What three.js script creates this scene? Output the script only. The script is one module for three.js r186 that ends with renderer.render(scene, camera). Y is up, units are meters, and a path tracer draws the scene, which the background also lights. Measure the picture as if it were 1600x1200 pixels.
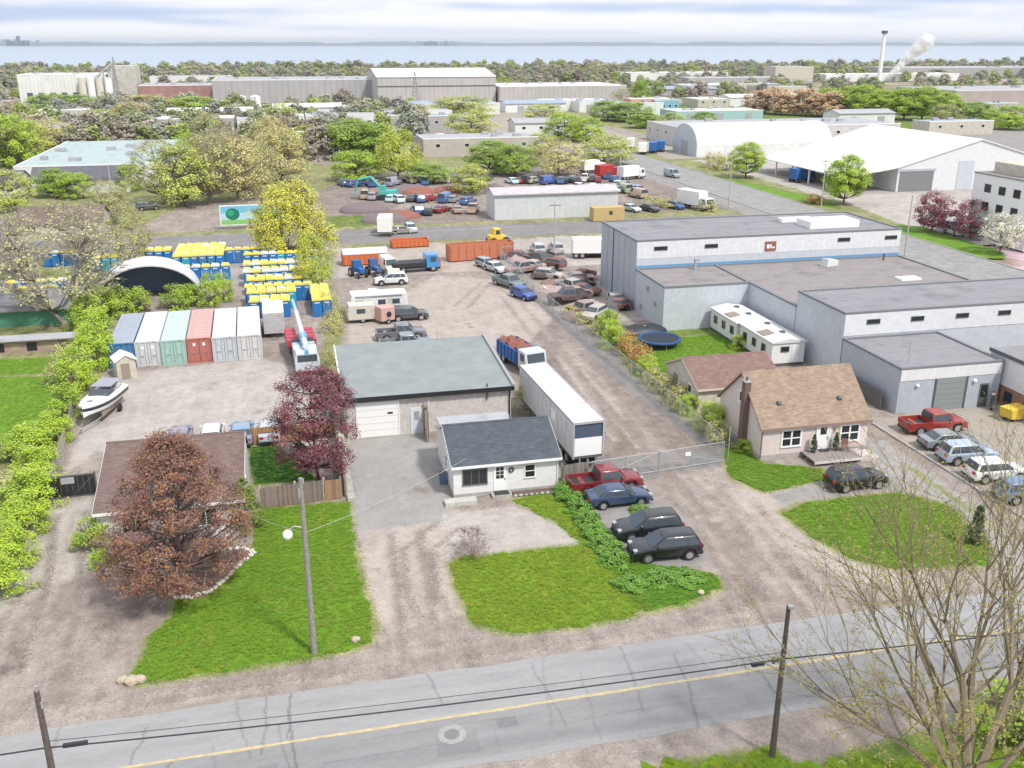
import * as THREE from 'three';
import { MarchingCubes } from 'three/addons/objects/MarchingCubes.js';
import { mergeGeometries, toCreasedNormals } from 'three/addons/utils/BufferGeometryUtils.js';

// x runs along the street, -z away from it, metres
const scene = new THREE.Scene();
const camera = new THREE.PerspectiveCamera(43.6, 4 / 3, 0.5, 60000);
camera.position.set(0, 31, 0);
camera.rotation.order = 'YXZ';
camera.rotation.set(-Math.atan(532 / 1500), -13 * Math.PI / 180, 0);
scene.add(camera);
const renderer = new THREE.WebGLRenderer({ antialias: true });
renderer.toneMapping = THREE.LinearToneMapping;
renderer.toneMappingExposure = 1.42;
renderer.shadowMap.enabled = true;
const sun = new THREE.DirectionalLight(new THREE.Color(1, 0.95, 0.87), 2.7);
sun.position.set(60, 130, 10); sun.target.position.set(10, 0, -75);
sun.castShadow = true; sun.shadow.radius = 12; sun.shadow.mapSize.set(2048, 2048);
Object.assign(sun.shadow.camera, { left: -150, right: 150, top: 150, bottom: -150, near: 1, far: 500 });
scene.add(sun, sun.target);

function rng(seed) { let s = seed >>> 0; return () => { s = (s + 0x6d2b79f5) | 0; let t = Math.imul(s ^ (s >>> 15), 1 | s); t = (t + Math.imul(t ^ (t >>> 7), 61 | t)) ^ t; return ((t ^ (t >>> 14)) >>> 0) / 4294967296; }; }
// periodic noise field, 512 x 512, values about 0..1
const NF = (() => {
  const n = 512, r = rng(7), f = new Float32Array(n * n);
  for (let oct = 0, cells = 8, amp = 0.5; oct < 6; oct++, cells *= 2, amp *= 0.56) {
    const g = new Float32Array(cells * cells); for (let i = 0; i < g.length; i++) g[i] = r();
    for (let y = 0; y < n; y++) for (let x = 0; x < n; x++) {
      const fx = x * cells / n, fy = y * cells / n, x0 = fx | 0, y0 = fy | 0; let u = fx - x0, v = fy - y0; u = u * u * (3 - 2 * u); v = v * v * (3 - 2 * v);
      const x1 = (x0 + 1) % cells, y1 = (y0 + 1) % cells;
      f[y * n + x] += amp * ((g[y0 * cells + x0] * (1 - u) + g[y0 * cells + x1] * u) * (1 - v) + (g[y1 * cells + x0] * (1 - u) + g[y1 * cells + x1] * u) * v);
    }
  }
  let lo = 9, hi = -9; for (const x of f) { lo = Math.min(lo, x); hi = Math.max(hi, x); }
  for (let i = 0; i < f.length; i++) f[i] = (f[i] - lo) / (hi - lo);
  return f;
})();
const nz = (x, y) => { // bilinear lookup, one period = 1
  x = (x - Math.floor(x)) * 512; y = (y - Math.floor(y)) * 512; const x0 = x | 0, y0 = y | 0, u = x - x0, v = y - y0, x1 = (x0 + 1) & 511, y1 = (y0 + 1) & 511;
  return (NF[(y0 & 511) * 512 + (x0 & 511)] * (1 - u) + NF[(y0 & 511) * 512 + x1] * u) * (1 - v) + (NF[y1 * 512 + (x0 & 511)] * (1 - u) + NF[y1 * 512 + x1] * u) * v;
};
const sst = (a, b, x) => { x = Math.min(1, Math.max(0, (x - a) / (b - a))); return x * x * (3 - 2 * x); };

// overcast sky: dim bluish horizon, brighter overhead, long streaks of cloud
{
  const w = 2048, h = 1024, d = new Float32Array(w * h * 4);
  for (let j = 0; j < h; j++) for (let i = 0; i < w; i++) {
    const el = ((j + 0.5) / h - 0.5) * Math.PI, az = i / w;
    const s = Math.max(0, Math.sin(el));
    const lift = Math.log1p(Math.max(0, el) * 30) * 0.9;
    const c1 = nz(az * 2 + 0.05, lift * 0.5 + 0.13 + az * 0.6), c2 = nz(az * 6 + 0.4, lift * 1.3 + 0.31 + az * 1.5);
    const grey = sst(0.38, 0.62, c1 * 0.86 + c2 * 0.14) * sst(0.004, 0.018, el);
    const b = 0.68 + 0.14 * Math.pow(s, 0.8);
    const lite = [1.1, 1.1, 1.12], dark = [0.60, 0.72, 0.97];
    const hz = 0;
    const o = (j * w + i) * 4;
    for (let k = 0; k < 3; k++) d[o + k] = b * (lite[k] * (1 - grey) + dark[k] * grey) * (1 - hz * [0.16, 0.1, 0][k]);
    d[o + 3] = 1;
  }
  const t = new THREE.DataTexture(d, w, h, THREE.RGBAFormat, THREE.FloatType);
  t.mapping = THREE.EquirectangularReflectionMapping; t.magFilter = t.minFilter = THREE.LinearFilter; t.needsUpdate = true;
  scene.background = t; scene.environment = t;
}
scene.fog = new THREE.FogExp2(new THREE.Color(0.80, 0.88, 1.0), 0.00006);

// ---------- helpers ----------
const taken = new Map();
function numbered(n) { const k = taken.get(n) || 0; taken.set(n, k + 1); return k ? n + '_' + String(k).padStart(3, '0') : n; }
const lin = (r, g, b) => new THREE.Color().setRGB(r, g, b);
function tile(size, fn, srgb = true) {
  const d = new Uint8Array(size * size * 4);
  for (let j = 0; j < size; j++) for (let i = 0; i < size; i++) { const c = fn(i / size, j / size, i, j), o = (j * size + i) * 4; d[o] = Math.max(0, Math.min(255, c[0] * 255)); d[o + 1] = Math.max(0, Math.min(255, c[1] * 255)); d[o + 2] = Math.max(0, Math.min(255, c[2] * 255)); d[o + 3] = 255; }
  const t = new THREE.DataTexture(d, size, size); t.wrapS = t.wrapT = THREE.RepeatWrapping; t.magFilter = THREE.LinearFilter; t.minFilter = THREE.LinearMipmapLinearFilter; t.generateMipmaps = true;
  if (srgb) t.colorSpace = THREE.SRGBColorSpace; t.needsUpdate = true; return t;
}
const g1 = (v) => [v, v, v];
const T = {
  grain: tile(512, (u, v) => g1(0.78 + 0.16 * nz(u, v) + 0.08 * nz(u * 5, v * 5) + 0.05 * (nz(u * 11, v * 11) - 0.5))),
  soft: tile(512, (u, v) => g1(0.9 + 0.1 * nz(u, v) + 0.03 * (nz(u * 7, v * 7) - 0.5))),
  shingle: tile(512, (u, v, i, j) => { const row = Math.floor(v * 32), q = Math.floor(u * 16 + (row % 2) * 0.5 + nz(row * 0.31, 0.2)); const e = (v * 32) % 1; return g1(0.72 + 0.2 * nz(q * 0.137 + 0.01, row * 0.173) + 0.1 * nz(u, v) - (e < 0.14 ? 0.16 : 0)); }),
  membrane: tile(512, (u, v) => { const st = nz(u * 1, v * 1), sp = nz(u * 4 + 0.3, v * 4); const stain = sst(0.45, 0.85, st * 0.6 + sp * 0.4) * 0.16; return [0.9 - stain + 0.1 * sp, 0.9 - stain + 0.09 * sp, 0.92 - stain + 0.08 * sp]; }),
  siding: tile(256, (u, v) => { const e = (v * 16) % 1; return g1(0.93 + 0.06 * nz(u, v) - (e < 0.12 ? 0.1 : 0)); }),
  ribs: tile(256, (u, v) => { const e = (u * 12) % 1; return g1(0.92 + 0.07 * nz(u, v) - (e < 0.12 ? 0.09 : 0)); }),
  block: tile(512, (u, v) => { const row = Math.floor(v * 10), e = (v * 10) % 1, f = (u * 5 + (row % 2) * 0.5) % 1; return g1(0.86 + 0.14 * nz(u, v) + 0.05 * nz(u * 8, v * 8) - (e < 0.06 || f < 0.03 ? 0.09 : 0)); }),
  brick: tile(512, (u, v) => { const row = Math.floor(v * 24), e = (v * 24) % 1, f = (u * 8 + (row % 2) * 0.5) % 1, q = Math.floor(u * 8 + (row % 2) * 0.5), m = e < 0.14 || f < 0.05; const k = 0.7 + 0.3 * nz(q * 0.37, row * 0.29); return m ? [0.8, 0.78, 0.75] : [k, k * 0.97, k * 0.94]; }),
  wood: tile(256, (u, v) => { const k = 0.72 + 0.24 * nz(u * 6, v * 0.4) + 0.08 * nz(u * 2, v * 2); return [k, k * 0.98, k * 0.95]; }),
  rust: tile(256, (u, v) => { const k = sst(0.5, 0.85, nz(u, v) * 0.5 + nz(u * 3, v * 3) * 0.5); const a = 0.9 + 0.1 * nz(u * 5, v * 5); return [a * (1 - 0.1 * k), a * (1 - 0.18 * k), a * (1 - 0.24 * k)]; }),
  grass: tile(1024, (u, v) => { const a = nz(u, v), b = nz(u * 4, v * 4), c = nz(u * 13, v * 13), dry = sst(0.55, 0.78, nz(u * 2 + 0.5, v * 2 + 0.2)); const k = 0.55 + 0.22 * a + 0.2 * b + 0.25 * c; return [k * (0.86 + 0.34 * dry), k * (0.98 - 0.02 * dry), k * (0.8 + 0.2 * dry)]; }),
  turf: tile(1024, (u, v) => { const a = nz(u, v), b = nz(u * 4, v * 4), st = nz(u * 9, v * 1.2), c = nz(u * 17, v * 17), dry = sst(0.5, 0.8, nz(u * 2 + 0.5, v * 2 + 0.2) * 0.6 + st * 0.4); const k = 0.66 + 0.12 * a + 0.1 * b + 0.14 * st + 0.12 * (c - 0.5); return [k * (0.9 + 0.3 * dry), k, k * (0.85 + 0.25 * dry)]; }),
  bark: tile(256, (u, v) => g1(0.62 + 0.3 * nz(u * 5, v * 1.2) + 0.12 * nz(u * 9, v * 9))),
};
// mat(r, g, b, {tex, m: metres per tile, ...})
const mats = [];
function mat(r, g, b, o = {}) {
  const { tex, m = 2, rough = 0.85, metal = 0, bump, bumpM, ...rest } = o;
  const k = new THREE.MeshPhysicalMaterial({ color: lin(r, g, b), roughness: rough, metalness: metal, ...rest });
  if (tex) k.map = T[tex] || tex;
  if (bump) { k.bumpMap = T[bump] || bump; k.bumpScale = bumpM || 0.01; }
  k.userData.m = m; return k;
}
function flat(g) { // non-indexed copy with position, normal, uv, colour kept
  const q = g.index ? g.toNonIndexed() : g; if (!q.attributes.normal) q.computeVertexNormals();
  for (const k of Object.keys(q.attributes)) if (!['position', 'normal', 'uv', 'color'].includes(k)) q.deleteAttribute(k);
  if (!q.attributes.uv) q.setAttribute('uv', new THREE.BufferAttribute(new Float32Array(q.attributes.position.count * 2), 2));
  return q;
}
function uvm(g, m) { // uv in metres by the way each face points
  const p = g.attributes.position, n = g.attributes.normal, uv = g.attributes.uv;
  for (let i = 0; i < p.count; i++) {
    const ax = Math.abs(n.getX(i)), ay = Math.abs(n.getY(i)), az = Math.abs(n.getZ(i));
    if (ay > ax && ay > az) uv.setXY(i, p.getX(i) / m, p.getZ(i) / m * (ay < 0.98 ? 1 / Math.max(0.3, ay) : 1)); else if (ax > az) uv.setXY(i, p.getZ(i) / m, p.getY(i) / m); else uv.setXY(i, p.getX(i) / m, p.getY(i) / m);
  }
}
function geo(list) {
  list = Array.isArray(list) ? list.flat(9) : [list];
  const gs = list.map(flat), anyC = gs.some((g) => g.attributes.color);
  for (const g of gs) if (anyC && !g.attributes.color) g.setAttribute('color', new THREE.BufferAttribute(new Float32Array(g.attributes.position.count * 3).fill(1), 3));
  return gs.length > 1 ? mergeGeometries(gs) : gs[0];
}
function mk(name, list, m, parent, keepUv) {
  const g = list.isBufferGeometry && list.userData.done ? list : geo(list);
  if (!keepUv && !g.userData.done && m.map) uvm(g, m.userData.m || 2);
  g.userData.done = true;
  const o = new THREE.Mesh(g, m); o.name = parent ? name : numbered(name); o.castShadow = o.receiveShadow = true;
  (parent || scene).add(o); return o;
}
function tag(o, label, category, group, kind) { o.userData = { label, category }; if (group) o.userData.group = group; if (kind) o.userData.kind = kind; return o; }
function struct(name, list, m, keepUv) { const o = mk(name, list, m, null, keepUv); o.userData.kind = 'structure'; return o; }
function thing(name, label, category, x = 0, z = 0, turn = 0, group, y = 0) {
  const o = new THREE.Group(); o.name = numbered(name); scene.add(o); o.position.set(x, y, z); o.rotation.y = turn; return tag(o, label, category, group);
}
function dup(src, label, x, z, turn = 0, group, y = 0, s = 1) {
  const c = src.clone(); c.name = numbered(src.name.replace(/_\d\d\d$/, '')); scene.add(c); c.position.set(x, y, z); c.rotation.set(0, turn, 0); if (s !== 1) c.scale.setScalar(s);
  c.userData = { ...src.userData, label }; if (group) c.userData.group = group; return c;
}
const bx = (w, h, d, x = 0, y = 0, z = 0) => new THREE.BoxGeometry(w, h, d).translate(x, y, z); // centred
const bb = (x0, x1, y0, y1, z0, z1) => new THREE.BoxGeometry(Math.abs(x1 - x0), Math.abs(y1 - y0), Math.abs(z1 - z0)).translate((x0 + x1) / 2, (y0 + y1) / 2, (z0 + z1) / 2);
const cyl = (r0, r1, h, x = 0, y = 0, z = 0, seg = 12) => new THREE.CylinderGeometry(r1, r0, h, seg).translate(x, y + h / 2, z);
function bar(a, b, r0, r1 = r0, seg = 6, open = false) {
  const A = new THREE.Vector3(...a), B = new THREE.Vector3(...b), d = B.clone().sub(A), l = d.length();
  const g = new THREE.CylinderGeometry(r1, r0, l, seg, 1, open); g.translate(0, l / 2, 0);
  g.applyQuaternion(new THREE.Quaternion().setFromUnitVectors(new THREE.Vector3(0, 1, 0), d.normalize())); return g.translate(...a);
}
function poly(pts, faces) { // flat polygons from points
  const pos = []; for (const f of faces) for (let i = 1; i + 1 < f.length; i++) pos.push(...pts[f[0]], ...pts[f[i]], ...pts[f[i + 1]]);
  const g = new THREE.BufferGeometry(); g.setAttribute('position', new THREE.Float32BufferAttribute(pos, 3)); g.computeVertexNormals(); return g;
}
function prism(shape, depth, bevel = 0) { // shape in xy, centred along z
  const s = new THREE.Shape(shape.map((p) => new THREE.Vector2(p[0], p[1])));
  const g = new THREE.ExtrudeGeometry(s, { depth: depth - 2 * bevel, bevelEnabled: bevel > 0, bevelSize: bevel, bevelThickness: bevel, bevelOffset: -bevel, bevelSegments: 2, curveSegments: 8 });
  return g.translate(0, 0, -(depth - 2 * bevel) / 2);
}
const rotY = (g, a) => g.rotateY(a);
// ---------- ground ----------
// rasterises named ground areas into one colour map, with ragged borders and layered noise
function groundMap(x0, x1, z0, z1, W, H, base, areas, kinds, jit) {
  const id = new Uint8Array(W * H).fill(base), sx = W / (x1 - x0), sz = H / (z1 - z0);
  for (const [kind, pts] of areas) {
    const P = pts.map(([x, z]) => [(x - x0) * sx, (z - z0) * sz]);
    const lo = Math.max(0, Math.floor(Math.min(...P.map((p) => p[1])))), hi = Math.min(H - 1, Math.ceil(Math.max(...P.map((p) => p[1]))));
    for (let y = lo; y <= hi; y++) {
      const xs = []; for (let i = 0; i < P.length; i++) { const a = P[i], b = P[(i + 1) % P.length]; if ((a[1] <= y + 0.5) !== (b[1] <= y + 0.5)) xs.push(a[0] + (y + 0.5 - a[1]) / (b[1] - a[1]) * (b[0] - a[0])); }
      xs.sort((a, b) => a - b);
      for (let i = 0; i + 1 < xs.length; i += 2) for (let x = Math.max(0, Math.ceil(xs[i] - 0.5)); x < Math.min(W, xs[i + 1] - 0.5); x++) id[y * W + x] = kind;
    }
  }
  const d = new Uint8Array(W * H * 4);
  const at = (x, y) => id[Math.max(0, Math.min(H - 1, y | 0)) * W + Math.max(0, Math.min(W - 1, x | 0))];
  const toS = (c) => 255 * (c <= 0.0031308 ? 12.92 * c : 1.055 * Math.pow(c, 1 / 2.4) - 0.055);
  for (let y = 0; y < H; y++) for (let x = 0; x < W; x++) {
    const wx = x0 + x / sx, wz = z0 + y / sz;
    const a = nz(wx / 9, wz / 9) - 0.5, b = nz(wx / 11 + 0.5, wz / 11 + 0.2) - 0.5, c = nz(wx / 2.3, wz / 2.3), e = nz(wx / 31 + 0.3, wz / 31), f = nz(wx / 5.1 + 0.7, wz / 5.1), gr = NF[((y * 3) & 511) * 512 + ((x * 3 + 77) & 511)], g2 = NF[((y * 7 + 31) & 511) * 512 + ((x * 5) & 511)];
    const tr = nz(wx / 4.3 + 0.02 * nz(wx / 20, wz / 20), wz / 23); let h1 = Math.sin(x * 12.9898 + y * 78.233) * 43758.5453, h2 = Math.sin(x * 39.346 + y * 11.135) * 24634.6345; h1 -= Math.floor(h1); h2 -= Math.floor(h2); let r = 0, g = 0, bl = 0;
    for (let k = 1; k <= 3; k++) {
      const q = kinds[at(x + a * jit * k * sx * 1.6 + (h1 - 0.5) * k * sx * 0.3, y + b * jit * k * sz * 1.6 + (h2 - 0.5) * k * sz * 0.3)];
      const t = sst(0.3, 0.75, e * 0.4 + f * 0.3 + tr * 0.3), s = sst(0.5, 0.8, c * 0.3 + gr * 0.3 + tr * 0.4) * 0.85;
      const v = 1 + q.v * ((c - 0.5) * 0.3 + (gr - 0.5) * 0.5 + (g2 - 0.5) * 0.4 + (h1 + h2 - 1) * 0.55 + (f - 0.5) * 0.2 + (tr - 0.5) * 0.35);
      for (let ch = 0; ch < 3; ch++) { let w = q.a[ch] * (1 - t) + q.b[ch] * t; if (q.s) w = w * (1 - s * q.sw) + q.s[ch] * s * q.sw; w *= v; if (ch === 0) r += w; else if (ch === 1) g += w; else bl += w; }
    }
    const o = (y * W + x) * 4; d[o] = toS(Math.max(0, r / 3)); d[o + 1] = toS(Math.max(0, g / 3)); d[o + 2] = toS(Math.max(0, bl / 3)); d[o + 3] = 255;
  }
  const t = new THREE.DataTexture(d, W, H); t.magFilter = THREE.LinearFilter; t.minFilter = THREE.LinearMipmapLinearFilter; t.generateMipmaps = true; t.colorSpace = THREE.SRGBColorSpace; t.needsUpdate = true; return t;
}
function sheet(x0, x1, z0, z1, y, nx = 1, nz_ = 1) { // uv 0..1 with v along +z
  const g = new THREE.PlaneGeometry(x1 - x0, z1 - z0, nx, nz_).rotateX(-Math.PI / 2).translate((x0 + x1) / 2, y, (z0 + z1) / 2);
  const p = g.attributes.position, uv = g.attributes.uv; for (let i = 0; i < p.count; i++) uv.setXY(i, (p.getX(i) - x0) / (x1 - x0), (p.getZ(i) - z0) / (z1 - z0)); return g;
}
const KINDS = [
  { a: [0.260, 0.218, 0.192], b: [0.326, 0.285, 0.253], v: 0.56, s: [0.182, 0.149, 0.128], sw: 0.5 },   // 0 dirt
  { a: [0.365, 0.332, 0.304], b: [0.427, 0.393, 0.362], v: 0.38, s: [0.287, 0.252, 0.220], sw: 0.5 },        // 1 pale gravel
  { a: [0.318, 0.302, 0.289], b: [0.268, 0.256, 0.249], v: 0.30, s: [0.210, 0.195, 0.187], sw: 0.35 },      // 2 worn concrete
  { a: [0.210, 0.172, 0.150], b: [0.260, 0.218, 0.192], v: 0.68, s: [0.132, 0.107, 0.093], sw: 0.65 },      // 3 damp dirt
  { a: [0.105, 0.165, 0.022], b: [0.175, 0.205, 0.04], v: 0.60, s: [0.23, 0.2, 0.09], sw: 0.5 },         // 4 grass and weeds
  { a: [0.357, 0.309, 0.275], b: [0.404, 0.351, 0.315], v: 0.38, s: [0.272, 0.222, 0.190], sw: 0.55 },          // 5 pinkish pale dirt
  { a: [0.241, 0.229, 0.223], b: [0.279, 0.264, 0.249], v: 0.26, s: [0.202, 0.187, 0.176], sw: 0.4 },         // 6 asphalt lot
  { a: [0.310, 0.279, 0.238], b: [0.349, 0.313, 0.267], v: 0.26, s: [0.256, 0.222, 0.183], sw: 0.4 },         // 7 sandy paving
  { a: [0.19, 0.215, 0.07], b: [0.28, 0.245, 0.135], v: 0.68, s: [0.34, 0.29, 0.21], sw: 0.5 },              // 8 rough scrub
  { a: [0.194, 0.183, 0.183], b: [0.225, 0.214, 0.209], v: 0.34, s: [0.167, 0.153, 0.146], sw: 0.5 },          // 9 dark asphalt
  { a: [0.218, 0.181, 0.157], b: [0.252, 0.212, 0.188], v: 0.5 },          // 10 packed wheel track
  { a: [0.310, 0.263, 0.229], b: [0.349, 0.301, 0.265], v: 0.45 },             // 11 pale wheel track
];
const strip = (pts, w) => { const L = [], R = []; pts.forEach((p, i) => { const a = pts[Math.max(0, i - 1)], b = pts[Math.min(pts.length - 1, i + 1)], dx = b[0] - a[0], dz = b[1] - a[1], l = Math.hypot(dx, dz); L.push([p[0] - dz / l * w / 2, p[1] + dx / l * w / 2]); R.unshift([p[0] + dz / l * w / 2, p[1] - dx / l * w / 2]); }); return [...L, ...R]; };
const nearAreas = [
  [1, [[-16.97, -97.16], [-4.27, -98.90], [-0.11, -94.71], [2.71, -82.02], [3.30, -74.05], [-4.63, -74.80], [-16.69, -76.91], [-18.22, -72.28], [-19.12, -83.88], [-18.59, -94.00]]],
  [8, [[-36.12, -127.46], [-23.68, -124.59], [-19.25, -102.36], [-19.71, -87.19], [-19.01, -67.52], [-18.01, -53.11], [-26.84, -59.49], [-51.68, -131.05]]],
  [1, [[-19.01, -67.52], [-15.28, -68.24], [-13.37, -58.79], [-14.78, -52.36], [-17.19, -49.72], [-19.41, -50.84], [-18.37, -57.53]]],
  [0, [[-18.01, -53.11], [-16.33, -54.81], [-13.23, -57.94], [-7.40, -52.75], [-9.17, -49.10], [-9.99, -45.18], [-15.53, -42.89], [-18.54, -43.59]]],
  [3, [[-17.76, -52.05], [-16.44, -51.42], [-14.89, -48.00], [-16.45, -46.67], [-18.05, -48.16]]],
  [3, [[-14.06, -56.15], [-9.12, -55.40], [-9.39, -51.12], [-12.53, -49.26]]],
  [2, [[3.35, -74.74], [9.82, -75.11], [10.23, -70.70], [9.40, -60.96], [8.57, -58.66], [2.89, -58.56], [2.83, -62.48]]],
  [5, [[2.68, -58.61], [8.57, -58.66], [9.16, -54.44], [8.28, -52.97], [7.85, -47.13], [3.35, -46.21], [2.51, -51.20]]],
  [1, [[8.80, -60.08], [13.84, -59.93], [16.29, -56.88], [17.01, -53.93], [14.87, -53.29], [10.64, -53.42], [8.24, -53.97]]],
  [5, [[5.77, -110.33], [19.43, -132.64], [29.18, -126.40], [29.98, -106.16], [26.25, -95.29], [19.76, -97.98], [4.53, -96.87]]],
  [3, [[21.46, -92.96], [32.33, -111.65], [32.20, -105.65], [32.68, -75.10], [33.40, -66.01], [31.81, -63.77], [22.58, -64.66], [23.67, -69.63], [24.38, -86.01]]],
  [9, strip([[30.81, -115.25], [30.62, -95.47], [31.08, -80.67], [32.66, -66.86]], 2.2)],
  [0, strip([[28.57, -98.41], [27.49, -83.36], [27.24, -70.21], [26.59, -60.22]], 2.6)],
  [5, strip([[27.10, -87.39], [27.08, -76.39], [26.30, -67.65]], 0.8)],
  [5, strip([[26.31, -92.96], [25.57, -79.27], [24.70, -69.39]], 0.6)],
  [9, [[19.52, -66.61], [33.40, -66.01], [32.52, -62.98], [19.02, -61.41]]],
  [0, [[19.02, -61.41], [32.52, -62.98], [32.44, -54.62], [32.95, -47.27], [26.54, -42.82], [22.51, -44.43], [23.94, -48.55], [20.62, -57.35]]],
  [6, [[19.31, -57.66], [23.89, -59.73], [25.55, -54.26], [24.26, -49.28], [19.65, -49.54]]],
  [5, strip([[31.22, -59.15], [31.07, -52.05], [32.91, -46.48], [36.25, -44.15]], 3)],
  [3, [[23.81, -47.79], [25.33, -47.83], [25.87, -45.07], [23.16, -43.26], [22.65, -44.75]]],
  [3, strip([[28.58, -49.95], [28.63, -46.68], [28.66, -44.43]], 1.2)],
  [5, [[30.28, -58.26], [37.35, -58.87], [42.85, -58.18], [45.01, -54.32], [43.73, -47.32], [40.90, -44.63], [44.26, -51.89], [41.69, -55.62], [32.22, -54.67]]],
  [6, strip([[32.72, -56.09], [37.59, -57.45], [43.79, -57.15]], 2.4)],
  [7, [[47.74, -68.45], [52.37, -69.74], [64.70, -70.24], [71.90, -66.04], [50.20, -41.70], [48.82, -49.85]]],
  [2, strip([[44.80, -64.75], [44.52, -56.64], [43.50, -48.27], [42.95, -41.86]], 3.4)],
  [8, strip([[45.33, -59.41], [44.95, -48.85]], 0.5)],
  [5, [[30.78, -112.01], [40.38, -123.82], [51.31, -125.29], [40.37, -103.76], [31.81, -104.32]]],
  [8, [[31.71, -82.38], [34.82, -83.60], [33.98, -67.25], [32.43, -67.61]]],
  [4, [[33.96, -102.43], [49.27, -101.71], [46.56, -89.43], [34.72, -81.69], [31.75, -84.31]]],
  [8, [[3.87, -97.02], [3.32, -74.33], [2.80, -74.45], [1.92, -97.47], [4.33, -118.12], [5.88, -117.76]]],
  [4, [[-23.49, -42.24], [-17.06, -42.31], [-17.92, -45.42], [-25.45, -47.16]]],
  [4, [[13.59, -33.04], [19.22, -32.94], [21.06, -31.53], [26.18, -32.33], [37.27, -32.68], [28.02, -22.58], [11.18, -26.47]]],
];
const tracks = (kind, pts, gauge, w) => { for (const o of [-gauge / 2, gauge / 2]) { const q = pts.map((p, i) => { const a = pts[Math.max(0, i - 1)], b = pts[Math.min(pts.length - 1, i + 1)], dx = b[0] - a[0], dz = b[1] - a[1], l = Math.hypot(dx, dz); return [p[0] - dz / l * o, p[1] + dx / l * o]; }); nearAreas.push([kind, strip(q, w)]); } };
tracks(10, [[26.10, -41.28], [26.70, -47.13], [27.62, -55.73], [27.45, -62.33], [27.67, -74.64], [27.98, -91.46], [28.50, -106.50]], 1.9, 0.6); tracks(10, [[23.65, -41.85], [25.50, -48.19], [26.31, -56.04], [26.02, -62.66], [26.08, -73.45]], 1.8, 0.4); tracks(11, [[28.69, -42.32], [29.00, -48.19], [29.81, -54.24], [29.36, -61.89]], 1.8, 0.5); tracks(10, [[5.10, -43.39], [5.34, -47.71], [5.61, -52.78], [5.83, -57.88]], 1.9, 0.5); tracks(10, [[6.63, -44.22], [5.98, -49.66], [6.33, -55.09], [8.92, -58.10]], 1.8, 0.4); tracks(10, [[-13.93, -43.49], [-14.60, -49.73], [-15.28, -56.82], [-16.60, -65.94]], 1.9, 0.5); tracks(11, [[-15.91, -44.45], [-16.32, -50.13], [-16.44, -57.09], [-17.25, -66.10]], 1.8, 0.4); tracks(11, [[-16.47, -42.17], [-6.65, -43.08], [6.53, -43.64], [17.36, -43.30], [25.04, -43.03]], 0.9, 0.4); tracks(10, [[-9.77, -43.54], [-0.27, -43.49], [10.03, -43.44], [21.24, -43.38]], 0.6, 0.3); tracks(0, [[19.89, -114.53], [25.74, -127.20], [26.82, -116.17], [26.02, -91.91]], 1.9, 0.5);
{ const q = rng(91); for (let i = 0; i < 90; i++) { const [x, z] = [[26.15, -50.51], [5.33, -50.54], [-14.51, -50.98], [28.77, -74.39], [27.98, -91.46], [29.01, -46.59], [-8.43, -87.99], [21.82, -108.05], [6.47, -67.17], [-17.18, -58.85]][i % 10], cx = x + (q() - 0.5) * 9, cz = z + (q() - 0.5) * 12, R = 0.15 + 0.55 * q() * q(), e = []; for (let k = 0; k < 9; k++) { const t = k / 9 * 6.283, w = R * (0.6 + 0.7 * q()); e.push([cx + Math.cos(t) * w * 1.3, cz + Math.sin(t) * w]); } nearAreas.push([[10, 3, 5, 10][i % 4], e]); } } // potholes, damp spots and spills
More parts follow.
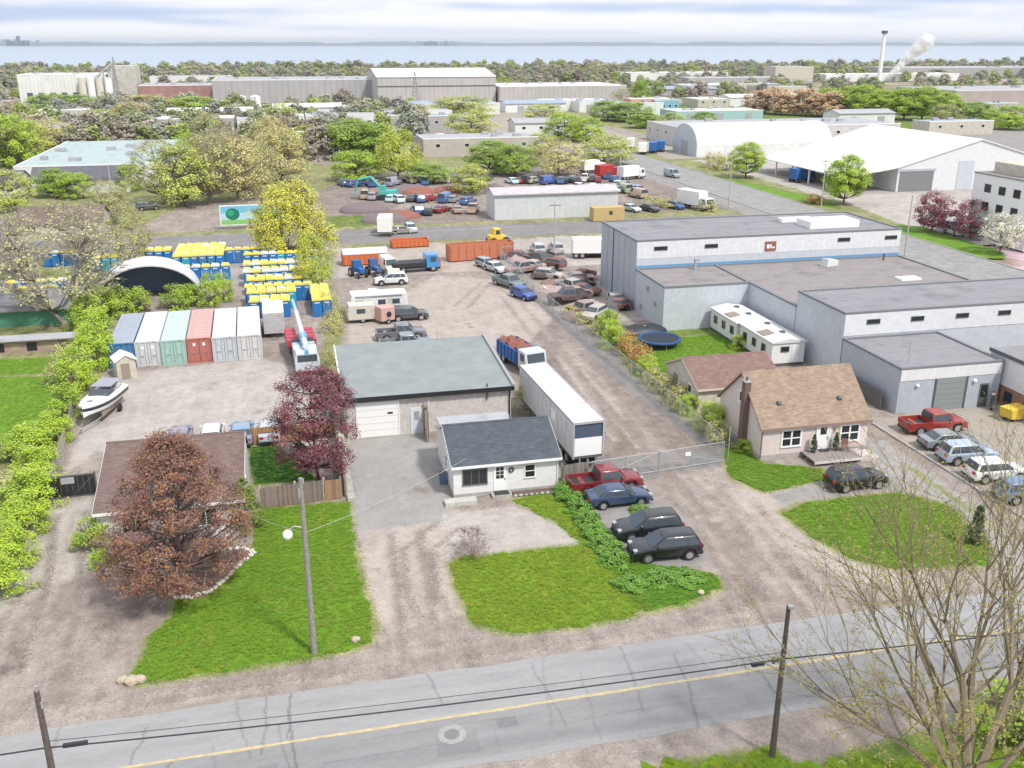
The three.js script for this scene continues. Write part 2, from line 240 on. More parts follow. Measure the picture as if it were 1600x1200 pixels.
const LAWNS = [ // outline, turf, blades per square metre, raggedness, height, blade colour
  [[[2.60, -63.05], [-3.55, -63.34], [-3.96, -61.84], [-3.96, -57.90], [-5.02, -55.88], [-6.97, -52.80], [-8.39, -52.41], [-8.12, -50.69], [-9.17, -49.10], [-9.66, -45.55], [-9.14, -44.66], [-3.55, -44.81], [1.16, -45.12], [2.41, -45.62], [2.91, -47.61], [2.55, -51.19], [2.34, -56.88]], 'mid', 42],
  [[[8.25, -52.81], [8.98, -53.47], [11.04, -53.32], [16.84, -53.36], [17.66, -53.17], [18.56, -45.69], [17.33, -44.81], [13.99, -44.53], [9.98, -44.81], [8.46, -46.00], [8.21, -50.25]], 'dry', 42, 0.4, 0.03, [0.165, 0.245, 0.014]],
  [[[14.02, -60.73], [17.46, -61.44], [18.04, -60.54], [18.12, -53.24], [17.01, -53.49], [16.29, -56.88], [15.05, -59.14]], 'dry', 40, 0.4, 0.034, [0.165, 0.245, 0.014]],
  [[[17.73, -61.70], [18.61, -61.17], [19.15, -54.34], [19.33, -50.42], [21.66, -49.24], [23.83, -48.10], [23.60, -46.48], [20.90, -45.36], [18.39, -45.04], [17.77, -49.58], [17.55, -54.26]], 'lush', 60, 0.4, 0.05, [0.105, 0.23, 0.014]],
  [[[32.00, -54.53], [34.46, -55.59], [41.69, -55.62], [44.02, -52.97], [42.83, -47.10], [41.13, -45.22], [35.38, -46.15], [33.30, -47.85], [32.32, -51.58]], 'mid', 42],
  [[[32.72, -65.51], [33.91, -65.90], [34.66, -62.36], [38.43, -60.76], [37.94, -58.97], [32.21, -58.03], [31.11, -60.89]], 'lush', 42],
  [[[41.24, -95.99], [47.33, -96.65], [46.43, -89.93], [35.27, -83.89], [35.14, -89.80]], 'mid', 20],
  [[[-4.63, -74.80], [-2.50, -74.71], [0.33, -67.65], [-4.08, -67.64]], 'lush', 30, 0.2, 0.05, [0.04, 0.13, 0.02]],
  [[[-29.03, -98.34], [-22.72, -97.28], [-20.66, -87.41], [-20.43, -76.47], [-24.76, -80.81], [-30.49, -80.77], [-36.40, -100.04]], 'mid', 12],
  [[[-30.54, -104.52], [-24.55, -104.03], [-22.98, -98.95], [-29.24, -99.18], [-36.40, -100.04], [-38.32, -106.32]], 'mid', 12],
  [[[13.82, -32.82], [16.69, -33.00], [19.81, -32.81], [20.61, -31.59], [25.16, -30.79], [32.11, -30.96], [32.06, -24.92], [12.29, -29.49]], 'dry', 30, 1.2, 0.05, [0.165, 0.245, 0.014]],
  [[[106.14, -153.39], [110.42, -151.08], [108.81, -127.90], [106.21, -124.09], [99.95, -126.50], [97.13, -139.60]], 'mid', 0, 0.5],
  [[[94.81, -262.03], [100.59, -245.32], [110.15, -183.48], [105.85, -171.71], [98.21, -208.05]], 'mid', 0, 0.5],
];
const fringe = (pts, e) => { const cx = pts.reduce((a, p) => a + p[0], 0) / pts.length, cz = pts.reduce((a, p) => a + p[1], 0) / pts.length; return pts.map(([x, z]) => { const l = Math.hypot(x - cx, z - cz); return [x + (x - cx) / l * e, z + (z - cz) / l * e]; }); };
for (const [pts] of LAWNS) nearAreas.push([8, fringe(pts, 0.45)], [4, fringe(pts, 0.1)]);
const NEAR = [-56, 80, -134, -18];
struct('ground', sheet(...NEAR, 0), mat(1, 1, 1, { tex: groundMap(...NEAR, 2048, 1760, 0, nearAreas, KINDS, 0.07), rough: 0.95, bump: null }), true);
const midAreas = [
  [0, [[10, -270], [60, -300], [130, -300], [120, -500], [-20, -500], [-15, -310]]], [11, [[-120, -385], [-20, -385], [-10, -440], [-120, -445]]], [0, [[-28, -176], [6, -176], [6, -215], [-20, -212]]],
  [2, [[-24, -134], [-2, -134], [6, -134], [8, -160], [-28, -165]]],
  [6, [[-60, -158], [7, -155], [8, -172], [-60, -172]]],
  [9, [[-190, -160], [90, -158], [90, -171], [-190, -172]]],
  [3, [[8, -174], [30, -174], [90, -178], [82, -250], [20, -255], [4, -215]]],
  [0, [[20, -190], [70, -190], [72, -230], [30, -235]]],
  [4, [[6, -174], [19, -174], [17, -186], [6, -186]]],
  [5, [[6, -134], [40, -134], [40, -157], [6, -155]]],
  [1, [[40, -123], [78, -123], [90, -134], [90, -157], [40, -157]]],
  [6, [[80, -100], [104, -100], [104, -134], [100, -260], [92, -300], [80, -300], [86, -200], [84, -134]]],
  [7, [[78, -100], [90, -100], [92, -134], [90, -157], [78, -157]]],
  [4, [[94.81, -262.03], [100.59, -245.32], [110.81, -183.32], [105.93, -170.90], [98.21, -208.05]]],
  [4, [[106.91, -154.55], [111.21, -152.22], [109.01, -127.85], [106.17, -123.63], [99.95, -126.50], [97.03, -139.63]]],
  [1, [[105, -134], [240, -134], [240, -250], [112, -258], [112, -180]]],
  [7, [[106, -262], [240, -262], [240, -330], [110, -330]]],
  [4, [[150, -335], [330, -335], [330, -500], [170, -500]]],
  [6, [[190, -210], [330, -220], [330, -330], [200, -330]]],
  [4, [[205, -215], [330, -215], [330, -232], [205, -236]]],
  [6, [[-60, -238], [-20, -238], [-20, -305], [-60, -305]]],
  [7, [[60, -300], [120, -300], [120, -500], [60, -500]]],
];
const MID = [-190, 330, -502, -133.9];
struct('ground', sheet(...MID, -0.004), mat(1, 1, 1, { tex: groundMap(...MID, 2048, 1400, 8, midAreas, KINDS, 0.8), rough: 0.95 }), true);
// the wide plain out to the lake
const plain = tile(1024, (u, v) => { const a = nz(u, v), b = nz(u * 3 + 0.2, v * 3), c = nz(u * 9, v * 9); const k = sst(0.4, 0.6, a * 0.6 + b * 0.4), q = sst(0.52, 0.6, nz(u * 2 + 0.6, v * 2 + 0.1)); const w = 0.85 + 0.3 * (c - 0.5); return [w * (0.55 + 0.14 * k + 0.14 * q), w * (0.55 + 0.04 * k + 0.14 * q), w * (0.36 + 0.18 * k + 0.22 * q)]; });
struct('ground', new THREE.PlaneGeometry(6200, 1350).rotateX(-Math.PI / 2).translate(0, -0.25, -525), mat(1, 1, 1, { tex: plain, m: 260, rough: 1 }));
struct('lake_water', new THREE.PlaneGeometry(60000, 26000).rotateX(-Math.PI / 2).translate(0, -0.6, -14190), mat(0.30, 0.37, 0.46, { rough: 0.25, bump: 'soft', bumpM: 0.2, specularIntensity: 1 }));
// far shore: a low ridge across the lake
{
  const pos = [], n = 600, r = rng(3); const pt = []; for (let i = 0; i <= n; i++) { const x = -16000 + i * 32000 / n; const h = 26 + 34 * nz(i / 90, 0.37) + 10 * nz(i / 14, 0.8); pt.push([x, h]); }
  for (let i = 0; i < n; i++) { const [a, ha] = pt[i], [b, hb] = pt[i + 1], z = -13500; pos.push(a, -1, z, b, -1, z, b, hb, z - 500, a, -1, z, b, hb, z - 500, a, ha, z - 500); }
  const g = new THREE.BufferGeometry(); g.setAttribute('position', new THREE.Float32BufferAttribute(pos, 3)); g.computeVertexNormals();
  struct('far_shore', g, mat(0.12, 0.15, 0.15));
  const bs = []; for (let i = 0; i < 46; i++) { const c = i < 26 ? -3200 : 2100, sp = i < 26 ? 330 : 300; const x = c + (r() - 0.5) * 2 * sp * (0.3 + r()), h = 40 + r() * r() * 70 * (i < 26 ? 1 : 0.25); bs.push(bb(x - 14, x + 14 + r() * 20, 0, h + 12, -13600, -13560)); }
  tag(mk('distant_city', bs, mat(0.2, 0.23, 0.27)), 'tiny pale skyline of towers on the far side of the lake', 'skyline', null, 'stuff');
}
// ---------- the street ----------
const ROAD = [-70, 110, -42.1, -34.9];
{
  const W = 2048, H = 256, d = new Uint8Array(W * H * 4), L = ROAD[1] - ROAD[0], r = rng(11); const crack = new Float32Array(W * H);
  const dot = (x, y, a, rad) => { for (let j = -2; j <= 2; j++) for (let i = -1; i <= 1; i++) { const X = Math.round(x + i), Y = Math.round(y + j); if (X >= 0 && X < W && Y >= 0 && Y < H) { const q = Math.exp(-(i * i * 2.2 + j * j * 0.5) / rad); crack[Y * W + X] = Math.max(crack[Y * W + X], a * q); } } };
  for (let k = 0; k < 62; k++) { let x = r() * W, y = r() < 0.5 ? 0 : r() * H * 0.6, len = H * (0.25 + 0.75 * r()), a = 0.25 + 0.5 * r(), s = (r() - 0.5) * 0.12; for (let t = 0; t < len; t += 0.5) { x += s * 0.5 + (r() - 0.5) * 0.35; dot(x, y + t, a, 0.8); } }
  for (let k = 0; k < 9; k++) { let x = r() * W, y = H * (0.2 + 0.6 * r()); for (let t = 0; t < 60 + r() * 160; t += 0.5) { y += (r() - 0.5) * 0.7; dot(x + t, y, 0.35, 0.8); } }
  for (let y = 0; y < H; y++) for (let x = 0; x < W; x++) {
    const v = y / H, wx = ROAD[0] + x / W * L, wz = v * 7.2; const north = v < 0.5;
    let b = north ? 0.31 : 0.255; // newer darker lane on the near side
    const lane = north ? v / 0.5 : (v - 0.5) / 0.5, wheel = Math.exp(-Math.pow((lane - 0.3) / 0.1, 2)) + Math.exp(-Math.pow((lane - 0.72) / 0.1, 2));
    b *= 1 - 0.05 * wheel + 0.16 * (nz(wx / 17, wz / 3.5) - 0.5) + 0.14 * (nz(wx / 1.9, wz / 1.1) - 0.5) + 0.1 * (nz(x * 0.11, y * 0.07) - 0.5);
    if (v > 0.93) b *= 1.12; if (!north && nz(wx / 40 + 0.2, 0.7) > 0.53 && v > 0.68 && v < 0.88) b *= 0.9;
    b *= 1 - 0.55 * crack[y * W + x];
    const o = (y * W + x) * 4, ts = (c) => 255 * Math.pow(Math.max(0, c), 1 / 2.2); d[o] = ts(b * 0.985); d[o + 1] = ts(b * 0.98); d[o + 2] = ts(b * 0.995); d[o + 3] = 255;
  }
  const t = new THREE.DataTexture(d, W, H); t.magFilter = THREE.LinearFilter; t.minFilter = THREE.LinearMipmapLinearFilter; t.generateMipmaps = true; t.colorSpace = THREE.SRGBColorSpace; t.needsUpdate = true;
  const g = new THREE.PlaneGeometry(L, 7.2, 180, 8).rotateX(-Math.PI / 2).translate((ROAD[0] + ROAD[1]) / 2, 0.03, -38.5);
  const p = g.attributes.position, uv = g.attributes.uv;
  for (let i = 0; i < p.count; i++) { const x = p.getX(i), z = p.getZ(i); uv.setXY(i, (x - ROAD[0]) / L, (z + 42.1) / 7.2); const edge = Math.abs(z + 38.5) > 3.5; p.setZ(i, z + 0.3 * (10 - x) / 40 + (edge ? 0.3 * (nz(x / 23, 0.3) - 0.5) + 0.18 * (nz(x / 5, 0.9) - 0.5) : 0)); if (edge) p.setY(i, 0.006); }
  g.computeVertexNormals();
  struct('road', g, mat(1, 1, 1, { tex: t, rough: 0.9 }), true);
  // painted centre line, worn
  const yl = []; for (let x = -68; x < 100; x += 1.2) { const zc = -38.42 + 0.3 * (10 - x) / 40; yl.push(poly([[x, 0.036, zc - 0.1], [x + 1.2, 0.036, zc - 0.109], [x + 1.2, 0.036, zc + 0.05 + 0.08 * nz(x, 0.3)], [x, 0.036, zc + 0.05 + 0.08 * nz(x - 1.2, 0.3)]], [[0, 3, 2, 1]])); }
  struct('road_marking', yl, mat(0.60, 0.49, 0.29, { tex: 'grain', m: 1.3, rough: 0.9 }));
}
// street beyond the yards on the right, kerbs
struct('road', sheet(90.5, 102.5, -300, -98, 0.02), mat(0.34, 0.335, 0.33, { tex: 'grain', m: 9, rough: 0.92 }));
for (const [x, z0, z1] of [[90.3, -300, -98], [102.7, -262, -180], [102.7, -152, -112]]) struct('kerb', bb(x - 0.12, x + 0.12, -0.05, 0.13, z0, z1), mat(0.5, 0.49, 0.47, { tex: 'grain', m: 1.5 }));
// lawns: raised turf with an uneven outline
const lawnMat = mat(0.205, 0.345, 0.018, { tex: 'turf', m: 11, rough: 0.95 }), lawnDry = mat(0.255, 0.36, 0.02, { tex: 'turf', m: 9, rough: 0.95 }), lawnLush = mat(0.15, 0.31, 0.02, { tex: 'turf', m: 8, rough: 0.95 });
const turf = [];
function ragged(pts, step, amp, seed) {
  const out = []; pts.forEach((p, i) => { const q = pts[(i + 1) % pts.length], l = Math.hypot(q[0] - p[0], q[1] - p[1]), n = Math.max(1, Math.round(l / step)), nx = -(q[1] - p[1]) / l, nzz = (q[0] - p[0]) / l; for (let k = 0; k < n; k++) { const t = k / n, x = p[0] + (q[0] - p[0]) * t, z = p[1] + (q[1] - p[1]) * t, w = amp * ((nz(x / 6 + seed, z / 6) - 0.5) * 1.6 + (nz(x / 1.7, z / 1.7 + seed) - 0.5) * 0.8); out.push([x + nx * w, z + nzz * w]); } });
  return out;
}
const lawnKinds = { mid: lawnMat, dry: lawnDry, lush: lawnLush };
function lawn(pts, turfKind, density, amp = 0.45, y = 0.03, tuft = [0.135, 0.235, 0.012]) {
  const P = ragged(pts, 0.6, amp, pts[0][0] * 0.1), s = new THREE.Shape(P.map(([x, z]) => new THREE.Vector2(x, -z)));
  const g = new THREE.ExtrudeGeometry(s, { depth: y * 0.6 + 0.04, bevelEnabled: false }).rotateX(-Math.PI / 2).translate(0, -0.04, 0);
  const o = struct('lawn', g, lawnKinds[turfKind]); if (density) turf.push({ P, density, y: y * 0.6, tuft }); return o;
}
for (const a of LAWNS) lawn(...a);
{ // blades of grass standing on the near lawns
  const r = rng(21), inst = []; const inside = (P, x, z) => { let c = false; for (let i = 0, j = P.length - 1; i < P.length; j = i++) if ((P[i][1] > z) !== (P[j][1] > z) && x < (P[j][0] - P[i][0]) * (z - P[i][1]) / (P[j][1] - P[i][1]) + P[i][0]) c = !c; return c; };
  for (const t of turf) { let x0 = 1e9, x1 = -1e9, z0 = 1e9, z1 = -1e9; for (const [x, z] of t.P) { x0 = Math.min(x0, x); x1 = Math.max(x1, x); z0 = Math.min(z0, z); z1 = Math.max(z1, z); } const n = (x1 - x0) * (z1 - z0) * t.density * 1.8; for (let i = 0; i < n; i++) { const x = x0 + r() * (x1 - x0), z = z0 + r() * (z1 - z0); if (inside(t.P, x, z)) inst.push([x, t.y, z, t.tuft]); } }
  const bl = []; for (let i = 0; i < 7; i++) { const a = i * 2.4, w = 0.022, h = 0.07 + 0.05 * ((i * 37) % 7) / 7, cx = Math.cos(a) * 0.05, cz = Math.sin(a) * 0.05; bl.push(poly([[cx - w * Math.sin(a), 0, cz + w * Math.cos(a)], [cx + w * Math.sin(a), 0, cz - w * Math.cos(a)], [cx * 2.4, h, cz * 2.4]], [[0, 1, 2]])); }
  const m = new THREE.InstancedMesh(geo(bl), mat(1, 1, 1, { rough: 0.9, transmission: 0.0 }), inst.length), M4 = new THREE.Matrix4(), Q = new THREE.Quaternion(), E = new THREE.Euler(), C = new THREE.Color();
  inst.forEach(([x, y, z, c], i) => { E.set(0, r() * 6.28, 0); const s = 0.45 + r() * 0.55; M4.compose(new THREE.Vector3(x, y - 0.005, z), Q.setFromEuler(E), new THREE.Vector3(s * 1.3, s * 0.9, s * 1.3)); m.setMatrixAt(i, M4); const dry = sst(0.5, 0.75, nz(x / 8 + 0.3, z / 8)), v = 0.9 + 0.22 * r(); m.setColorAt(i, C.setRGB(v * (c[0] + 0.035 * dry), v * c[1], v * (c[2] + 0.01 * dry))); });
  m.name = 'grass'; tag(m, 'short spring grass growing on the lawns around the houses', 'grass', null, 'stuff'); m.castShadow = m.receiveShadow = true; scene.add(m); console.log('grass', inst.length);
}
// ---------- buildings ----------
const M = {
  white: mat(0.78, 0.78, 0.77, { tex: 'siding', m: 2.4, rough: 0.6 }), trim: mat(0.8, 0.8, 0.79, { rough: 0.55 }), whiteMetal: mat(0.74, 0.75, 0.77, { tex: 'ribs', m: 3, rough: 0.45 }),
  darkShingle: mat(0.105, 0.125, 0.15, { tex: 'shingle', m: 5, rough: 0.9, bump: 'shingle', bumpM: 0.02 }), brownShingle: mat(0.24, 0.165, 0.148, { tex: 'shingle', m: 5, rough: 0.9, bump: 'shingle', bumpM: 0.02 }), tanShingle: mat(0.41, 0.305, 0.225, { tex: 'shingle', m: 5, rough: 0.9, bump: 'shingle', bumpM: 0.02 }), redBrown: mat(0.30, 0.19, 0.165, { tex: 'shingle', m: 5, rough: 0.9 }),
  greenRoof: mat(0.265, 0.295, 0.30, { tex: 'soft', m: 9, rough: 0.9 }), flatRoof: mat(0.275, 0.275, 0.285, { tex: 'membrane', m: 17, rough: 0.9 }), flatRoofBrown: mat(0.29, 0.265, 0.255, { tex: 'membrane', m: 14, rough: 0.9 }), lightRoof: mat(0.42, 0.43, 0.44, { tex: 'membrane', m: 9, rough: 0.8 }),
  block: mat(0.60, 0.565, 0.53, { tex: 'block', m: 2, rough: 0.9 }), cream: mat(0.66, 0.62, 0.52, { tex: 'grain', m: 3, rough: 0.85 }), pink: mat(0.70, 0.605, 0.575, { tex: 'siding', m: 2.4, rough: 0.75 }),
  greyMetal: mat(0.44, 0.485, 0.54, { tex: 'ribs', m: 3.6, rough: 0.5 }), paleGrey: mat(0.56, 0.60, 0.65, { tex: 'ribs', m: 3.6, rough: 0.5 }), blueBand: mat(0.13, 0.30, 0.50, { rough: 0.5 }), farGrey: mat(0.43, 0.42, 0.43, { tex: 'ribs', m: 40, rough: 0.6 }),
  black: mat(0.02, 0.02, 0.022, { rough: 0.5 }), darkGrey: mat(0.10, 0.105, 0.11, { rough: 0.6 }), glass: mat(0.02, 0.025, 0.03, { rough: 0.08, specularIntensity: 1 }), concrete: mat(0.48, 0.465, 0.445, { tex: 'grain', m: 3 }), brick: mat(0.45, 0.26, 0.17, { tex: 'brick', m: 2, rough: 0.9 }), chimney: mat(0.24, 0.17, 0.15, { tex: 'brick', m: 1.8, rough: 0.9 }),
  wood: mat(0.40, 0.27, 0.17, { tex: 'wood', m: 1, rough: 0.85 }), greyWood: mat(0.38, 0.33, 0.285, { tex: 'wood', m: 1, rough: 0.9 }), deck: mat(0.36, 0.335, 0.335, { tex: 'wood', m: 1, rough: 0.8 }), galv: mat(0.42, 0.44, 0.44, { rough: 0.45, metal: 0.4 }), steel: mat(0.35, 0.36, 0.37, { rough: 0.5, metal: 0.3 }),
  red: mat(0.42, 0.035, 0.03, { rough: 0.5 }), yellow: mat(0.72, 0.5, 0.06, { rough: 0.5 }), orange: mat(0.62, 0.17, 0.06, { tex: 'rust', m: 2, rough: 0.6 }), rustRed: mat(0.30, 0.12, 0.09, { tex: 'rust', m: 1.5, rough: 0.8 }), tealRoof: mat(0.42, 0.52, 0.50, { tex: 'membrane', m: 13, rough: 0.7 }), fabric: mat(0.8, 0.8, 0.8, { tex: 'soft', m: 12, rough: 0.7 }), green: mat(0.05, 0.28, 0.16, { rough: 0.6 }), teal: mat(0.08, 0.42, 0.40, { rough: 0.55 }), blue: mat(0.025, 0.12, 0.36, { rough: 0.45 }), skyBlue: mat(0.10, 0.34, 0.58, { rough: 0.5 }), asphaltGrey: mat(0.2, 0.2, 0.21, { rough: 0.9 }),
};
const F = {}; // shared geometry
// window: frame is the part, each pane its sub-part; x, y at the lower left corner, facing +z before the turn
function win(parent, x, y, z, w, h, { turn = 0, cols = 1, rows = 1, frame = M.trim, name = 'window', sill = true, bar: b = 0.07 } = {}) {
  const gs = [bb(-b, w + b, h, h + b, 0, 0.06), bb(-b, 0, 0, h, 0, 0.06), bb(w, w + b, 0, h, 0, 0.06)]; gs.push(sill ? bb(-b - 0.03, w + b + 0.03, -b, 0, 0, 0.1) : bb(-b, w + b, -b, 0, 0, 0.06));
  for (let i = 1; i < cols; i++) gs.push(bb(w * i / cols - b * 0.5, w * i / cols + b * 0.5, 0, h, 0.002, 0.055)); for (let j = 1; j < rows; j++) gs.push(bb(0, w, h * j / rows - b * 0.35, h * j / rows + b * 0.35, 0.004, 0.05));
  const o = mk(name, gs, frame, parent); o.position.set(x, y, z); o.rotation.y = turn;
  for (let i = 0; i < cols; i++) for (let j = 0; j < rows; j++) mk('pane', bb(w * i / cols, w * (i + 1) / cols, h * j / rows, h * (j + 1) / rows, 0.004, 0.02), M.glass, o);
  return o;
}
const alongX = (shape, x0, x1) => prism(shape, x1 - x0).rotateY(Math.PI / 2).translate((x0 + x1) / 2, 0, 0); // profile [depth, height] swept along x
function gable(o, w, d, eave, ridge, wallM, roofM, { over = 0.3, rake = 0.25, fascia = M.trim, t = 0.14, ridgeAt = d / 2 } = {}) {
  const s0 = (ridge - eave) / ridgeAt, s1 = (ridge - eave) / (d - ridgeAt);
  mk('wall', alongX([[0, 0], [d, 0], [d, eave], [ridgeAt, ridge], [0, eave]], 0, w), wallM, o);
  const yf = eave - over * s0, yb = eave - over * s1;
  const r = mk('roof', alongX([[-over, yf + 0.02], [ridgeAt, ridge + 0.02], [d + over, yb + 0.02], [d + over, yb + t], [ridgeAt, ridge + t], [-over, yf + t]], -rake, w + rake), roofM, o);
  mk('fascia', bb(-rake, w + rake, yf - 0.08, yf + t - 0.02, over + 0.002, over + 0.03), fascia, r); mk('fascia', bb(-rake, w + rake, yb - 0.08, yb + t - 0.02, -d - over - 0.03, -d - over - 0.002), fascia, r);
  mk('ridge_cap', alongX([[ridgeAt - 0.14, ridge + t - 0.14 * s0 + 0.005], [ridgeAt + 0.14, ridge + t - 0.14 * s1 + 0.005], [ridgeAt + 0.14, ridge + t - 0.14 * s1 + 0.035], [ridgeAt, ridge + t + 0.04], [ridgeAt - 0.14, ridge + t - 0.14 * s0 + 0.035]], -rake - 0.01, w + rake + 0.01), roofM, r);
  for (const x of [-rake, w + rake]) for (const q of [[[-over, yf - 0.02], [ridgeAt, ridge - 0.02], [ridgeAt, ridge + t - 0.03], [-over, yf + t - 0.03]], [[d + over, yb - 0.02], [ridgeAt, ridge - 0.02], [ridgeAt, ridge + t - 0.03], [d + over, yb + t - 0.03]]]) mk('rake_board', alongX(q, x - (x < 0 ? 0.03 : -0.002), x + (x < 0 ? -0.002 : 0.03)), fascia, r);
  return r;
}
{ // white bungalow
  const o = thing('white_house', 'small white bungalow with dark grey shingle roof in front of the workshop', 'house', 10.0, -62.0);
  const r = gable(o, 7.8, 7.4, 2.62, 4.15, M.white, M.darkShingle, { over: 0.35, rake: 0.18 });
  mk('foundation', bb(-0.02, 7.82, 0, 0.28, -7.42, 0.02), M.concrete, o);
  mk('rear_addition', bb(0.05, 5.3, 2.4, 3.45, -6.9, -5.0), M.white, o); mk('rear_roof', bb(-0.12, 5.5, 3.45, 3.6, -7.1, -4.9), M.lightRoof, o);
  win(o, 0.72, 1.0, 0.001, 1.7, 1.1, { cols: 3, frame: M.darkGrey }); win(o, 5.3, 1.15, 0.001, 0.7, 0.95, { rows: 2 }); win(o, -0.001, 1.1, -3.4, 0.8, 1.0, { turn: -Math.PI / 2, rows: 2 });
  const d = mk('door', bb(2.95, 3.85, 0.3, 2.3, 0, 0.05), M.trim, o); const dg = mk('door_glass', bb(3.12, 3.68, 1.25, 2.15, 0.052, 0.064), M.glass, d); mk('glazing_bar', [bb(3.12, 3.68, 1.54, 1.57, 0.066, 0.075), bb(3.12, 3.68, 1.83, 1.86, 0.066, 0.075), bb(3.385, 3.415, 1.25, 2.15, 0.066, 0.074)], M.trim, d); mk('handle', bx(0.05, 0.14, 0.06, 3.78, 1.2, 0.08), M.darkGrey, d);
  mk('wreath', new THREE.TorusGeometry(0.16, 0.06, 6, 14).translate(4.25, 1.85, 0.06), mat(0.07, 0.06, 0.03), o);
  mk('step', bb(2.7, 4.15, 0, 0.24, 0.02, 0.8), M.concrete, o); mk('door_mat', bb(2.9, 4.0, 0.24, 0.275, 0.1, 0.7), M.black, o);
  mk('downpipe', [bar([7.74, 0.1, 0.06], [7.74, 2.4, 0.06], 0.045)], M.trim, o); mk('vent_pipe', cyl(0.06, 0.06, 0.6, 5.2, 3.7, -4.6, 8), M.darkGrey, r);
  const s = thing('concrete_slab', 'long pale concrete slab lying before the white bungalow', 'slab', 10.34, -61.05, 0.0); mk('slab', new THREE.BoxGeometry(2.3, 0.32, 0.75).translate(0, 0.16, 0), mat(0.6, 0.585, 0.55, { tex: 'grain', m: 1.5 }), s);
  const b = thing('flower_bed', 'narrow bare soil bed along the bungalow front wall', 'flower bed', 16, -61.55); mk('soil', new THREE.BoxGeometry(3.4, 0.12, 0.7).translate(0, 0.06, 0), mat(0.16, 0.11, 0.08, { tex: 'grain', m: 1 }), b); const rr = rng(5); for (let i = 0; i < 9; i++) mk('stone', new THREE.IcosahedronGeometry(0.1 + 0.06 * rr(), 0).scale(1.3, 0.8, 1).translate(-1.6 + i * 0.4, 0.1, 0.33), M.concrete, b);
}
{ // workshop
  const o = thing('workshop', 'long beige block workshop with flat grey green roof and white overhead door', 'workshop', 3.3, -74.9);
  mk('wall', alongX([[0, 0], [12.6, 0], [12.6, 4.15], [0, 3.5]], 0, 13.9), M.block, o);
  const r = mk('roof', alongX([[-0.35, 3.53], [12.7, 4.2], [12.7, 4.34], [-0.35, 3.68]], -0.15, 14.0), M.greenRoof, o);
  mk('fascia', bb(-0.17, 14.1, 3.3, 3.69, 0.352, 0.4), M.black, r); mk('side_parapet', alongX([[-0.4, 3.3], [12.75, 3.95], [12.75, 4.55], [-0.4, 3.88]], 13.95, 14.2), mat(0.3, 0.33, 0.34, { rough: 0.6 }), r); mk('side_trim', alongX([[-0.4, 3.3], [12.75, 3.95], [12.75, 4.36], [-0.4, 3.7]], -0.25, -0.152), M.trim, r);
  for (let i = 1; i < 5; i++) mk('roof_seam', alongX([[i * 2.6, 3.668 + i * 0.1325], [i * 2.6 + 0.12, 3.674 + i * 0.1325], [i * 2.6 + 0.12, 3.70 + i * 0.1325], [i * 2.6, 3.695 + i * 0.1325]], -0.1, 13.9), M.greenRoof, r);
  const d = mk('overhead_door', [bb(0.75, 0.85, 0, 3.0, 0, 0.1), bb(4.25, 4.35, 0, 3.0, 0, 0.1), bb(0.75, 4.35, 3.0, 3.12, 0, 0.1)], M.trim, o); for (let i = 0; i < 5; i++) mk('panel', bb(0.86, 4.24, i * 0.6 + 0.015, i * 0.6 + 0.585, 0.002, 0.05), M.trim, d); mk('vision_slot', bb(3.35, 3.8, 1.95, 2.12, 0.052, 0.06), M.black, d);
  const e = mk('door', bb(5.25, 6.3, 0, 2.3, 0, 0.06), mat(0.62, 0.66, 0.70, { rough: 0.5 }), o); mk('door_glass', bb(5.55, 6.0, 1.2, 2.0, 0.062, 0.07), M.lightRoof, e); mk('handle', bx(0.05, 0.14, 0.06, 6.2, 1.1, 0.09), M.darkGrey, e);
  mk('pilaster', bb(6.7, 6.95, 0, 3.5, 0, 0.09), M.block, o); mk('downpipe', bar([13.75, 0.1, 0.1], [13.75, 3.4, 0.1], 0.06), M.black, o); mk('flue', cyl(0.07, 0.07, 1.4, 11.8, 2.6, 0.12, 8), M.darkGrey, o);
  mk('whip_antenna', bar([9.5, 4.2, -12.3], [9.5, 5.4, -12.3], 0.025), M.steel, r);
}
{ // house behind the bronze tree
  const o = thing('brown_roof_house', 'low house with broad brown shingle roof behind the bronze leaved tree', 'house', -13.6, -59.9);
  gable(o, 9.1, 9.6, 2.7, 4.5, M.white, M.brownShingle, { over: 0.4, rake: 0.15, ridgeAt: 7 });
  win(o, 1.5, 1, 0.001, 1.6, 1.1, { cols: 2 }); win(o, 6.0, 1, 0.001, 1.4, 1.1, { cols: 2 }); const d = mk('door', bb(4.2, 5.1, 0.1, 2.1, 0, 0.05), M.trim, o); mk('handle', bx(0.05, 0.12, 0.05, 5.0, 1.1, 0.075), M.darkGrey, d); win(o, 9.101, 1.1, -4.0, 0.9, 0.9, { turn: Math.PI / 2, rows: 2 });
}
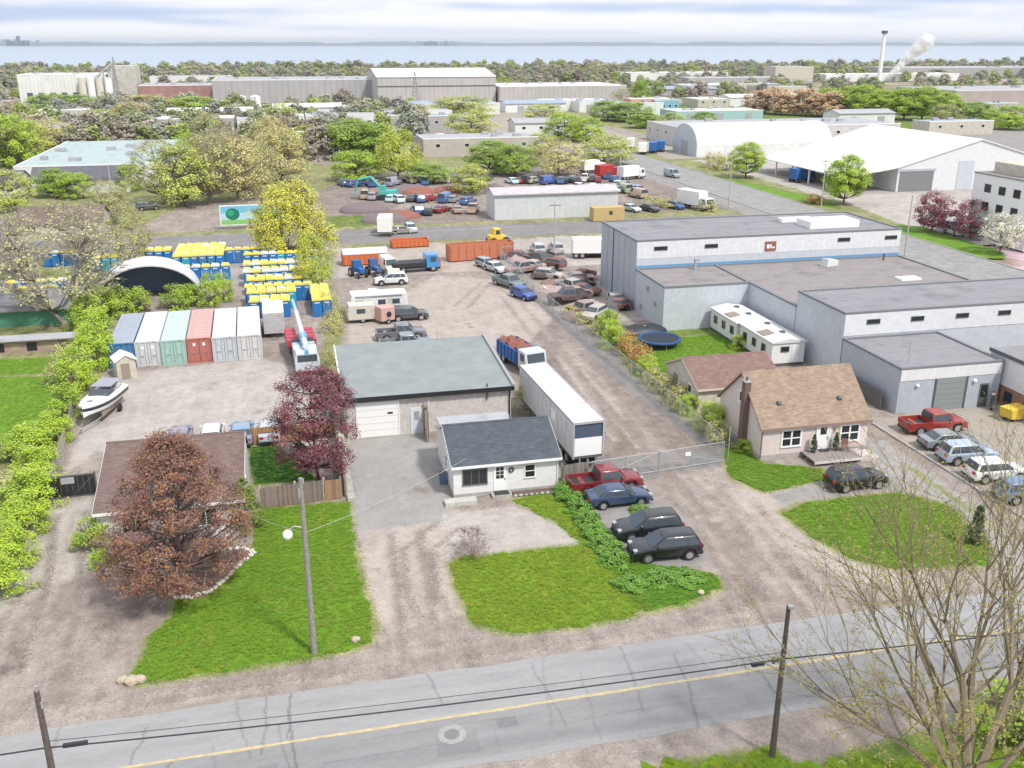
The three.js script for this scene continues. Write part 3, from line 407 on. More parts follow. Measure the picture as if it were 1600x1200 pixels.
{ // pink house
  const o = thing('pink_house', 'pale pink house with steep tan roof, porch and side chimney', 'house', 34.6, -63.2);
  const r = gable(o, 9.3, 7.6, 2.8, 6.0, M.pink, M.tanShingle, { over: 0.25, rake: 0.18, fascia: mat(0.26, 0.18, 0.155, { rough: 0.7 }) });
  mk('foundation', bb(-0.02, 9.32, 0, 0.4, -7.62, 0.02), mat(0.42, 0.40, 0.38, { tex: 'block', m: 2 }), o);
  for (const [x, w] of [[1.85, 1.5], [6.95, 1.5]]) win(o, x, 1.05, 0.001, w, 1.25, { cols: 2, rows: 2, bar: 0.13 });
  win(o, -0.001, 3.6, -4.1, 0.55, 0.8, { turn: -Math.PI / 2, bar: 0.12 });
  const d = mk('door', [bb(4.85, 5.85, 0.5, 2.6, 0, 0.06)], M.trim, o); mk('door_glass', bb(5.08, 5.62, 1.75, 2.35, 0.062, 0.075), M.glass, d); mk('handle', bx(0.05, 0.14, 0.06, 5.75, 1.45, 0.09), M.darkGrey, d); mk('door_frame', [bb(4.72, 4.85, 0.5, 2.72, 0, 0.09), bb(5.85, 5.98, 0.5, 2.72, 0, 0.09), bb(4.85, 5.85, 2.6, 2.72, 0, 0.09)], M.trim, d); mk('wall_lamp', bx(0.14, 0.24, 0.14, 6.35, 2.1, 0.09), mat(0.4, 0.3, 0.15), o); mk('door_mat', bb(4.95, 5.75, 0.5, 0.53, 0.15, 0.6), M.black, o);
  const c = mk('chimney', [bb(-0.5, -0.01, 0, 5.7, -2.95, -2.35)], M.chimney, o); mk('chimney_pot', bb(-0.54, 0.0, 5.7, 5.8, -3.0, -2.3), M.concrete, c); mk('flue', cyl(0.1, 0.1, 0.3, -0.26, 5.8, -2.65, 8), M.darkGrey, c);
  for (const x of [2.0, 7.3]) mk('roof_vent', prism([[-0.17, 0], [0.17, 0], [0.17, 0.12], [-0.17, 0.2]], 0.32, 0.02).rotateX(0.7).translate(x, 4.15, -1.35), M.darkGrey, r);
  const p = mk('porch', [bb(3.6, 7.6, 0.32, 0.42, 0.03, 2.15), ...[3.75, 5.5, 7.4].map((x) => bb(x - 0.06, x + 0.06, 0, 0.32, 1.9, 2.02))], M.greyWood, o); for (let i = 0; i < 14; i++) mk('deck_board', bb(3.55, 7.65, 0.42, 0.465, 0.04 + i * 0.153, 0.04 + i * 0.153 + 0.143), M.deck, p); mk('rim_board', bb(3.54, 7.66, 0.25, 0.46, 2.19, 2.22), mat(0.6, 0.56, 0.54), p);
  mk('step', [bb(7.7, 9.3, 0, 0.22, 0.3, 2.0), bb(7.7, 8.4, 0.22, 0.40, 0.35, 1.95)], mat(0.66, 0.60, 0.55, { tex: 'grain', m: 2 }), o); mk('railing', [bar([7.6, 0.45, 2.1], [7.6, 1.35, 2.1], 0.03), bar([7.6, 0.45, 0.1], [7.6, 1.35, 0.1], 0.03), bar([7.6, 1.33, 0.1], [7.6, 1.33, 2.1], 0.03), ...Array.from({ length: 9 }, (_, i) => bar([7.6, 0.5, 0.3 + i * 0.2], [7.6, 1.33, 0.3 + i * 0.2], 0.012, 0.012, 4))], M.rustRed, o);
  mk('gutter_pipe', bar([0.03, 0.2, 0.07], [0.03, 2.7, 0.07], 0.05), mat(0.22, 0.15, 0.13), o);
  const ch = thing('porch_chair', 'brown chair standing on the pink house porch', 'chair', 34.6 + 6.95, -63.2 + 0.75, -0.4, null, 0.465); const cm = mat(0.24, 0.13, 0.1); mk('seat', bb(-0.25, 0.25, 0.4, 0.45, -0.25, 0.25), cm, ch); mk('backrest', bb(-0.25, 0.25, 0.45, 0.95, -0.27, -0.23), cm, ch); for (const [x, z] of [[-1, -1], [-1, 1], [1, -1], [1, 1]]) mk('leg', bb(x * 0.23 - 0.025, x * 0.23 + 0.025, 0, 0.4, z * 0.22 - 0.025, z * 0.22 + 0.025), cm, ch);
}
{ // cream garage
  const o = thing('cream_garage', 'small cream garage with brown roof behind the pink house', 'garage', 34.0, -74.0);
  gable(o, 8, 7.4, 2.3, 3.9, M.cream, M.redBrown, { over: 0.3, rake: 0.2, fascia: mat(0.6, 0.54, 0.45) }); win(o, -0.001, 1.3, -2.2, 0.7, 0.7, { turn: -Math.PI / 2 }); const d = mk('door', bb(-0.05, 0, 0, 2.0, -5.6, -4.7), M.greyWood, o); mk('handle', bx(0.05, 0.1, 0.05, -0.08, 1, -4.85), M.darkGrey, d); win(o, 4.5, 1.2, 0.001, 0.9, 0.7);
}
{ // grey industrial building
  const o = thing('industrial_building', 'large grey and white industrial building with stepped flat roofs', 'building', 40.5, -108.5);
  const X = (x) => x - 40.5, Z = (z) => z + 108.5;
  const vol = (x0, x1, z0, z1, h, roofM, wallM) => { // z0 front
    const w = mk('wall', bb(X(x0), X(x1), 0, h, Z(z0), Z(z1)), wallM, o);
    const r = mk('flat_roof', bb(X(x0) + 0.24, X(x1) - 0.24, h + 0.002, h + 0.06, Z(z0) - 0.24, Z(z1) + 0.24), roofM, o);
    mk('parapet', [bb(X(x0) - 0.06, X(x1) + 0.06, h + 0.004, h + 0.2, Z(z0) - 0.22, Z(z0) + 0.06), bb(X(x0) - 0.06, X(x1) + 0.06, h + 0.004, h + 0.2, Z(z1) - 0.06, Z(z1) + 0.22), bb(X(x0) - 0.06, X(x0) + 0.22, h + 0.006, h + 0.198, Z(z0) - 0.225, Z(z1) + 0.225), bb(X(x1) - 0.22, X(x1) + 0.06, h + 0.006, h + 0.198, Z(z0) - 0.225, Z(z1) + 0.225)], mat(0.18, 0.185, 0.2, { rough: 0.6 }), r);
    for (let z = z0 - 2.2; z > z1 + 1; z -= 2.4) mk('roof_seam', bb(X(x0) + 0.3, X(x1) - 0.3, h + 0.061, h + 0.075, Z(z) - 0.05, Z(z) + 0.05), roofM, r);
    return [w, r];
  };
  const [wA, rA] = vol(40.5, 76.5, -108.5, -122, 8.45, M.flatRoof, M.greyMetal);
  mk('white_band', bb(X(40.56), X(76.4), 6.35, 8.4, 0, 0.05), M.whiteMetal, wA); mk('grey_band', bb(X(40.56), X(76.4), 5.5, 6.33, 0, 0.04), M.paleGrey, wA); mk('blue_band', bb(X(40.56), X(76.4), 5.06, 5.49, 0, 0.06), M.blueBand, wA);
  for (const x of [43.6, 50.2, 68.3, 75.0]) win(o, X(x) - 0.8, 7.35, 0.051, 1.6, 0.36, { frame: M.darkGrey, sill: false });
  const sg = mk('sign', bb(X(57.4), X(58.9), 6.55, 7.75, 0.052, 0.13), M.rustRed, o); mk('lettering', [bb(X(57.65), X(58.0), 6.9, 7.4, 0.131, 0.14), bb(X(58.1), X(58.28), 6.9, 7.4, 0.131, 0.14), bb(X(58.38), X(58.7), 6.9, 7.1, 0.131, 0.14)], M.trim, sg);
  for (let z = -110.5; z > -121.5; z -= 2.2) mk('wall_seam', bb(-0.05, 0, 0, 8.3, Z(z) - 0.05, Z(z) + 0.05), M.greyMetal, wA); mk('corner_trim', bb(-0.07, 0.0, 0, 8.4, Z(-117) - 0.12, Z(-117) + 0.12), M.darkGrey, wA);
  const [wB, rB] = vol(40.5, 50.9, -99, -108.4, 5.0, M.flatRoofBrown, M.paleGrey); vol(50.905, 76.4, -88.3, -108.4, 4.99, M.flatRoofBrown, M.paleGrey);
  const [wC, rC] = vol(50.95, 80, -79.2, -88.2, 6.6, M.flatRoof, M.paleGrey); mk('white_band', bb(X(51.0), X(79.9), 4.45, 6.55, Z(-79.2), Z(-79.2) + 0.05), M.whiteMetal, wC);
  for (const x of [54.0, 58.8, 63.8, 68.6]) win(o, X(x) - 0.6, 5.55, Z(-79.2) + 0.051, 1.3, 0.36, { frame: M.darkGrey, sill: false });
  const [wD, rD] = vol(51.0, 61.3, -69.75, -79.1, 4.1, M.flatRoof, M.greyMetal); mk('white_band', bb(X(51.05), X(61.25), 3.05, 4.08, Z(-69.75), Z(-69.75) + 0.05), M.whiteMetal, wD);
  const rd = mk('roller_door', [bb(X(54.6), X(54.75), 0, 3.0, Z(-69.75), Z(-69.75) + 0.1), bb(X(57.75), X(57.9), 0, 3.0, Z(-69.75), Z(-69.75) + 0.1)], M.darkGrey, o); for (let i = 0; i < 6; i++) mk('panel', bb(X(54.76), X(57.74), i * 0.5 + 0.01, i * 0.5 + 0.49, Z(-69.75), Z(-69.75) + 0.04), mat(0.23, 0.26, 0.26, { rough: 0.5 }), rd);
  const md = mk('door', bb(X(59.3), X(60.2), 0, 2.2, Z(-69.75), Z(-69.75) + 0.05), M.darkGrey, o); mk('door_glass', bb(X(59.42), X(60.08), 0.9, 2.05, Z(-69.75) + 0.052, Z(-69.75) + 0.06), M.glass, md); for (const x of [52.8, 58.6]) mk('wall_lamp', new THREE.SphereGeometry(0.18, 10, 6).translate(X(x), 2.55, Z(-69.75) + 0.1), M.trim, o);
  const hv = mk('roof_unit', [new THREE.BoxGeometry(7, 0.9, 3.6).translate(X(68.5), 8.95, -4.5)], M.trim, rA); mk('duct', bx(4.5, 0.5, 1.2, X(66), 8.76, -8.5), M.trim, rA);
  mk('roof_unit', prism([[-1, 0], [1, 0], [1, 0.7], [-0.8, 1.0]], 1.1, 0.06).rotateY(0.3).translate(X(64.5), 5.07, Z(-105)), mat(0.6, 0.62, 0.62), rB); mk('skylight', bb(X(68.4), X(71), 5.06, 5.3, Z(-97.2), Z(-95.8)), M.trim, rB); mk('vent_pipe', [cyl(0.16, 0.16, 1.3, X(47.5), 5, Z(-106.8), 10), bx(0.7, 0.3, 0.3, X(47.7), 6.3, Z(-106.8))], M.lightRoof, rB); mk('vent_pipe', cyl(0.12, 0.12, 0.9, X(73), 5, Z(-106.5), 8), M.darkGrey, rB);
  const an = mk('antenna_mast', [bar([X(52.6), 4.1, Z(-71.2)], [X(52.6), 6.4, Z(-71.2)], 0.03), ...[[-0.9, 0.5], [0.9, 0.4], [0, -1]].map(([a, b]) => bar([X(52.6), 5.4, Z(-71.2)], [X(52.6) + a, 4.15, Z(-71.2) + b], 0.012, 0.012, 4))], M.galv, rD);
  for (const [z, y] of [[-101.5, 2.6], [-104, 3.8], [-106, 1.2]]) mk('wall_vent', bx(0.25, 0.5, 0.5, -0.12, y, Z(z)), M.lightRoof, wB);
  const f = thing('dark_fence', 'dark grey slatted fence along the grey building beside the pink house', 'fence', 50.3, -74.5); for (let i = 0; i < 24; i++) mk('board', bb(-0.05, 0.02, 0, 1.7, -3.6 + i * 0.3, -3.6 + i * 0.3 + 0.27), mat(0.17, 0.175, 0.18, { tex: 'wood', m: 2 }), f); mk('rail', [bb(-0.0, 0.08, 0.3, 0.4, -3.6, 3.6), bb(-0.0, 0.08, 1.3, 1.4, -3.6, 3.6)].map((g) => g.translate(0.03, 0, 0)), M.darkGrey, f);
}
{ // brick based white building at the right edge
  const o = thing('white_brick_building', 'white building with orange brick base right of the roller door', 'building', 61.6, -71.8);
  mk('wall', bb(0, 14, 1.9, 4.6, 0, 8.6), M.whiteMetal, o); mk('brick_base', bb(0.05, 13.9, 0, 1.9, 0.05, 8.5), M.brick, o); const r = mk('flat_roof', bb(-0.1, 14.1, 4.6, 4.75, -0.1, 8.7), M.flatRoof, o); mk('parapet', bb(-0.16, -0.1, 4.5, 4.85, -0.1, 8.7), M.darkGrey, r); for (let i = 0; i < 2; i++) win(o, -0.001 + 0.05, 0.6, 2.5 + i * 2.6, 1.0, 0.9, { turn: -Math.PI / 2, frame: M.darkGrey });
}
{ // site offices beside the grey building
  for (const [x, z, w, d, label] of [[46.4, -84.2, 3.6, 7.4, 'white site office trailer nearest the cream garage, beside the grey wall'], [46.1, -91.8, 3.8, 6.6, 'white site office trailer farther back against the grey building']]) {
    const o = thing('site_office', label, 'trailer', x, z, 0, 'site offices by the grey building'); mk('wall', bb(0, w, 0.35, 2.55, -d, 0), M.white, o); const r = mk('roof', prism([[-0.15, 2.5], [w + 0.15, 2.5], [w + 0.15, 2.62], [w / 2, 2.95], [-0.15, 2.62]], d + 0.3).translate(0, 0, -d / 2), mat(0.7, 0.7, 0.7, { tex: 'ribs', m: 2 }), o); mk('roof_panel', prism([[0.1, 2.7], [1.3, 2.85], [1.3, 2.9], [0.1, 2.75]], 1.6).translate(0, 0, -d * 0.4), M.greyWood, r);
    mk('skirt', bb(0.05, w - 0.05, 0, 0.35, -d + 0.05, -0.05), M.darkGrey, o); for (let i = 0; i < 3; i++) win(o, -0.001, 1.2, -d + 1 + i * 2.1, 0.7, 0.7, { turn: -Math.PI / 2, frame: M.darkGrey }); win(o, 1.0, 1.6, 0.001, 0.8, 0.45, { frame: M.darkGrey, sill: false }); const dd = mk('door', bb(2.2, 3.0, 0.4, 2.2, 0, 0.05), M.trim, o); mk('handle', bx(0.05, 0.1, 0.05, 2.9, 1.2, 0.075), M.darkGrey, dd);
    for (const q of [-d * 0.3, -d * 0.75]) mk('roof_vent', bx(0.5, 0.25, 0.4, w * 0.6, 2.95, q), M.darkGrey, r);
  }
}
// plain sheds, warehouses and plants farther off: [name, label, category, x, z front, w, d, h, wall, roof, options]
function shed(name, label, x, z, w, d, h, wallM, roofM, { pitch = 0, doors = 0, windows = 0, left = 0, axis = 'x', cat = 'building', group } = {}) {
  const o = thing(name, label, cat, x, z, 0, group);
  if (pitch) {
    if (axis === 'x') { mk('wall', alongX([[0, 0], [d, 0], [d, h], [d / 2, h + pitch], [0, h]], 0, w), wallM, o); mk('roof', alongX([[-0.4, h - 0.05], [d / 2, h + pitch + 0.03], [d + 0.4, h - 0.05], [d + 0.4, h + 0.15], [d / 2, h + pitch + 0.25], [-0.4, h + 0.15]], -0.3, w + 0.3), roofM, o); }
    else { mk('wall', prism([[0, 0], [w, 0], [w, h], [w / 2, h + pitch], [0, h]], d).translate(0, 0, -d / 2), wallM, o); mk('roof', prism([[-0.5, h - 0.05], [w / 2, h + pitch + 0.03], [w + 0.5, h - 0.05], [w + 0.5, h + 0.15], [w / 2, h + pitch + 0.25], [-0.5, h + 0.15]], d + 0.6).translate(0, 0, -d / 2), roofM, o); }
  } else { mk('wall', bb(0, w, 0, h, -d, 0), wallM, o); const r = mk('flat_roof', bb(0.15, w - 0.15, h, h + 0.1, -d + 0.15, -0.15), roofM, o); mk('parapet', [bb(-0.05, w + 0.05, h + 0.002, h + 0.3, -0.16, 0.05), bb(-0.05, 0.14, h + 0.002, h + 0.3, -d, -0.17)], M.trim, r); const q = rng(Math.round(x * 7 + z * 3)); for (let i = 0; i < Math.min(6, w * d / 150); i++) mk('roof_unit', bx(1.5 + q() * 1.5, 0.9, 1.5, w * (0.1 + 0.8 * q()), h + 0.55, -d * (0.15 + 0.7 * q())), M.lightRoof, r); }
  for (let i = 0; i < doors; i++) { const dx = w * (i + 0.5) / doors; mk('door', bb(dx - 1.6, dx + 1.6, 0, Math.min(3.6, h * 0.75), 0, 0.08), M.lightRoof, o); }
  for (let i = 0; i < windows; i++) { const dx = w * (i + 0.5) / windows; win(o, dx - 0.6, h * 0.55, 0.001, 1.2, 0.9, { frame: M.trim, sill: false }); }
  for (let i = 0; i < left; i++) win(o, -0.001, h * 0.55, -d * (i + 0.7) / left, 1.2, 0.9, { turn: -Math.PI / 2, sill: false });
  return o;
}
shed('metal_shed', 'long low white metal shed with rounded eaves beside the salvage yard', 37, -174.5, 24, 7.5, 4.6, mat(0.62, 0.64, 0.66, { tex: 'ribs', m: 5 }), mat(0.55, 0.52, 0.52, { tex: 'membrane', m: 7 }), { pitch: 0.7 });
{ const o = shed('barn_warehouse', 'big white gabled warehouse with an open bay on its left', 131, -190, 40, 42, 5.2, M.whiteMetal, M.fabric, { pitch: 5.6, axis: 'z' });
  mk('canopy_roof', prism([[-12.5, 3.4], [0.1, 5.1], [0.1, 5.3], [-12.5, 3.6]], 42).translate(-0.5, 0, -21), M.fabric, o); for (let i = 0; i < 6; i++) mk('canopy_post', bb(-12.2, -11.9, 0, 3.4, -0.6 - i * 8, -0.3 - i * 8), M.trim, o); mk('bay_shade_panel', bb(0.5, 9.0, 0, 4.4, 0.0, 0.05), M.asphaltGrey, o); mk('big_door', bb(15, 19, 0, 6.4, 0, 0.08), M.paleGrey, o); mk('bay_header', bb(-0.2, 9.4, 4.4, 4.9, 0.0, 0.12), M.greyMetal, o); }  // the open bay is a flat panel, its inner shade put into the colour
{ // arched fabric building
  const o = thing('fabric_arch_building', 'long white arched fabric building behind the street trees', 'building', 116, -265);
  const sh = [[0, 0]], n = 18; for (let i = 0; i <= n; i++) { const a = Math.PI * i / n; sh.push([9 - 9 * Math.cos(a), 3.2 + 5.6 * Math.sin(a)]); } sh.push([18, 0]);
  mk('cover', alongX(sh, 0, 43), M.fabric, o); mk('end_wall', alongX(sh.map(([a, b]) => [9 + (a - 9) * 0.985, b * 0.985]), -0.1, -0.01), M.paleGrey, o); for (let i = 1; i < 8; i++) mk('seam', alongX([...sh.slice(1, -1).map(([a, b]) => [9 + (a - 9) * 1.006, 3.2 + (b - 3.2) * 1.006]), ...sh.slice(1, -1).reverse()], i * 5.4 - 0.06, i * 5.4 + 0.06), M.fabric, o); mk('door', bb(-0.16, -0.11, 0, 4, -11.5, -6.5), M.lightRoof, o);
}
shed('white_office_block', 'low white block with square windows behind the arched building', 122, -292, 78, 30, 5.8, mat(0.6, 0.58, 0.57, { tex: 'soft', m: 9 }), M.lightRoof, { windows: 12, left: 4 });
{ // white office at right edge
  const o = thing('white_office', 'white three storey office with dark ribbon windows at the right edge', 'building', 112.5, -128); mk('wall', bb(0, 30, 0, 10.6, -14, 0), M.trim, o); const r = mk('flat_roof', bb(-0.1, 30.1, 10.6, 10.8, -14.1, 0.1), M.flatRoofBrown, o); mk('penthouse', bb(2, 20, 10.8, 12.6, -12, -4), M.cream, r);
  for (const y of [2.0, 5.0, 7.9]) for (let i = 0; i < 8; i++) win(o, 0.8 + i * 1.5, y, 0.001, 1.35, 1.3, { frame: M.darkGrey, sill: false, bar: 0.08 }); for (const y of [5.0, 7.9]) for (let i = 0; i < 3; i++) win(o, -0.001, y, -11 + i * 3.4, 1.4, 1.2, { turn: -Math.PI / 2, frame: M.darkGrey, sill: false }); mk('door', bb(13, 15, 0, 2.3, 0.002, 0.07), M.glass, o); }
{ // quonset
  const o = thing('quonset_shelter', 'open white arched storage shelter behind the shipping containers', 'shelter', -18.2, -126, 0.1);
  const n = 20, out = [], inn = []; for (let i = 0; i <= n; i++) { const a = Math.PI * i / n; out.push([-6.4 * Math.cos(a), 4.7 * Math.sin(a)]); inn.unshift([-6.25 * Math.cos(a), 4.55 * Math.sin(a)]); }
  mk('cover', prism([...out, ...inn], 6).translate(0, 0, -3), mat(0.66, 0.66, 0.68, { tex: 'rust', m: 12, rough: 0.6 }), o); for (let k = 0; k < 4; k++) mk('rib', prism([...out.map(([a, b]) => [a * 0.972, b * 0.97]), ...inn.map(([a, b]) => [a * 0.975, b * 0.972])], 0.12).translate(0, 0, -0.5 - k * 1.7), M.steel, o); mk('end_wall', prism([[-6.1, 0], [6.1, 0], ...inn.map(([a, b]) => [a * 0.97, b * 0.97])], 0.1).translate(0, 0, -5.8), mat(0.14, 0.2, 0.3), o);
}
shed('teal_roof_greenhouse', 'wide flat building with pale teal striped roof among the left trees', -60, -240, 34, 62, 4.6, M.white, M.tealRoof, { windows: 7, left: 5 });
for (let i = 0; i < 2; i++) shed('dark_roof_house', ['grey house with dark hipped roof left of the teal roofed building', 'low house with dark roof in front of the teal roofed building'][i], [-70, -54][i], [-222, -228][i], [15, 20][i], [11, 9][i], 3, M.white, mat(0.17, 0.17, 0.2, { tex: 'shingle', m: 8 }), { pitch: 2.2, windows: 4, cat: 'house' });
{ const o = shed('pale_bungalow', 'pale bungalow with brown roof among sparse trees at left', -44, -172, 13, 9, 2.8, M.cream, M.brownShingle, { pitch: 2, windows: 3, cat: 'house' }); }
{ const o = shed('grey_bungalow', 'grey bungalow with weathered roof behind the pale budding trees', -58, -160, 14, 9, 2.8, M.white, mat(0.3, 0.27, 0.27, { tex: 'shingle', m: 7 }), { pitch: 2, windows: 4, cat: 'house' }); }
{ // green walled stall at far left
  const o = thing('green_lean_to', 'long green sided lean-to with grey sloping roof at left edge', 'shed', -36.5, -117.5); mk('wall', bb(0, 11, 0, 2.2, -4, 0), mat(0.10, 0.30, 0.19, { tex: 'ribs', m: 2.2 }), o); mk('roof', prism([[-0.2, 2.2], [11.2, 2.2], [11.2, 2.35], [-0.2, 2.35]], 5).rotateX(0.28).translate(0, 0.45, -2.4), M.flatRoof, o);
  const t = thing('junk_shelf', 'low pinkish wall of stored junk below the green lean-to', 'storage', -33.5, -106.5); mk('wall', bb(0, 10, 0, 1.4, -1.6, 0), mat(0.42, 0.30, 0.28, { tex: 'rust', m: 2 }), t); mk('roof', bb(-0.2, 10.3, 1.4, 1.52, -1.8, 0.5), M.lightRoof, t); for (let i = 0; i < 6; i++) mk('bay', bb(0.4 + i * 1.6, 1.4 + i * 1.6, 0.2, 1.1, 0.002, 0.04), i % 2 ? M.black : mat(0.35, 0.3, 0.2), t); }
// far factory and plants
shed('grey_factory', 'long grey metal factory hall, left wing, in the far background', -36, -566, 94, 60, 12, M.farGrey, M.lightRoof, { group: 'far factory' });
{ const o = shed('tall_factory', 'tallest far factory hall with white roof edge, behind the trees', 50, -533, 64, 60, 14.2, mat(0.5, 0.485, 0.47, { tex: 'ribs', m: 30 }), M.trim, { pitch: 3.6, group: 'far factory' }); mk('dark_line', bb(0, 64, 9.2, 9.8, 0, 0.1), M.darkGrey, o); }
shed('low_factory', 'lower far factory wing right of the tallest hall', 115, -528, 72, 50, 9, mat(0.5, 0.475, 0.46, { tex: 'ribs', m: 30 }), M.trim, { group: 'far factory' });
shed('red_factory', 'far reddish brick factory left of the grey hall', -78, -600, 42, 40, 8.4, mat(0.42, 0.24, 0.22, { tex: 'grain', m: 20 }), M.lightRoof, { group: 'far factory' });
{ const o = shed('white_plant', 'far white processing plant at upper left with silos', -142, -606, 46, 36, 14.5, mat(0.78, 0.78, 0.77, { tex: 'ribs', m: 24 }), M.trim); mk('tower', bb(47, 62, 0, 19, -24, -4), mat(0.62, 0.6, 0.54, { tex: 'grain', m: 12 }), o); for (let i = 0; i < 4; i++) mk('silo', cyl(2.1, 2.1, 13, 34 + i * 4.6, 0, 3, 14), i % 2 ? M.trim : mat(0.6, 0.58, 0.5), o); mk('pipe_bridge', [bar([40, 12, 2], [52, 22, -4], 0.5), bar([52, 0, 4], [52, 24, 4], 0.4), bar([46, 0, 4], [46, 18, 4], 0.4)], M.steel, o); for (let i = 0; i < 5; i++) mk('door', bb(4 + i * 6, 7 + i * 6, 0, 5, 0, 0.2), M.darkGrey, o); }
[['white_warehouse', 'far white warehouse at centre right before the lakeside trees', 292.61, -816.60, 90, 40, 7], ['grey_warehouse', 'far grey flat warehouse right of the tallest hall', 304.83, -720.22, 80, 30, 6], ['cream_block', 'far cream block standing above the flat roofs', 393.02, -750.78, 34, 20, 13], ['long_warehouse', 'far long pale warehouse beyond the green trees', 455.53, -778.99, 130, 30, 6], ['pink_warehouse', 'large far pinkish warehouse at upper right edge', 323.39, -430.65, 120, 50, 9], ['flat_warehouse', 'far grey roofed warehouse right of the chimney stack', 571.70, -851.66, 260, 60, 9], ['teal_warehouse', 'pale teal flat building in front of rust coloured trees', 161.04, -391.92, 40, 18, 4], ['small_white_warehouse', 'small far white hall left of the red factory', -96.98, -812.99, 60, 30, 7], ['white_trade_shed', 'white trade shed behind the willow at centre left', 8.39, -370.54, 26, 16, 6], ['glazed_shed', 'white shed with blue window behind the willow', -6.38, -363.29, 14, 12, 6.5], ['pale_trade_shed', 'pale shed with white roof under the tallest hall', 36.00, -403.45, 32, 14, 5], ['cream_trade_shed', 'long cream walled shed right of the willow', 38.84, -281.58, 34, 16, 5], ['orange_trade_shed', 'small orange shed between far trees right of centre', 155.61, -432.49, 20, 10, 7], ['blue_trade_shed', 'small blue shed right of the orange shed', 166.20, -430.04, 12, 10, 6.5], ['green_trade_shed', 'low shed with green front before the red factory', -38.85, -410.96, 24, 10, 4]].forEach(([n, l, x, z, w, d, h], i) => shed(n, l, x, z, w, d, h, [M.white, M.farGrey, M.cream, M.fabric, mat(0.46, 0.40, 0.37, { tex: 'soft', m: 30 }), M.farGrey, mat(0.34, 0.5, 0.52), M.white, M.white, M.white, M.white, mat(0.5, 0.45, 0.42, { tex: 'soft', m: 9 }), mat(0.55, 0.28, 0.17), mat(0.2, 0.42, 0.55), M.cream][i], i === 14 ? M.trim : i % 3 ? M.lightRoof : M.trim, { windows: i > 7 ? 4 : 0, doors: i < 8 ? 3 : 0 }));
{ // chimney stack and its steam
  const o = thing('chimney_stack', 'thin white chimney stack rising above the lake at right', 'chimney', 500, -769); mk('shaft', cyl(1.9, 1.5, 39, 0, 0, 0, 16), M.trim, o); mk('cap', cyl(2.6, 2.6, 2.2, 0, 39, 0, 16), M.darkGrey, o);
  const r = rng(8), ps = []; for (let i = 0; i < 70; i++) { const t = i / 70, s = 1.4 + t * 4.2 * (0.7 + 0.6 * r()); const g = new THREE.IcosahedronGeometry(s, 2); const p = g.attributes.position; for (let k = 0; k < p.count; k++) { const q = 1 + 0.35 * (nz(p.getX(k) / 9 + i * 0.17, p.getY(k) / 9 + p.getZ(k) / 13) - 0.5); p.setXYZ(k, p.getX(k) * q, p.getY(k) * q, p.getZ(k) * q); } g.computeVertexNormals(); ps.push(g.translate(8 + t * 34 + (r() - 0.5) * 6 * t, 4 + t * 30 + (r() - 0.5) * 7 * t, (r() - 0.5) * 6)); }
  tag(mk('steam_plume', ps, mat(0.92, 0.92, 0.92, { rough: 1, transparent: true, opacity: 0.16 })), 'white steam drifting up beside the chimney stack', 'steam', null, 'stuff').position.set(500, 0, -769);
}
{ // billboard with a green globe picture
  const o = thing('billboard', 'wide billboard with green tree print on pale blue, left of the willow', 'billboard', -6.08, -176.02, 0.02); const cv = document.createElement('canvas'); cv.width = 512; cv.height = 160; const c = cv.getContext('2d'); c.fillStyle = '#bfe3f2'; c.fillRect(0, 0, 512, 160); c.fillStyle = '#7fc7e8'; c.fillRect(0, 0, 512, 60); c.fillStyle = '#8fce7a'; c.fillRect(0, 120, 512, 40); c.fillStyle = '#1d7f63'; for (const [x, y, q] of [[90, 70, 52], [300, 74, 46], [352, 66, 50], [400, 84, 36]]) { c.beginPath(); c.arc(x, y, q, 0, 7); c.fill(); } c.fillStyle = '#2fae86'; for (const [x, y, q] of [[76, 60, 26], [312, 60, 22], [366, 54, 24]]) { c.beginPath(); c.arc(x, y, q, 0, 7); c.fill(); }
  const t = new THREE.CanvasTexture(cv); t.colorSpace = THREE.SRGBColorSpace; const pl = new THREE.PlaneGeometry(11.6, 3.2).translate(0, 2.5, 0.11); mk('panel', bx(11.9, 3.5, 0.2, 0, 2.5, 0), M.trim, o); mk('print', pl, mat(0.8, 0.8, 0.8, { tex: t, rough: 0.6 }), o, true); for (const x of [-4.5, 0, 4.5]) mk('post', cyl(0.14, 0.14, 1.2, x, -0.1, -0.1, 8), M.steel, o);
}
// ---------- vehicles ----------
const ord = (i) => ['first', 'second', 'third', 'fourth', 'fifth', 'sixth', 'seventh', 'eighth', 'ninth', 'tenth', 'eleventh', 'twelfth', 'thirteenth', 'fourteenth', 'fifteenth', 'sixteenth', 'seventeenth', 'eighteenth', 'nineteenth', 'twentieth'][i];
const paints = {};
function paint(r, g, b) { const k = [r, g, b].join(); return paints[k] || (paints[k] = mat(r, g, b, { rough: 0.35, clearcoat: 0.8, clearcoatRoughness: 0.08 })); }
const CM = { glass: mat(0.06, 0.075, 0.09, { rough: 0.06, specularIntensity: 1 }), tyre: mat(0.022, 0.022, 0.024, { rough: 0.9 }), rim: mat(0.5, 0.5, 0.52, { rough: 0.3, metal: 0.7 }), lamp: mat(0.34, 0.36, 0.38, { rough: 0.1 }), tail: mat(0.36, 0.02, 0.02, { rough: 0.2 }), trim: mat(0.03, 0.03, 0.032, { rough: 0.6 }) };
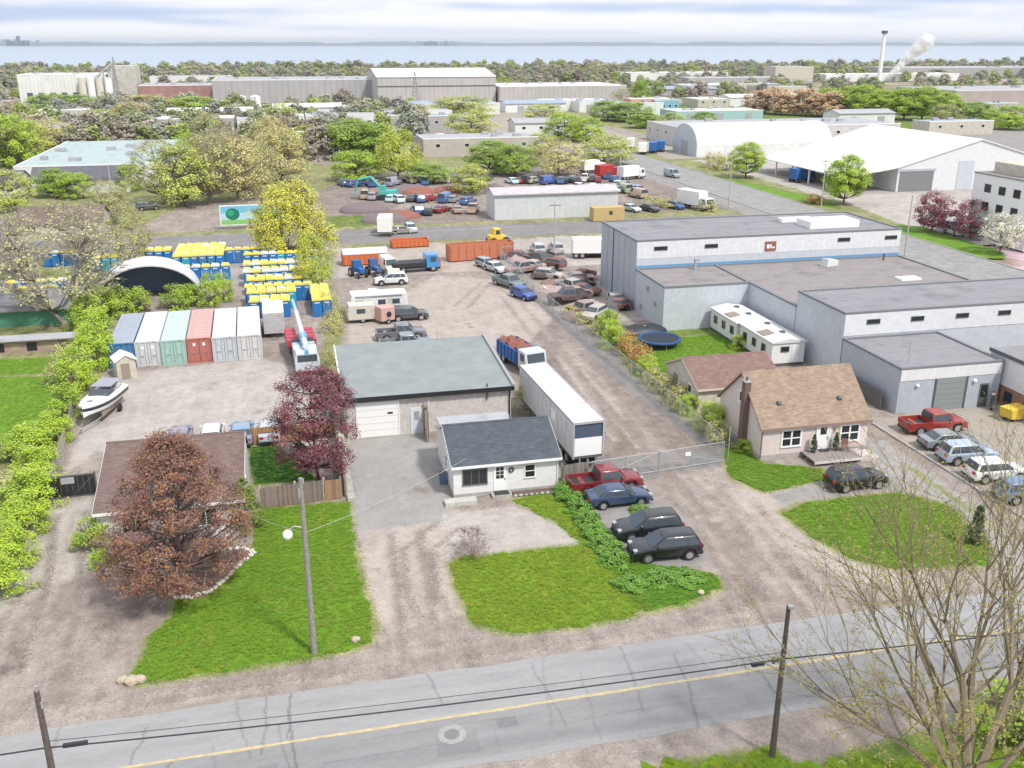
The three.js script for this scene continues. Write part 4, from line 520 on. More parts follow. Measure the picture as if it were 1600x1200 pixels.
const KIND = {
  sedan: { L: 4.7, W: 1.8, belt: 0.95, prof: [[-2.33, 0.62], [-2.3, 0.93], [-1.75, 1.0], [1.0, 0.96], [1.9, 0.84], [2.3, 0.66]], cab: [-1.8, 1.1, -1.05, 0.2, 1.43], wb: 1.4, wr: 0.32 },
  suv: { L: 4.65, W: 1.86, belt: 1.05, prof: [[-2.3, 0.62], [-2.28, 0.9], [-2.2, 1.04], [-2.0, 1.08], [0.9, 1.06], [1.6, 1.01], [2.05, 0.92], [2.24, 0.78], [2.29, 0.64]], cab: [-2.2, 1.2, -1.82, 0.22, 1.69], wb: 1.37, wr: 0.37 },
  hatch: { L: 4.2, W: 1.76, belt: 0.98, prof: [[-2.08, 0.66], [-2.06, 0.98], [-1.8, 1.02], [0.95, 0.98], [1.7, 0.88], [2.05, 0.7]], cab: [-2.04, 1.1, -1.6, 0.2, 1.5], wb: 1.28, wr: 0.32 },
  pickup: { L: 5.6, W: 1.96, belt: 1.1, prof: [[-2.78, 0.72], [-2.76, 0.76], [-0.7, 0.78], [-0.68, 1.1], [1.25, 1.1], [2.5, 1.02], [2.75, 0.8]], cab: [-0.68, 1.45, -0.55, 0.75, 1.83], wb: 1.72, wr: 0.4 },
  van: { L: 5.2, W: 1.98, belt: 1.15, prof: [[-2.58, 0.7], [-2.56, 1.12], [-2.4, 1.16], [1.5, 1.15], [2.25, 0.98], [2.55, 0.78]], cab: [-2.55, 1.75, -2.5, 0.95, 2.1], wb: 1.6, wr: 0.35 },
};
const carGeo = {};
function carParts(kind) {
  if (carGeo[kind]) return carGeo[kind];
  const k = KIND[kind], b = 0.24, A = k.wr + 0.07, arch = (c) => Array.from({ length: 9 }, (_, i) => { const a = Math.PI * i / 8; return [c + A * Math.cos(a), Math.max(b, k.wr + A * Math.sin(a))]; });
  const hl = k.L / 2, sh = [...k.prof, [hl - 0.02, 0.5], [hl - 0.08, b + 0.06], ...arch(k.wb), ...arch(-k.wb), [-hl + 0.08, b + 0.06], [-hl + 0.01, 0.5]].reverse();
  let body = prism(sh, k.W, 0.13); { const p = body.attributes.position; for (let i = 0; i < p.count; i++) { const q = Math.max(0, Math.abs(p.getX(i)) / hl - 0.72) / 0.28; p.setZ(i, p.getZ(i) * (1 - 0.13 * q * q)); } body.computeVertexNormals(); body = toCreasedNormals(body, 0.6); }
  const [x0, x1, r0, r1, H] = k.cab, hb = k.W / 2 - 0.07, ht = hb - 0.2 * Math.min(1, (H - k.belt) / 0.65), y0 = k.belt - 0.03;
  const ring = (a, c, hw, y, rd) => { const o = []; for (const [cx, cz, s] of [[c - rd, hw - rd, 0], [a + rd, hw - rd, 1], [a + rd, -hw + rd, 2], [c - rd, -hw + rd, 3]]) for (let i = 0; i < 4; i++) { const t = (s + i / 3) * Math.PI / 2; o.push([cx + rd * Math.cos(t), y, cz + rd * Math.sin(t)]); } return o; };
  const rings = [ring(x0, x1, hb, y0, 0.16), ring(r0 - 0.06, r1 + 0.1, ht + 0.03, H - 0.1, 0.2), ring(r0 + 0.0, r1 + 0.02, ht - 0.04, H - 0.035, 0.2), ring(r0 + 0.12, r1 - 0.12, ht - 0.16, H - 0.005, 0.18), ring(r0 + 0.4, r1 - 0.4, ht - 0.4, H + 0.01, 0.1)];
  const pts = rings.flat(), n = rings[0].length, fs = []; for (let j = 0; j + 1 < rings.length; j++) for (let i = 0; i < n; i++) { const a = j * n + i, c = j * n + (i + 1) % n; fs.push([a, a + n, c + n, c]); } fs.push(Array.from({ length: n }, (_, i) => (rings.length - 1) * n + n - 1 - i));
  const cabin = toCreasedNormals(poly(pts, fs), 0.7);
  // glass set on the cabin's faces: u across, t up
  const yT = H - 0.1, at = (t) => ({ xf: x1 + (r1 + 0.1 - x1) * t, xr: x0 + (r0 - 0.06 - x0) * t, hw: hb + (ht + 0.03 - hb) * t, y: y0 + (yT - y0) * t });
  const quad = (P) => { const c = poly(P, [[0, 1, 2, 3]]); return c; };
  const A1 = at(0.1), A2 = at(0.95), e = 0.014, w = 0.92;
  const wind = quad([[A1.xf + e, A1.y, A1.hw * w], [A1.xf + e, A1.y, -A1.hw * w], [A2.xf + e, A2.y + e, -A2.hw * w], [A2.xf + e, A2.y + e, A2.hw * w]]);
  const rear = quad([[A1.xr - e, A1.y + 0.04, -A1.hw * w], [A1.xr - e, A1.y + 0.04, A1.hw * w], [A2.xr - e, A2.y + e, A2.hw * w], [A2.xr - e, A2.y + e, -A2.hw * w]]);
  const side = (s, a, c) => { const X = (q, f) => q.xr + 0.1 + (q.xf - 0.1 - q.xr - 0.1) * f; const P = [[X(A1, a), A1.y, s * (A1.hw + e)], [X(A1, c), A1.y, s * (A1.hw + e)], [X(A2, c), A2.y, s * (A2.hw + e)], [X(A2, a), A2.y, s * (A2.hw + e)]]; return quad(s > 0 ? P : P.reverse()); };
  const cuts = kind === 'pickup' ? [[0.03, 0.5], [0.54, 0.97]] : kind === 'van' ? [[0.74, 0.97]] : [[0.02, 0.27], [0.285, 0.63], [0.645, 1.0]];
  const tyre = new THREE.CylinderGeometry(k.wr, k.wr, 0.22, 18).rotateX(Math.PI / 2), rim = new THREE.CylinderGeometry(k.wr * 0.66, k.wr * 0.62, 0.235, 10).rotateX(Math.PI / 2);
  return carGeo[kind] = { body: geo(body), cabin: geo(cabin), wind: geo(wind), rear: geo(rear), sides: [1, -1].flatMap((s) => cuts.map(([a, c]) => geo(side(s, a, c)))), tyre: geo(tyre), rim: geo(rim),
    head: geo(prism([[0, 0], [0.06, 0.14], [-0.2, 0.16], [-0.16, 0.0]], 0.34, 0.015)), tail: geo(new THREE.BoxGeometry(0.1, 0.2, 0.3)), grille: geo(new THREE.BoxGeometry(0.05, 0.2, 0.9)), bump: geo(new THREE.BoxGeometry(0.12, 0.16, k.W * 0.82)), mirror: geo(new THREE.BoxGeometry(0.12, 0.14, 0.2)) };
}
function car(kind, col, label, x, z, turn, { group, near = false, y = 0, wreck = false, cat } = {}) {
  const g = carParts(kind), k = KIND[kind], hl = k.L / 2, o = thing(kind === 'pickup' ? 'pickup_truck' : kind === 'van' ? 'van' : 'car', label, cat || (kind === 'pickup' ? 'pickup truck' : kind === 'van' ? 'van' : 'car'), x, z, turn, group, y), m = wreck ? mat(...col, { tex: 'rust', m: 1.4, rough: 0.75 }) : paint(...col);
  const put = (n, gg, mm, p, px = 0, py = 0, pz = 0) => { const q = new THREE.Mesh(gg, mm); q.name = n; q.position.set(px, py, pz); q.castShadow = q.receiveShadow = true; p.add(q); return q; };
  const b = put('body', g.body, m, o); put('cabin', g.cabin, m, o); put('windscreen', g.wind, CM.glass, o); put('rear_window', g.rear, CM.glass, o); for (const s of g.sides) put('side_window', s, CM.glass, o);
  for (const sx of [-1, 1]) for (const s of [-1, 1]) { const w = put('wheel', g.tyre, CM.tyre, o, sx * k.wb, k.wr, s * (k.W / 2 - 0.13)); if (!wreck) put('rim', g.rim, CM.rim, w); }
  if (kind === 'pickup') { put('bed_side', geoBed.side, m, o, -1.72, 0.93, k.W / 2 - 0.09); put('bed_side', geoBed.side, m, o, -1.72, 0.93, -k.W / 2 + 0.09); put('tailgate', geoBed.gate, m, o, -2.73, 0.93, 0); put('bed_liner', geoBed.floor, CM.trim, o, -1.7, 0.8, 0); }
  if (near) { const hy = k.belt - 0.28; for (const s of [-1, 1]) { put('headlight', g.head, CM.lamp, o, hl - 0.11, hy, s * (k.W / 2 - 0.34)); put('tail_light', g.tail, CM.tail, o, -hl + 0.06, k.belt - 0.14, s * (k.W / 2 - 0.3)); put('mirror', g.mirror, m, o, k.cab[1] - 0.45, k.belt + 0.08, s * (k.W / 2 + 0.05)); } put('grille', g.grille, CM.trim, o, hl - 0.03, hy - 0.1, 0); put('front_bumper', g.bump, CM.trim, o, hl - 0.05, 0.36, 0); put('rear_bumper', g.bump, CM.trim, o, -hl + 0.05, 0.42, 0); }
  return o;
}
const geoBed = { side: geo(new THREE.BoxGeometry(2.02, 0.36, 0.09)), gate: geo(new THREE.BoxGeometry(0.08, 0.36, 1.72)), floor: geo(new THREE.BoxGeometry(1.96, 0.03, 1.6)) };
const N = { near: true };
car('pickup', [0.20, 0.02, 0.025], 'dark red pickup truck parked against the gate by the white trailer', 21.08, -61.04, 0.05, N);
car('sedan', [0.03, 0.055, 0.12], 'dark blue sedan parked beside the dark red pickup', 21.34, -58.62, 0.0, N);
car('suv', [0.012, 0.016, 0.018], 'black car with pale windscreen, second from the hedge end', 21.67, -53.67, Math.PI - 0.03, N);
car('suv', [0.01, 0.01, 0.014], 'black car nearest the street at the end of the hedge', 21.78, -50.85, Math.PI - 0.05, N);
car('suv', [0.008, 0.009, 0.012], 'black car parked in front of the pink house porch', 39.37, -57.27, 0.04, N);
car('pickup', [0.30, 0.03, 0.025], 'bright red pickup truck in front of the grey roller door', 51.83, -65.70, -0.03, N);
car('sedan', [0.22, 0.25, 0.27], 'grey sedan next to the bright red pickup', 50.81, -62.27, -0.08, N);
car('suv', [0.36, 0.44, 0.54], 'silver blue hatchback between the grey sedan and white car', 50.49, -59.46, -0.08, N);
car('suv', [0.78, 0.78, 0.77], 'white crossover in the lot row beside the silver blue hatchback', 50.38, -56.09, -0.08, N);
car('suv', [0.12, 0.21, 0.33], 'steel blue car cut off by the right edge', 50.17, -52.59, -0.08, N);
for (const [u, v, c, l, k] of [[-10.16, -77.01, [0.25, 0.23, 0.32], 'purple grey car half hidden by the bronze tree, behind the brown roof', 'sedan'], [-7.60, -77.13, [0.74, 0.75, 0.74], 'white car with dark window parked behind the brown roof', 'hatch'], [-5.24, -76.87, [0.2, 0.29, 0.42], 'steel blue car parked behind the brown roof', 'sedan'], [-3.03, -76.95, [0.45, 0.5, 0.56], 'pale blue car beside the purple tree, behind the wooden fence', 'sedan']]) car(k, c, l, u, v, Math.PI / 2, { near: true });
car('suv', [0.07, 0.08, 0.085], 'dark grey sports utility car beside the white travel trailer', 12.88, -110.40, 0.02, N);
car('pickup', [0.17, 0.165, 0.19], 'grey pickup truck behind the workshop roof', 11.04, -102.71, 0.03, N);
car('pickup', [0.2, 0.24, 0.25], 'silver pickup half hidden behind the workshop roof', 11.03, -98.57, 0.03, N);
car('suv', [0.72, 0.74, 0.75], 'white wagon parked alone in the middle yard', 12.74, -128.66, Math.PI, N);
car('pickup', [0.16, 0.21, 0.22], 'grey green pickup along the right fence of the yard', 28.09, -123.61, -1.15, N);
car('hatch', [0.03, 0.08, 0.36], 'small bright blue car along the right fence', 28.56, -117.11, -1.2, N);
car('van', [0.7, 0.69, 0.64], 'white van among machines in front of the brown and white bin', 13.32, -136.56, -1.4, {});
// cars in the yards beyond: [x, z, kind, colour, turn, label]
const white = [0.72, 0.73, 0.74], grey = [0.3, 0.31, 0.33], dark = [0.04, 0.045, 0.05], redc = [0.35, 0.03, 0.03], bluec = [0.05, 0.12, 0.3], tanc = [0.42, 0.36, 0.27];
[[20.36, -166.76, 'hatch', [0.45, 0.5, 0.53], -1.5, 'pale blue car alone on the street behind the yard'], [18.51, -165.34, 'sedan', [0.3, 0.26, 0.22], 0.2, 'brown sedan on the street left of the pale blue car'], [-0.00, -151.52, 'sedan', dark, 0.1, 'dark car under the willow beside the toilet rows'], [-0.96, -152.74, 'sedan', white, 0.1, 'white car under the willow beside the toilet rows'], [-27.20, -201.63, 'suv', [0.1, 0.11, 0.12], 0.3, 'dark van parked left of the billboard'], [65.23, -178.72, 'sedan', [0.5, 0.56, 0.6], -1.2, 'pale sedan right of the tan container'], [68.77, -177.90, 'sedan', dark, -1.2, 'dark sedan second right of the tan container'], [74.97, -179.65, 'hatch', bluec, -1.3, 'blue car third right of the tan container'], [92.21, -224.49, 'van', [0.3, 0.33, 0.36], -1.35, 'grey truck driving along the side street'], [45.64, -140.99, 'suv', redc, 0.1, 'red car at the left corner of the grey building'], [37.46, -144.37, 'suv', [0.5, 0.52, 0.54], 1.5, 'pale car behind the gravel lot fence, left one'], [40.33, -144.21, 'suv', [0.4, 0.42, 0.43], 1.5, 'pale car behind the gravel lot fence, right one'], [27.51, -135.87, 'hatch', [0.3, 0.35, 0.4], -1.2, 'grey hatchback below the long orange bin, left one'], [28.26, -133.11, 'sedan', [0.5, 0.52, 0.55], -1.2, 'pale sedan below the long orange bin, right one'], [10.81, -281.42, 'van', white, 0.1, 'white van standing on grass behind the big willow']].forEach(([x, z, k, c, t, l]) => car(k, c, l, x, z, t));
{ // salvage yard: rows of wrecks and used cars
  const r = rng(31), names = ['white', 'grey', 'dark', 'red', 'blue', 'tan'], cols = [white, grey, dark, redc, bluec, tanc], kinds = ['sedan', 'hatch', 'suv', 'pickup', 'van'];
  const rows = [['salvage yard back row', 11.47, -225.92, 48.06, -228.68, 14], ['salvage yard middle row', 14.27, -205.61, 37.58, -194.94, 10], ['row left of the white metal shed', 22.33, -184.03, 35.75, -185.53, 5], ['row behind the white metal shed', 51.05, -221.14, 73.17, -221.71, 13], ['row along the side street kerb', 79.70, -247.25, 72.06, -192.27, 9], ['row behind the tan container', 59.87, -208.49, 75.91, -202.77, 8]];
  for (const [where, xa, za, xb, zb, n] of rows) for (let i = 0; i < n; i++) { const t = (i + 0.5) / n, ci = Math.floor(r() * 6), c = cols[ci].map((v) => v * (0.8 + 0.4 * r())); car(kinds[Math.floor(r() * 5)], c.map((v) => Math.round(v * 40) / 40 + 0.01), `${names[ci]} used vehicle, ${ord(i)} from left in the ${where}`, xa + (xb - xa) * t + (r() - 0.5) * 2, za + (zb - za) * t + (r() - 0.5) * 4, 1.2 + (r() - 0.5) * 1.4, { group: `vehicles in the ${where}`, cat: 'vehicle' }); }
  for (let i = 0; i < 20; i++) { const t = i / 20, x = 32.2 + 7.0 * r() - (t > 0.6 ? 0 : 0.8 * r()), z = -140 + 38 * t + (r() - 0.5) * 2; const c = [[0.24, 0.12, 0.11], [0.4, 0.3, 0.29], [0.15, 0.11, 0.11], [0.5, 0.46, 0.45]][i % 4]; car(['sedan', 'hatch', 'pickup'][i % 3], c, `${['dark red', 'pinkish', 'dark brown', 'pale'][i % 4]} car wreck by the lane fence, ${ord(i)} counted from the back`, x, z, r() * 6.28, { group: 'car wrecks by the lane fence', wreck: true, cat: 'car wreck', y: i % 5 === 4 ? 0.35 : 0 }); }
  for (let i = 0; i < 16; i++) { const ci = [0, 4, 1, 2][i % 4]; car(kinds[i % 4], cols[ci], `${names[ci]} vehicle on the far lot behind the white warehouse, ${ord(i)} from left`, 205 + i * 5.2, -232 - i * 1.5 - (i % 2) * 8, 1.4, { group: 'vehicles on the far lot', cat: 'vehicle' }); }
  for (let i = 0; i < 7; i++) { const ci = [0, 1, 4, 2][i % 4]; car(kinds[i % 3], cols[ci], `${names[ci]} car by the maroon trees, ${ord(i)} from left`, 111 + i * 3.1, -143 - (i % 2) * 6, 1.5, { group: 'cars by the office' }); }
}
// trucks
function wheelAt(o, x, y, z, r, w = 0.28) { const q = mk('wheel', new THREE.CylinderGeometry(r, r, w, 16).rotateX(Math.PI / 2), CM.tyre, o); q.position.set(x, y, z); const c = mk('rim', new THREE.CylinderGeometry(r * 0.55, r * 0.55, w + 0.02, 10).rotateX(Math.PI / 2), CM.rim, q); return q; }
function truckCab(o, x, col, H = 2.5) { // front at +x
  const b = mk('cab', prism([[x, 0.6], [x + 1.9, 0.6], [x + 1.9, 1.4], [x + 1.6, H], [x + 0.1, H], [x, H - 0.1]], 2.3, 0.08), paint(...col), o);
  mk('windscreen', poly([[x + 1.915, 1.45, 0.95], [x + 1.915, 1.45, -0.95], [x + 1.665, H - 0.2, -0.95], [x + 1.665, H - 0.2, 0.95]], [[0, 1, 2, 3]]), CM.glass, b); for (const s of [1, -1]) mk('side_window', bb(x + 0.6, x + 1.45, 1.45, H - 0.3, s * 1.152, s * 1.165), CM.glass, b); mk('grille', bb(x + 1.9, x + 1.94, 0.75, 1.25, -0.7, 0.7), CM.trim, b); for (const s of [1, -1]) mk('headlight', bb(x + 1.9, x + 1.95, 0.75, 0.95, s * 0.8, s * 1.05), CM.lamp, b); mk('bumper', bb(x + 1.85, x + 2.0, 0.4, 0.7, -1.15, 1.15), CM.trim, b); return b;
}
function boxTruck(label, col, boxM, x, z, turn, { len = 5.5, H = 3.2, name = 'box_truck', open = false, group } = {}) {
  const o = thing(name, label, 'truck', x, z, turn, group); truckCab(o, len / 2 - 0.6, col); mk('chassis', bb(-len / 2 - 0.8, len / 2 + 0.6, 0.55, 0.75, -0.5, 0.5), CM.trim, o);
  if (open) { const d = mk('dump_body', [bb(-len / 2 - 0.9, len / 2 - 0.8, 0.8, 0.95, -1.2, 1.2), bb(-len / 2 - 0.9, len / 2 - 0.8, 0.95, 2.2, 1.1, 1.2), bb(-len / 2 - 0.9, len / 2 - 0.8, 0.95, 2.2, -1.2, -1.1), bb(len / 2 - 0.9, len / 2 - 0.8, 0.95, 2.4, -1.1, 1.1), bb(-len / 2 - 0.9, -len / 2 - 0.8, 0.95, 2.2, -1.1, 1.1)], boxM, o); for (let i = 0; i < 6; i++) for (const s of [1, -1]) mk('side_rib', bb(-len / 2 - 0.6 + i * 0.8, -len / 2 - 0.5 + i * 0.8, 0.9, 2.2, s * 1.2, s * 1.27), boxM, d); const q = rng(4), L = []; for (let i = 0; i < 14; i++) L.push(new THREE.IcosahedronGeometry(0.35 + 0.3 * q(), 0).translate(-len / 2 - 0.4 + q() * (len - 0.8), 1.9 + 0.3 * q(), (q() - 0.5) * 1.5)); mk('load', L, M.rustRed, d).userData.kind = 'stuff'; } else mk('box', prism([[-len / 2 - 0.9, 0.85], [len / 2 - 0.75, 0.85], [len / 2 - 0.75, H], [-len / 2 - 0.9, H]], 2.4, 0.05), boxM, o);
  for (const s of [1, -1]) { wheelAt(o, len / 2 + 0.4, 0.5, s * 1.0, 0.5); wheelAt(o, -len / 2 + 0.6, 0.5, s * 1.0, 0.5); wheelAt(o, -len / 2 - 0.35, 0.5, s * 1.0, 0.5); } return o;
}
boxTruck('blue dump truck with rusty load behind the white trailer', [0.55, 0.6, 0.63], M.blue, 21.72, -90.30, -1.35, { name: 'dump_truck', open: true, len: 4.6 });
boxTruck('flatbed truck with bright blue cab at the back of the yard', [0.04, 0.25, 0.55], CM.trim, 16.74, -135.77, 0.1, { name: 'flatbed_truck', H: 1.5, len: 4.6 });
boxTruck('white box truck seen from behind at the street', [0.7, 0.7, 0.7], M.trim, 15.92, -165.94, 1.4, { len: 4.6 });
boxTruck('white truck with red front left of the grey building', [0.55, 0.06, 0.05], M.trim, 44.78, -139.23, -0.2, { len: 4.4, H: 3 });
[['first blue highway truck by the pale office wall', 111.88, -282.69], ['second blue highway truck by the pale office wall', 108.27, -279.76], ['white truck parked left of the blue highway trucks', 104.00, -277.07], ['white truck farthest left by the pale office wall', 105.48, -291.96]].forEach(([l, x, z], i) => boxTruck(l, i < 2 ? [0.03, 0.06, 0.25] : [0.7, 0.7, 0.72], i < 2 ? M.blue : M.trim, x, z, 1.2, { len: 5 }));
boxTruck('dark blue truck beside the warehouse canopy', [0.03, 0.07, 0.25], M.blue, 119.11, -209.95, 0.2, { len: 4 });
boxTruck('white rounded truck behind the yellow shrubs by the street', [0.7, 0.7, 0.72], M.trim, 78.57, -178.82, -1.2, { len: 6, H: 3.6, name: 'highway_truck' });
boxTruck('white concrete mixer like truck behind the metal shed', [0.7, 0.7, 0.72], M.trim, 81.04, -223.43, 0.4, { len: 5, name: 'service_truck' });
boxTruck('white truck with dark window in the salvage yard', [0.72, 0.72, 0.72], M.trim, 75.66, -237.22, 0.3, { len: 4.6 });
boxTruck('dark red truck in the salvage yard beside the white one', [0.35, 0.03, 0.05], M.red, 76.19, -226.97, 0.3, { len: 4 });
{ // semi trailer with its open upper rear drawn as a dark panel
  const o = thing('semi_trailer', 'long white semi trailer beside the bungalow with dark rear opening', 'trailer', 20.9, -64.6, 0.05); const Lz = 14.4, w = 2.55, m = mat(0.66, 0.68, 0.69, { tex: 'rust', m: 9, rough: 0.5 });
  mk('side_wall', bb(-w / 2, -w / 2 + 0.06, 1.15, 3.95, -Lz, 0), m, o); mk('side_wall', bb(w / 2 - 0.06, w / 2, 1.15, 3.95, -Lz, 0), m, o); mk('front_wall', bb(-w / 2 + 0.06, w / 2 - 0.06, 1.15, 3.95, -Lz, -Lz + 0.08), m, o); mk('floor', bb(-w / 2, w / 2, 1.0, 1.15, -Lz, 0), M.darkGrey, o);
  const r = mk('roof', bb(-w / 2, w / 2, 3.95, 4.0, -Lz, 0), mat(0.7, 0.685, 0.665, { tex: 'rust', m: 8, rough: 0.6 }), o); mk('roof_rail', bb(-w / 2 - 0.03, -w / 2 + 0.05, 3.88, 4.05, -Lz, 0.02), M.lightRoof, r); mk('roof_rail', bb(w / 2 - 0.05, w / 2 + 0.03, 3.88, 4.05, -Lz, 0.02), M.lightRoof, r);
  const d = mk('rear_door', bb(-w / 2 + 0.15, w / 2 - 0.15, 1.2, 2.65, -0.1, 0.0), M.trim, o); mk('opening_shade_panel', bb(-w / 2 + 0.12, w / 2 - 0.12, 2.68, 3.8, -0.12, -0.06), mat(0.07, 0.10, 0.15, { rough: 0.3 }), o); mk('rear_frame', [bb(-w / 2, -w / 2 + 0.14, 1.0, 4.0, 0.0, 0.06), bb(w / 2 - 0.14, w / 2, 1.0, 4.0, 0, 0.06), bb(-w / 2 + 0.14, w / 2 - 0.14, 3.82, 3.99, 0, 0.06)], M.lightRoof, o);  // dark upper panel paints the shade inside the rear opening
  for (let i = 0; i < 14; i++) for (const s of [1, -1]) mk('side_post', bb(s * w / 2, s * (w / 2 + 0.025), 1.15, 3.9, -0.6 - i * 1.0, -0.54 - i * 1.0), m, o); mk('decal', bb(-w / 2 - 0.03, -w / 2 - 0.027, 2.5, 3.4, -5.2, -4.0), M.trim, o);
  for (const z of [-1.6, -2.9]) for (const s of [1, -1]) { const q = mk('wheel', new THREE.CylinderGeometry(0.5, 0.5, 0.5, 16).rotateZ(Math.PI / 2), CM.tyre, o); q.position.set(s * 0.95, 0.5, z); mk('rim', new THREE.CylinderGeometry(0.28, 0.28, 0.52, 10).rotateZ(Math.PI / 2), CM.rim, q); } mk('underrun_bar', [bb(-1.1, 1.1, 0.5, 0.6, -0.1, 0), bb(-0.7, -0.6, 0.6, 1.0, -0.1, 0), bb(0.6, 0.7, 0.6, 1.0, -0.1, 0)], M.steel, o); for (const s of [1, -1]) mk('landing_leg', bb(s * 0.8 - 0.07, s * 0.8 + 0.07, 0, 1.0, -11.6, -11.4), M.steel, o);
}
{ // shipping containers, doors toward the street
  const cols = [[[0.05, 0.2, 0.4], 'blue', 'leftmost shipping container'], [[0.60, 0.62, 0.63], 'off white', 'shipping container between the blue and green ones'], [[0.36, 0.55, 0.50], 'pale green', 'shipping container left of the red one'], [[0.48, 0.15, 0.12], 'red', 'shipping container in the middle of the row'], [[0.53, 0.57, 0.62], 'grey white', 'shipping container right of the red one'], [[0.62, 0.61, 0.62], 'pale', 'shipping container at the right end of the row']];
  const shape = []; for (let i = 0; i <= 40; i++) { const s = i % 4; shape.push([-6 + i * 0.3 * 1, s === 0 || s === 1 ? 0.0 : 0.045]); }
  cols.forEach(([c, n, l], i) => {
    const x = -17.6 + i * 2.5, o = thing('shipping_container', `${n} ${l} with doors facing the gravel yard`, 'container', x, -98.7 - (i % 2) * 0.15, 0.03, 'row of shipping containers'), m = mat(...c, { tex: 'rust', m: 5, rough: 0.6 }), D = 12.1, w = 2.44;
    for (const s of [1, -1]) { const g = [bb(s * (w / 2 - 0.1), s * (w / 2 - 0.06), 0.15, 2.5, -D + 0.1, -0.1)]; for (let k = 0; k < 38; k++) g.push(bb(s * (w / 2 - 0.058), s * (w / 2 - 0.015), 0.2, 2.45, -D + 0.2 + k * 0.312, -D + 0.35 + k * 0.312)); mk('side_panel', g, m, o); }
    const rg = [bb(-w / 2 + 0.06, w / 2 - 0.06, 2.5, 2.55, -D + 0.06, -0.06)]; for (let k = 0; k < 19; k++) rg.push(bb(-w / 2 + 0.2, w / 2 - 0.2, 2.552, 2.58, -D + 0.3 + k * 0.62, -D + 0.55 + k * 0.62)); mk('roof', rg, i === 0 ? mat(0.38, 0.42, 0.5, { tex: 'rust', m: 4 }) : mat(...c.map((v) => 0.3 + 0.6 * v), { tex: 'rust', m: 4 }), o);
    mk('frame', [bb(-w / 2, w / 2, 0, 0.16, -0.12, 0.02), bb(-w / 2, w / 2, 2.46, 2.6, -0.12, 0.02), bb(-w / 2, -w / 2 + 0.1, 0.16, 2.46, -0.12, 0.02), bb(w / 2 - 0.1, w / 2, 0.16, 2.46, -0.12, 0.02), bb(-w / 2, -w / 2 + 0.06, 0, 0.15, -D, -0.12), bb(w / 2 - 0.06, w / 2, 0, 0.15, -D, -0.12)], m, o);
    for (const s of [-1, 1]) { const d = mk('door', bb(s * 0.02, s * (w / 2 - 0.11), 0.18, 2.44, -0.08, -0.03), m, o); for (const q of [0.28, 0.82]) mk('lock_rod', bar([s * q, 0.2, 0.01], [s * q, 2.42, 0.01], 0.022, 0.022, 5), M.galv, d); mk('handle', bx(0.35, 0.05, 0.05, s * 0.55, 1.1, 0.03), M.galv, d); if (i === 3 || i === 1) mk('placard', bb(s * 0.35, s * 0.6, 1.8, 2.1, -0.028, -0.02), M.trim, d); }
    mk('rear_panel', bb(-w / 2 + 0.06, w / 2 - 0.06, 0.1, 2.5, -D, -D + 0.05), m, o);
  });
  const o = thing('box_trailer', 'grey white box trailer standing right of the shipping containers', 'trailer', -2.65, -106.12, 0.02); mk('box', prism([[-1.15, 0.5], [1.15, 0.5], [1.15, 2.9], [-1.15, 2.9]], 5.5, 0.06).translate(0, 0, -2.7), mat(0.5, 0.5, 0.52, { tex: 'rust', m: 5 }), o); mk('roof', bb(-1.12, 1.12, 2.9, 2.94, -5.4, 0), M.trim, o); mk('hitch', [bar([-0.5, 0.45, 0], [0, 0.45, 1.2], 0.05), bar([0.5, 0.45, 0], [0, 0.45, 1.2], 0.05)], CM.trim, o); for (const s of [1, -1]) { const q = mk('wheel', new THREE.CylinderGeometry(0.4, 0.4, 0.25, 14).rotateZ(Math.PI / 2), CM.tyre, o); q.position.set(s * 1.05, 0.4, -3); }
}
{ // small cream pump shed in the weeds beside the boat
  const o = thing('tilted_hut', 'small tilted cream hut between the boat and the blue container', 'hut', -16.70, -95.10, 0.35); mk('wall', prism([[-0.9, 0], [0.9, 0], [0.9, 1.9], [0, 2.4], [-0.9, 1.9]], 1.8).translate(0, 0, -0.9), M.cream, o); mk('roof', prism([[-1.05, 1.8], [0, 2.42], [1.05, 1.8], [1.05, 1.92], [0, 2.54], [-1.05, 1.92]], 2.1).translate(0, 0, -0.9), M.trim, o); mk('door', bb(-0.5, 0.3, 0, 1.6, 0, 0.04), M.greyWood, o);
}
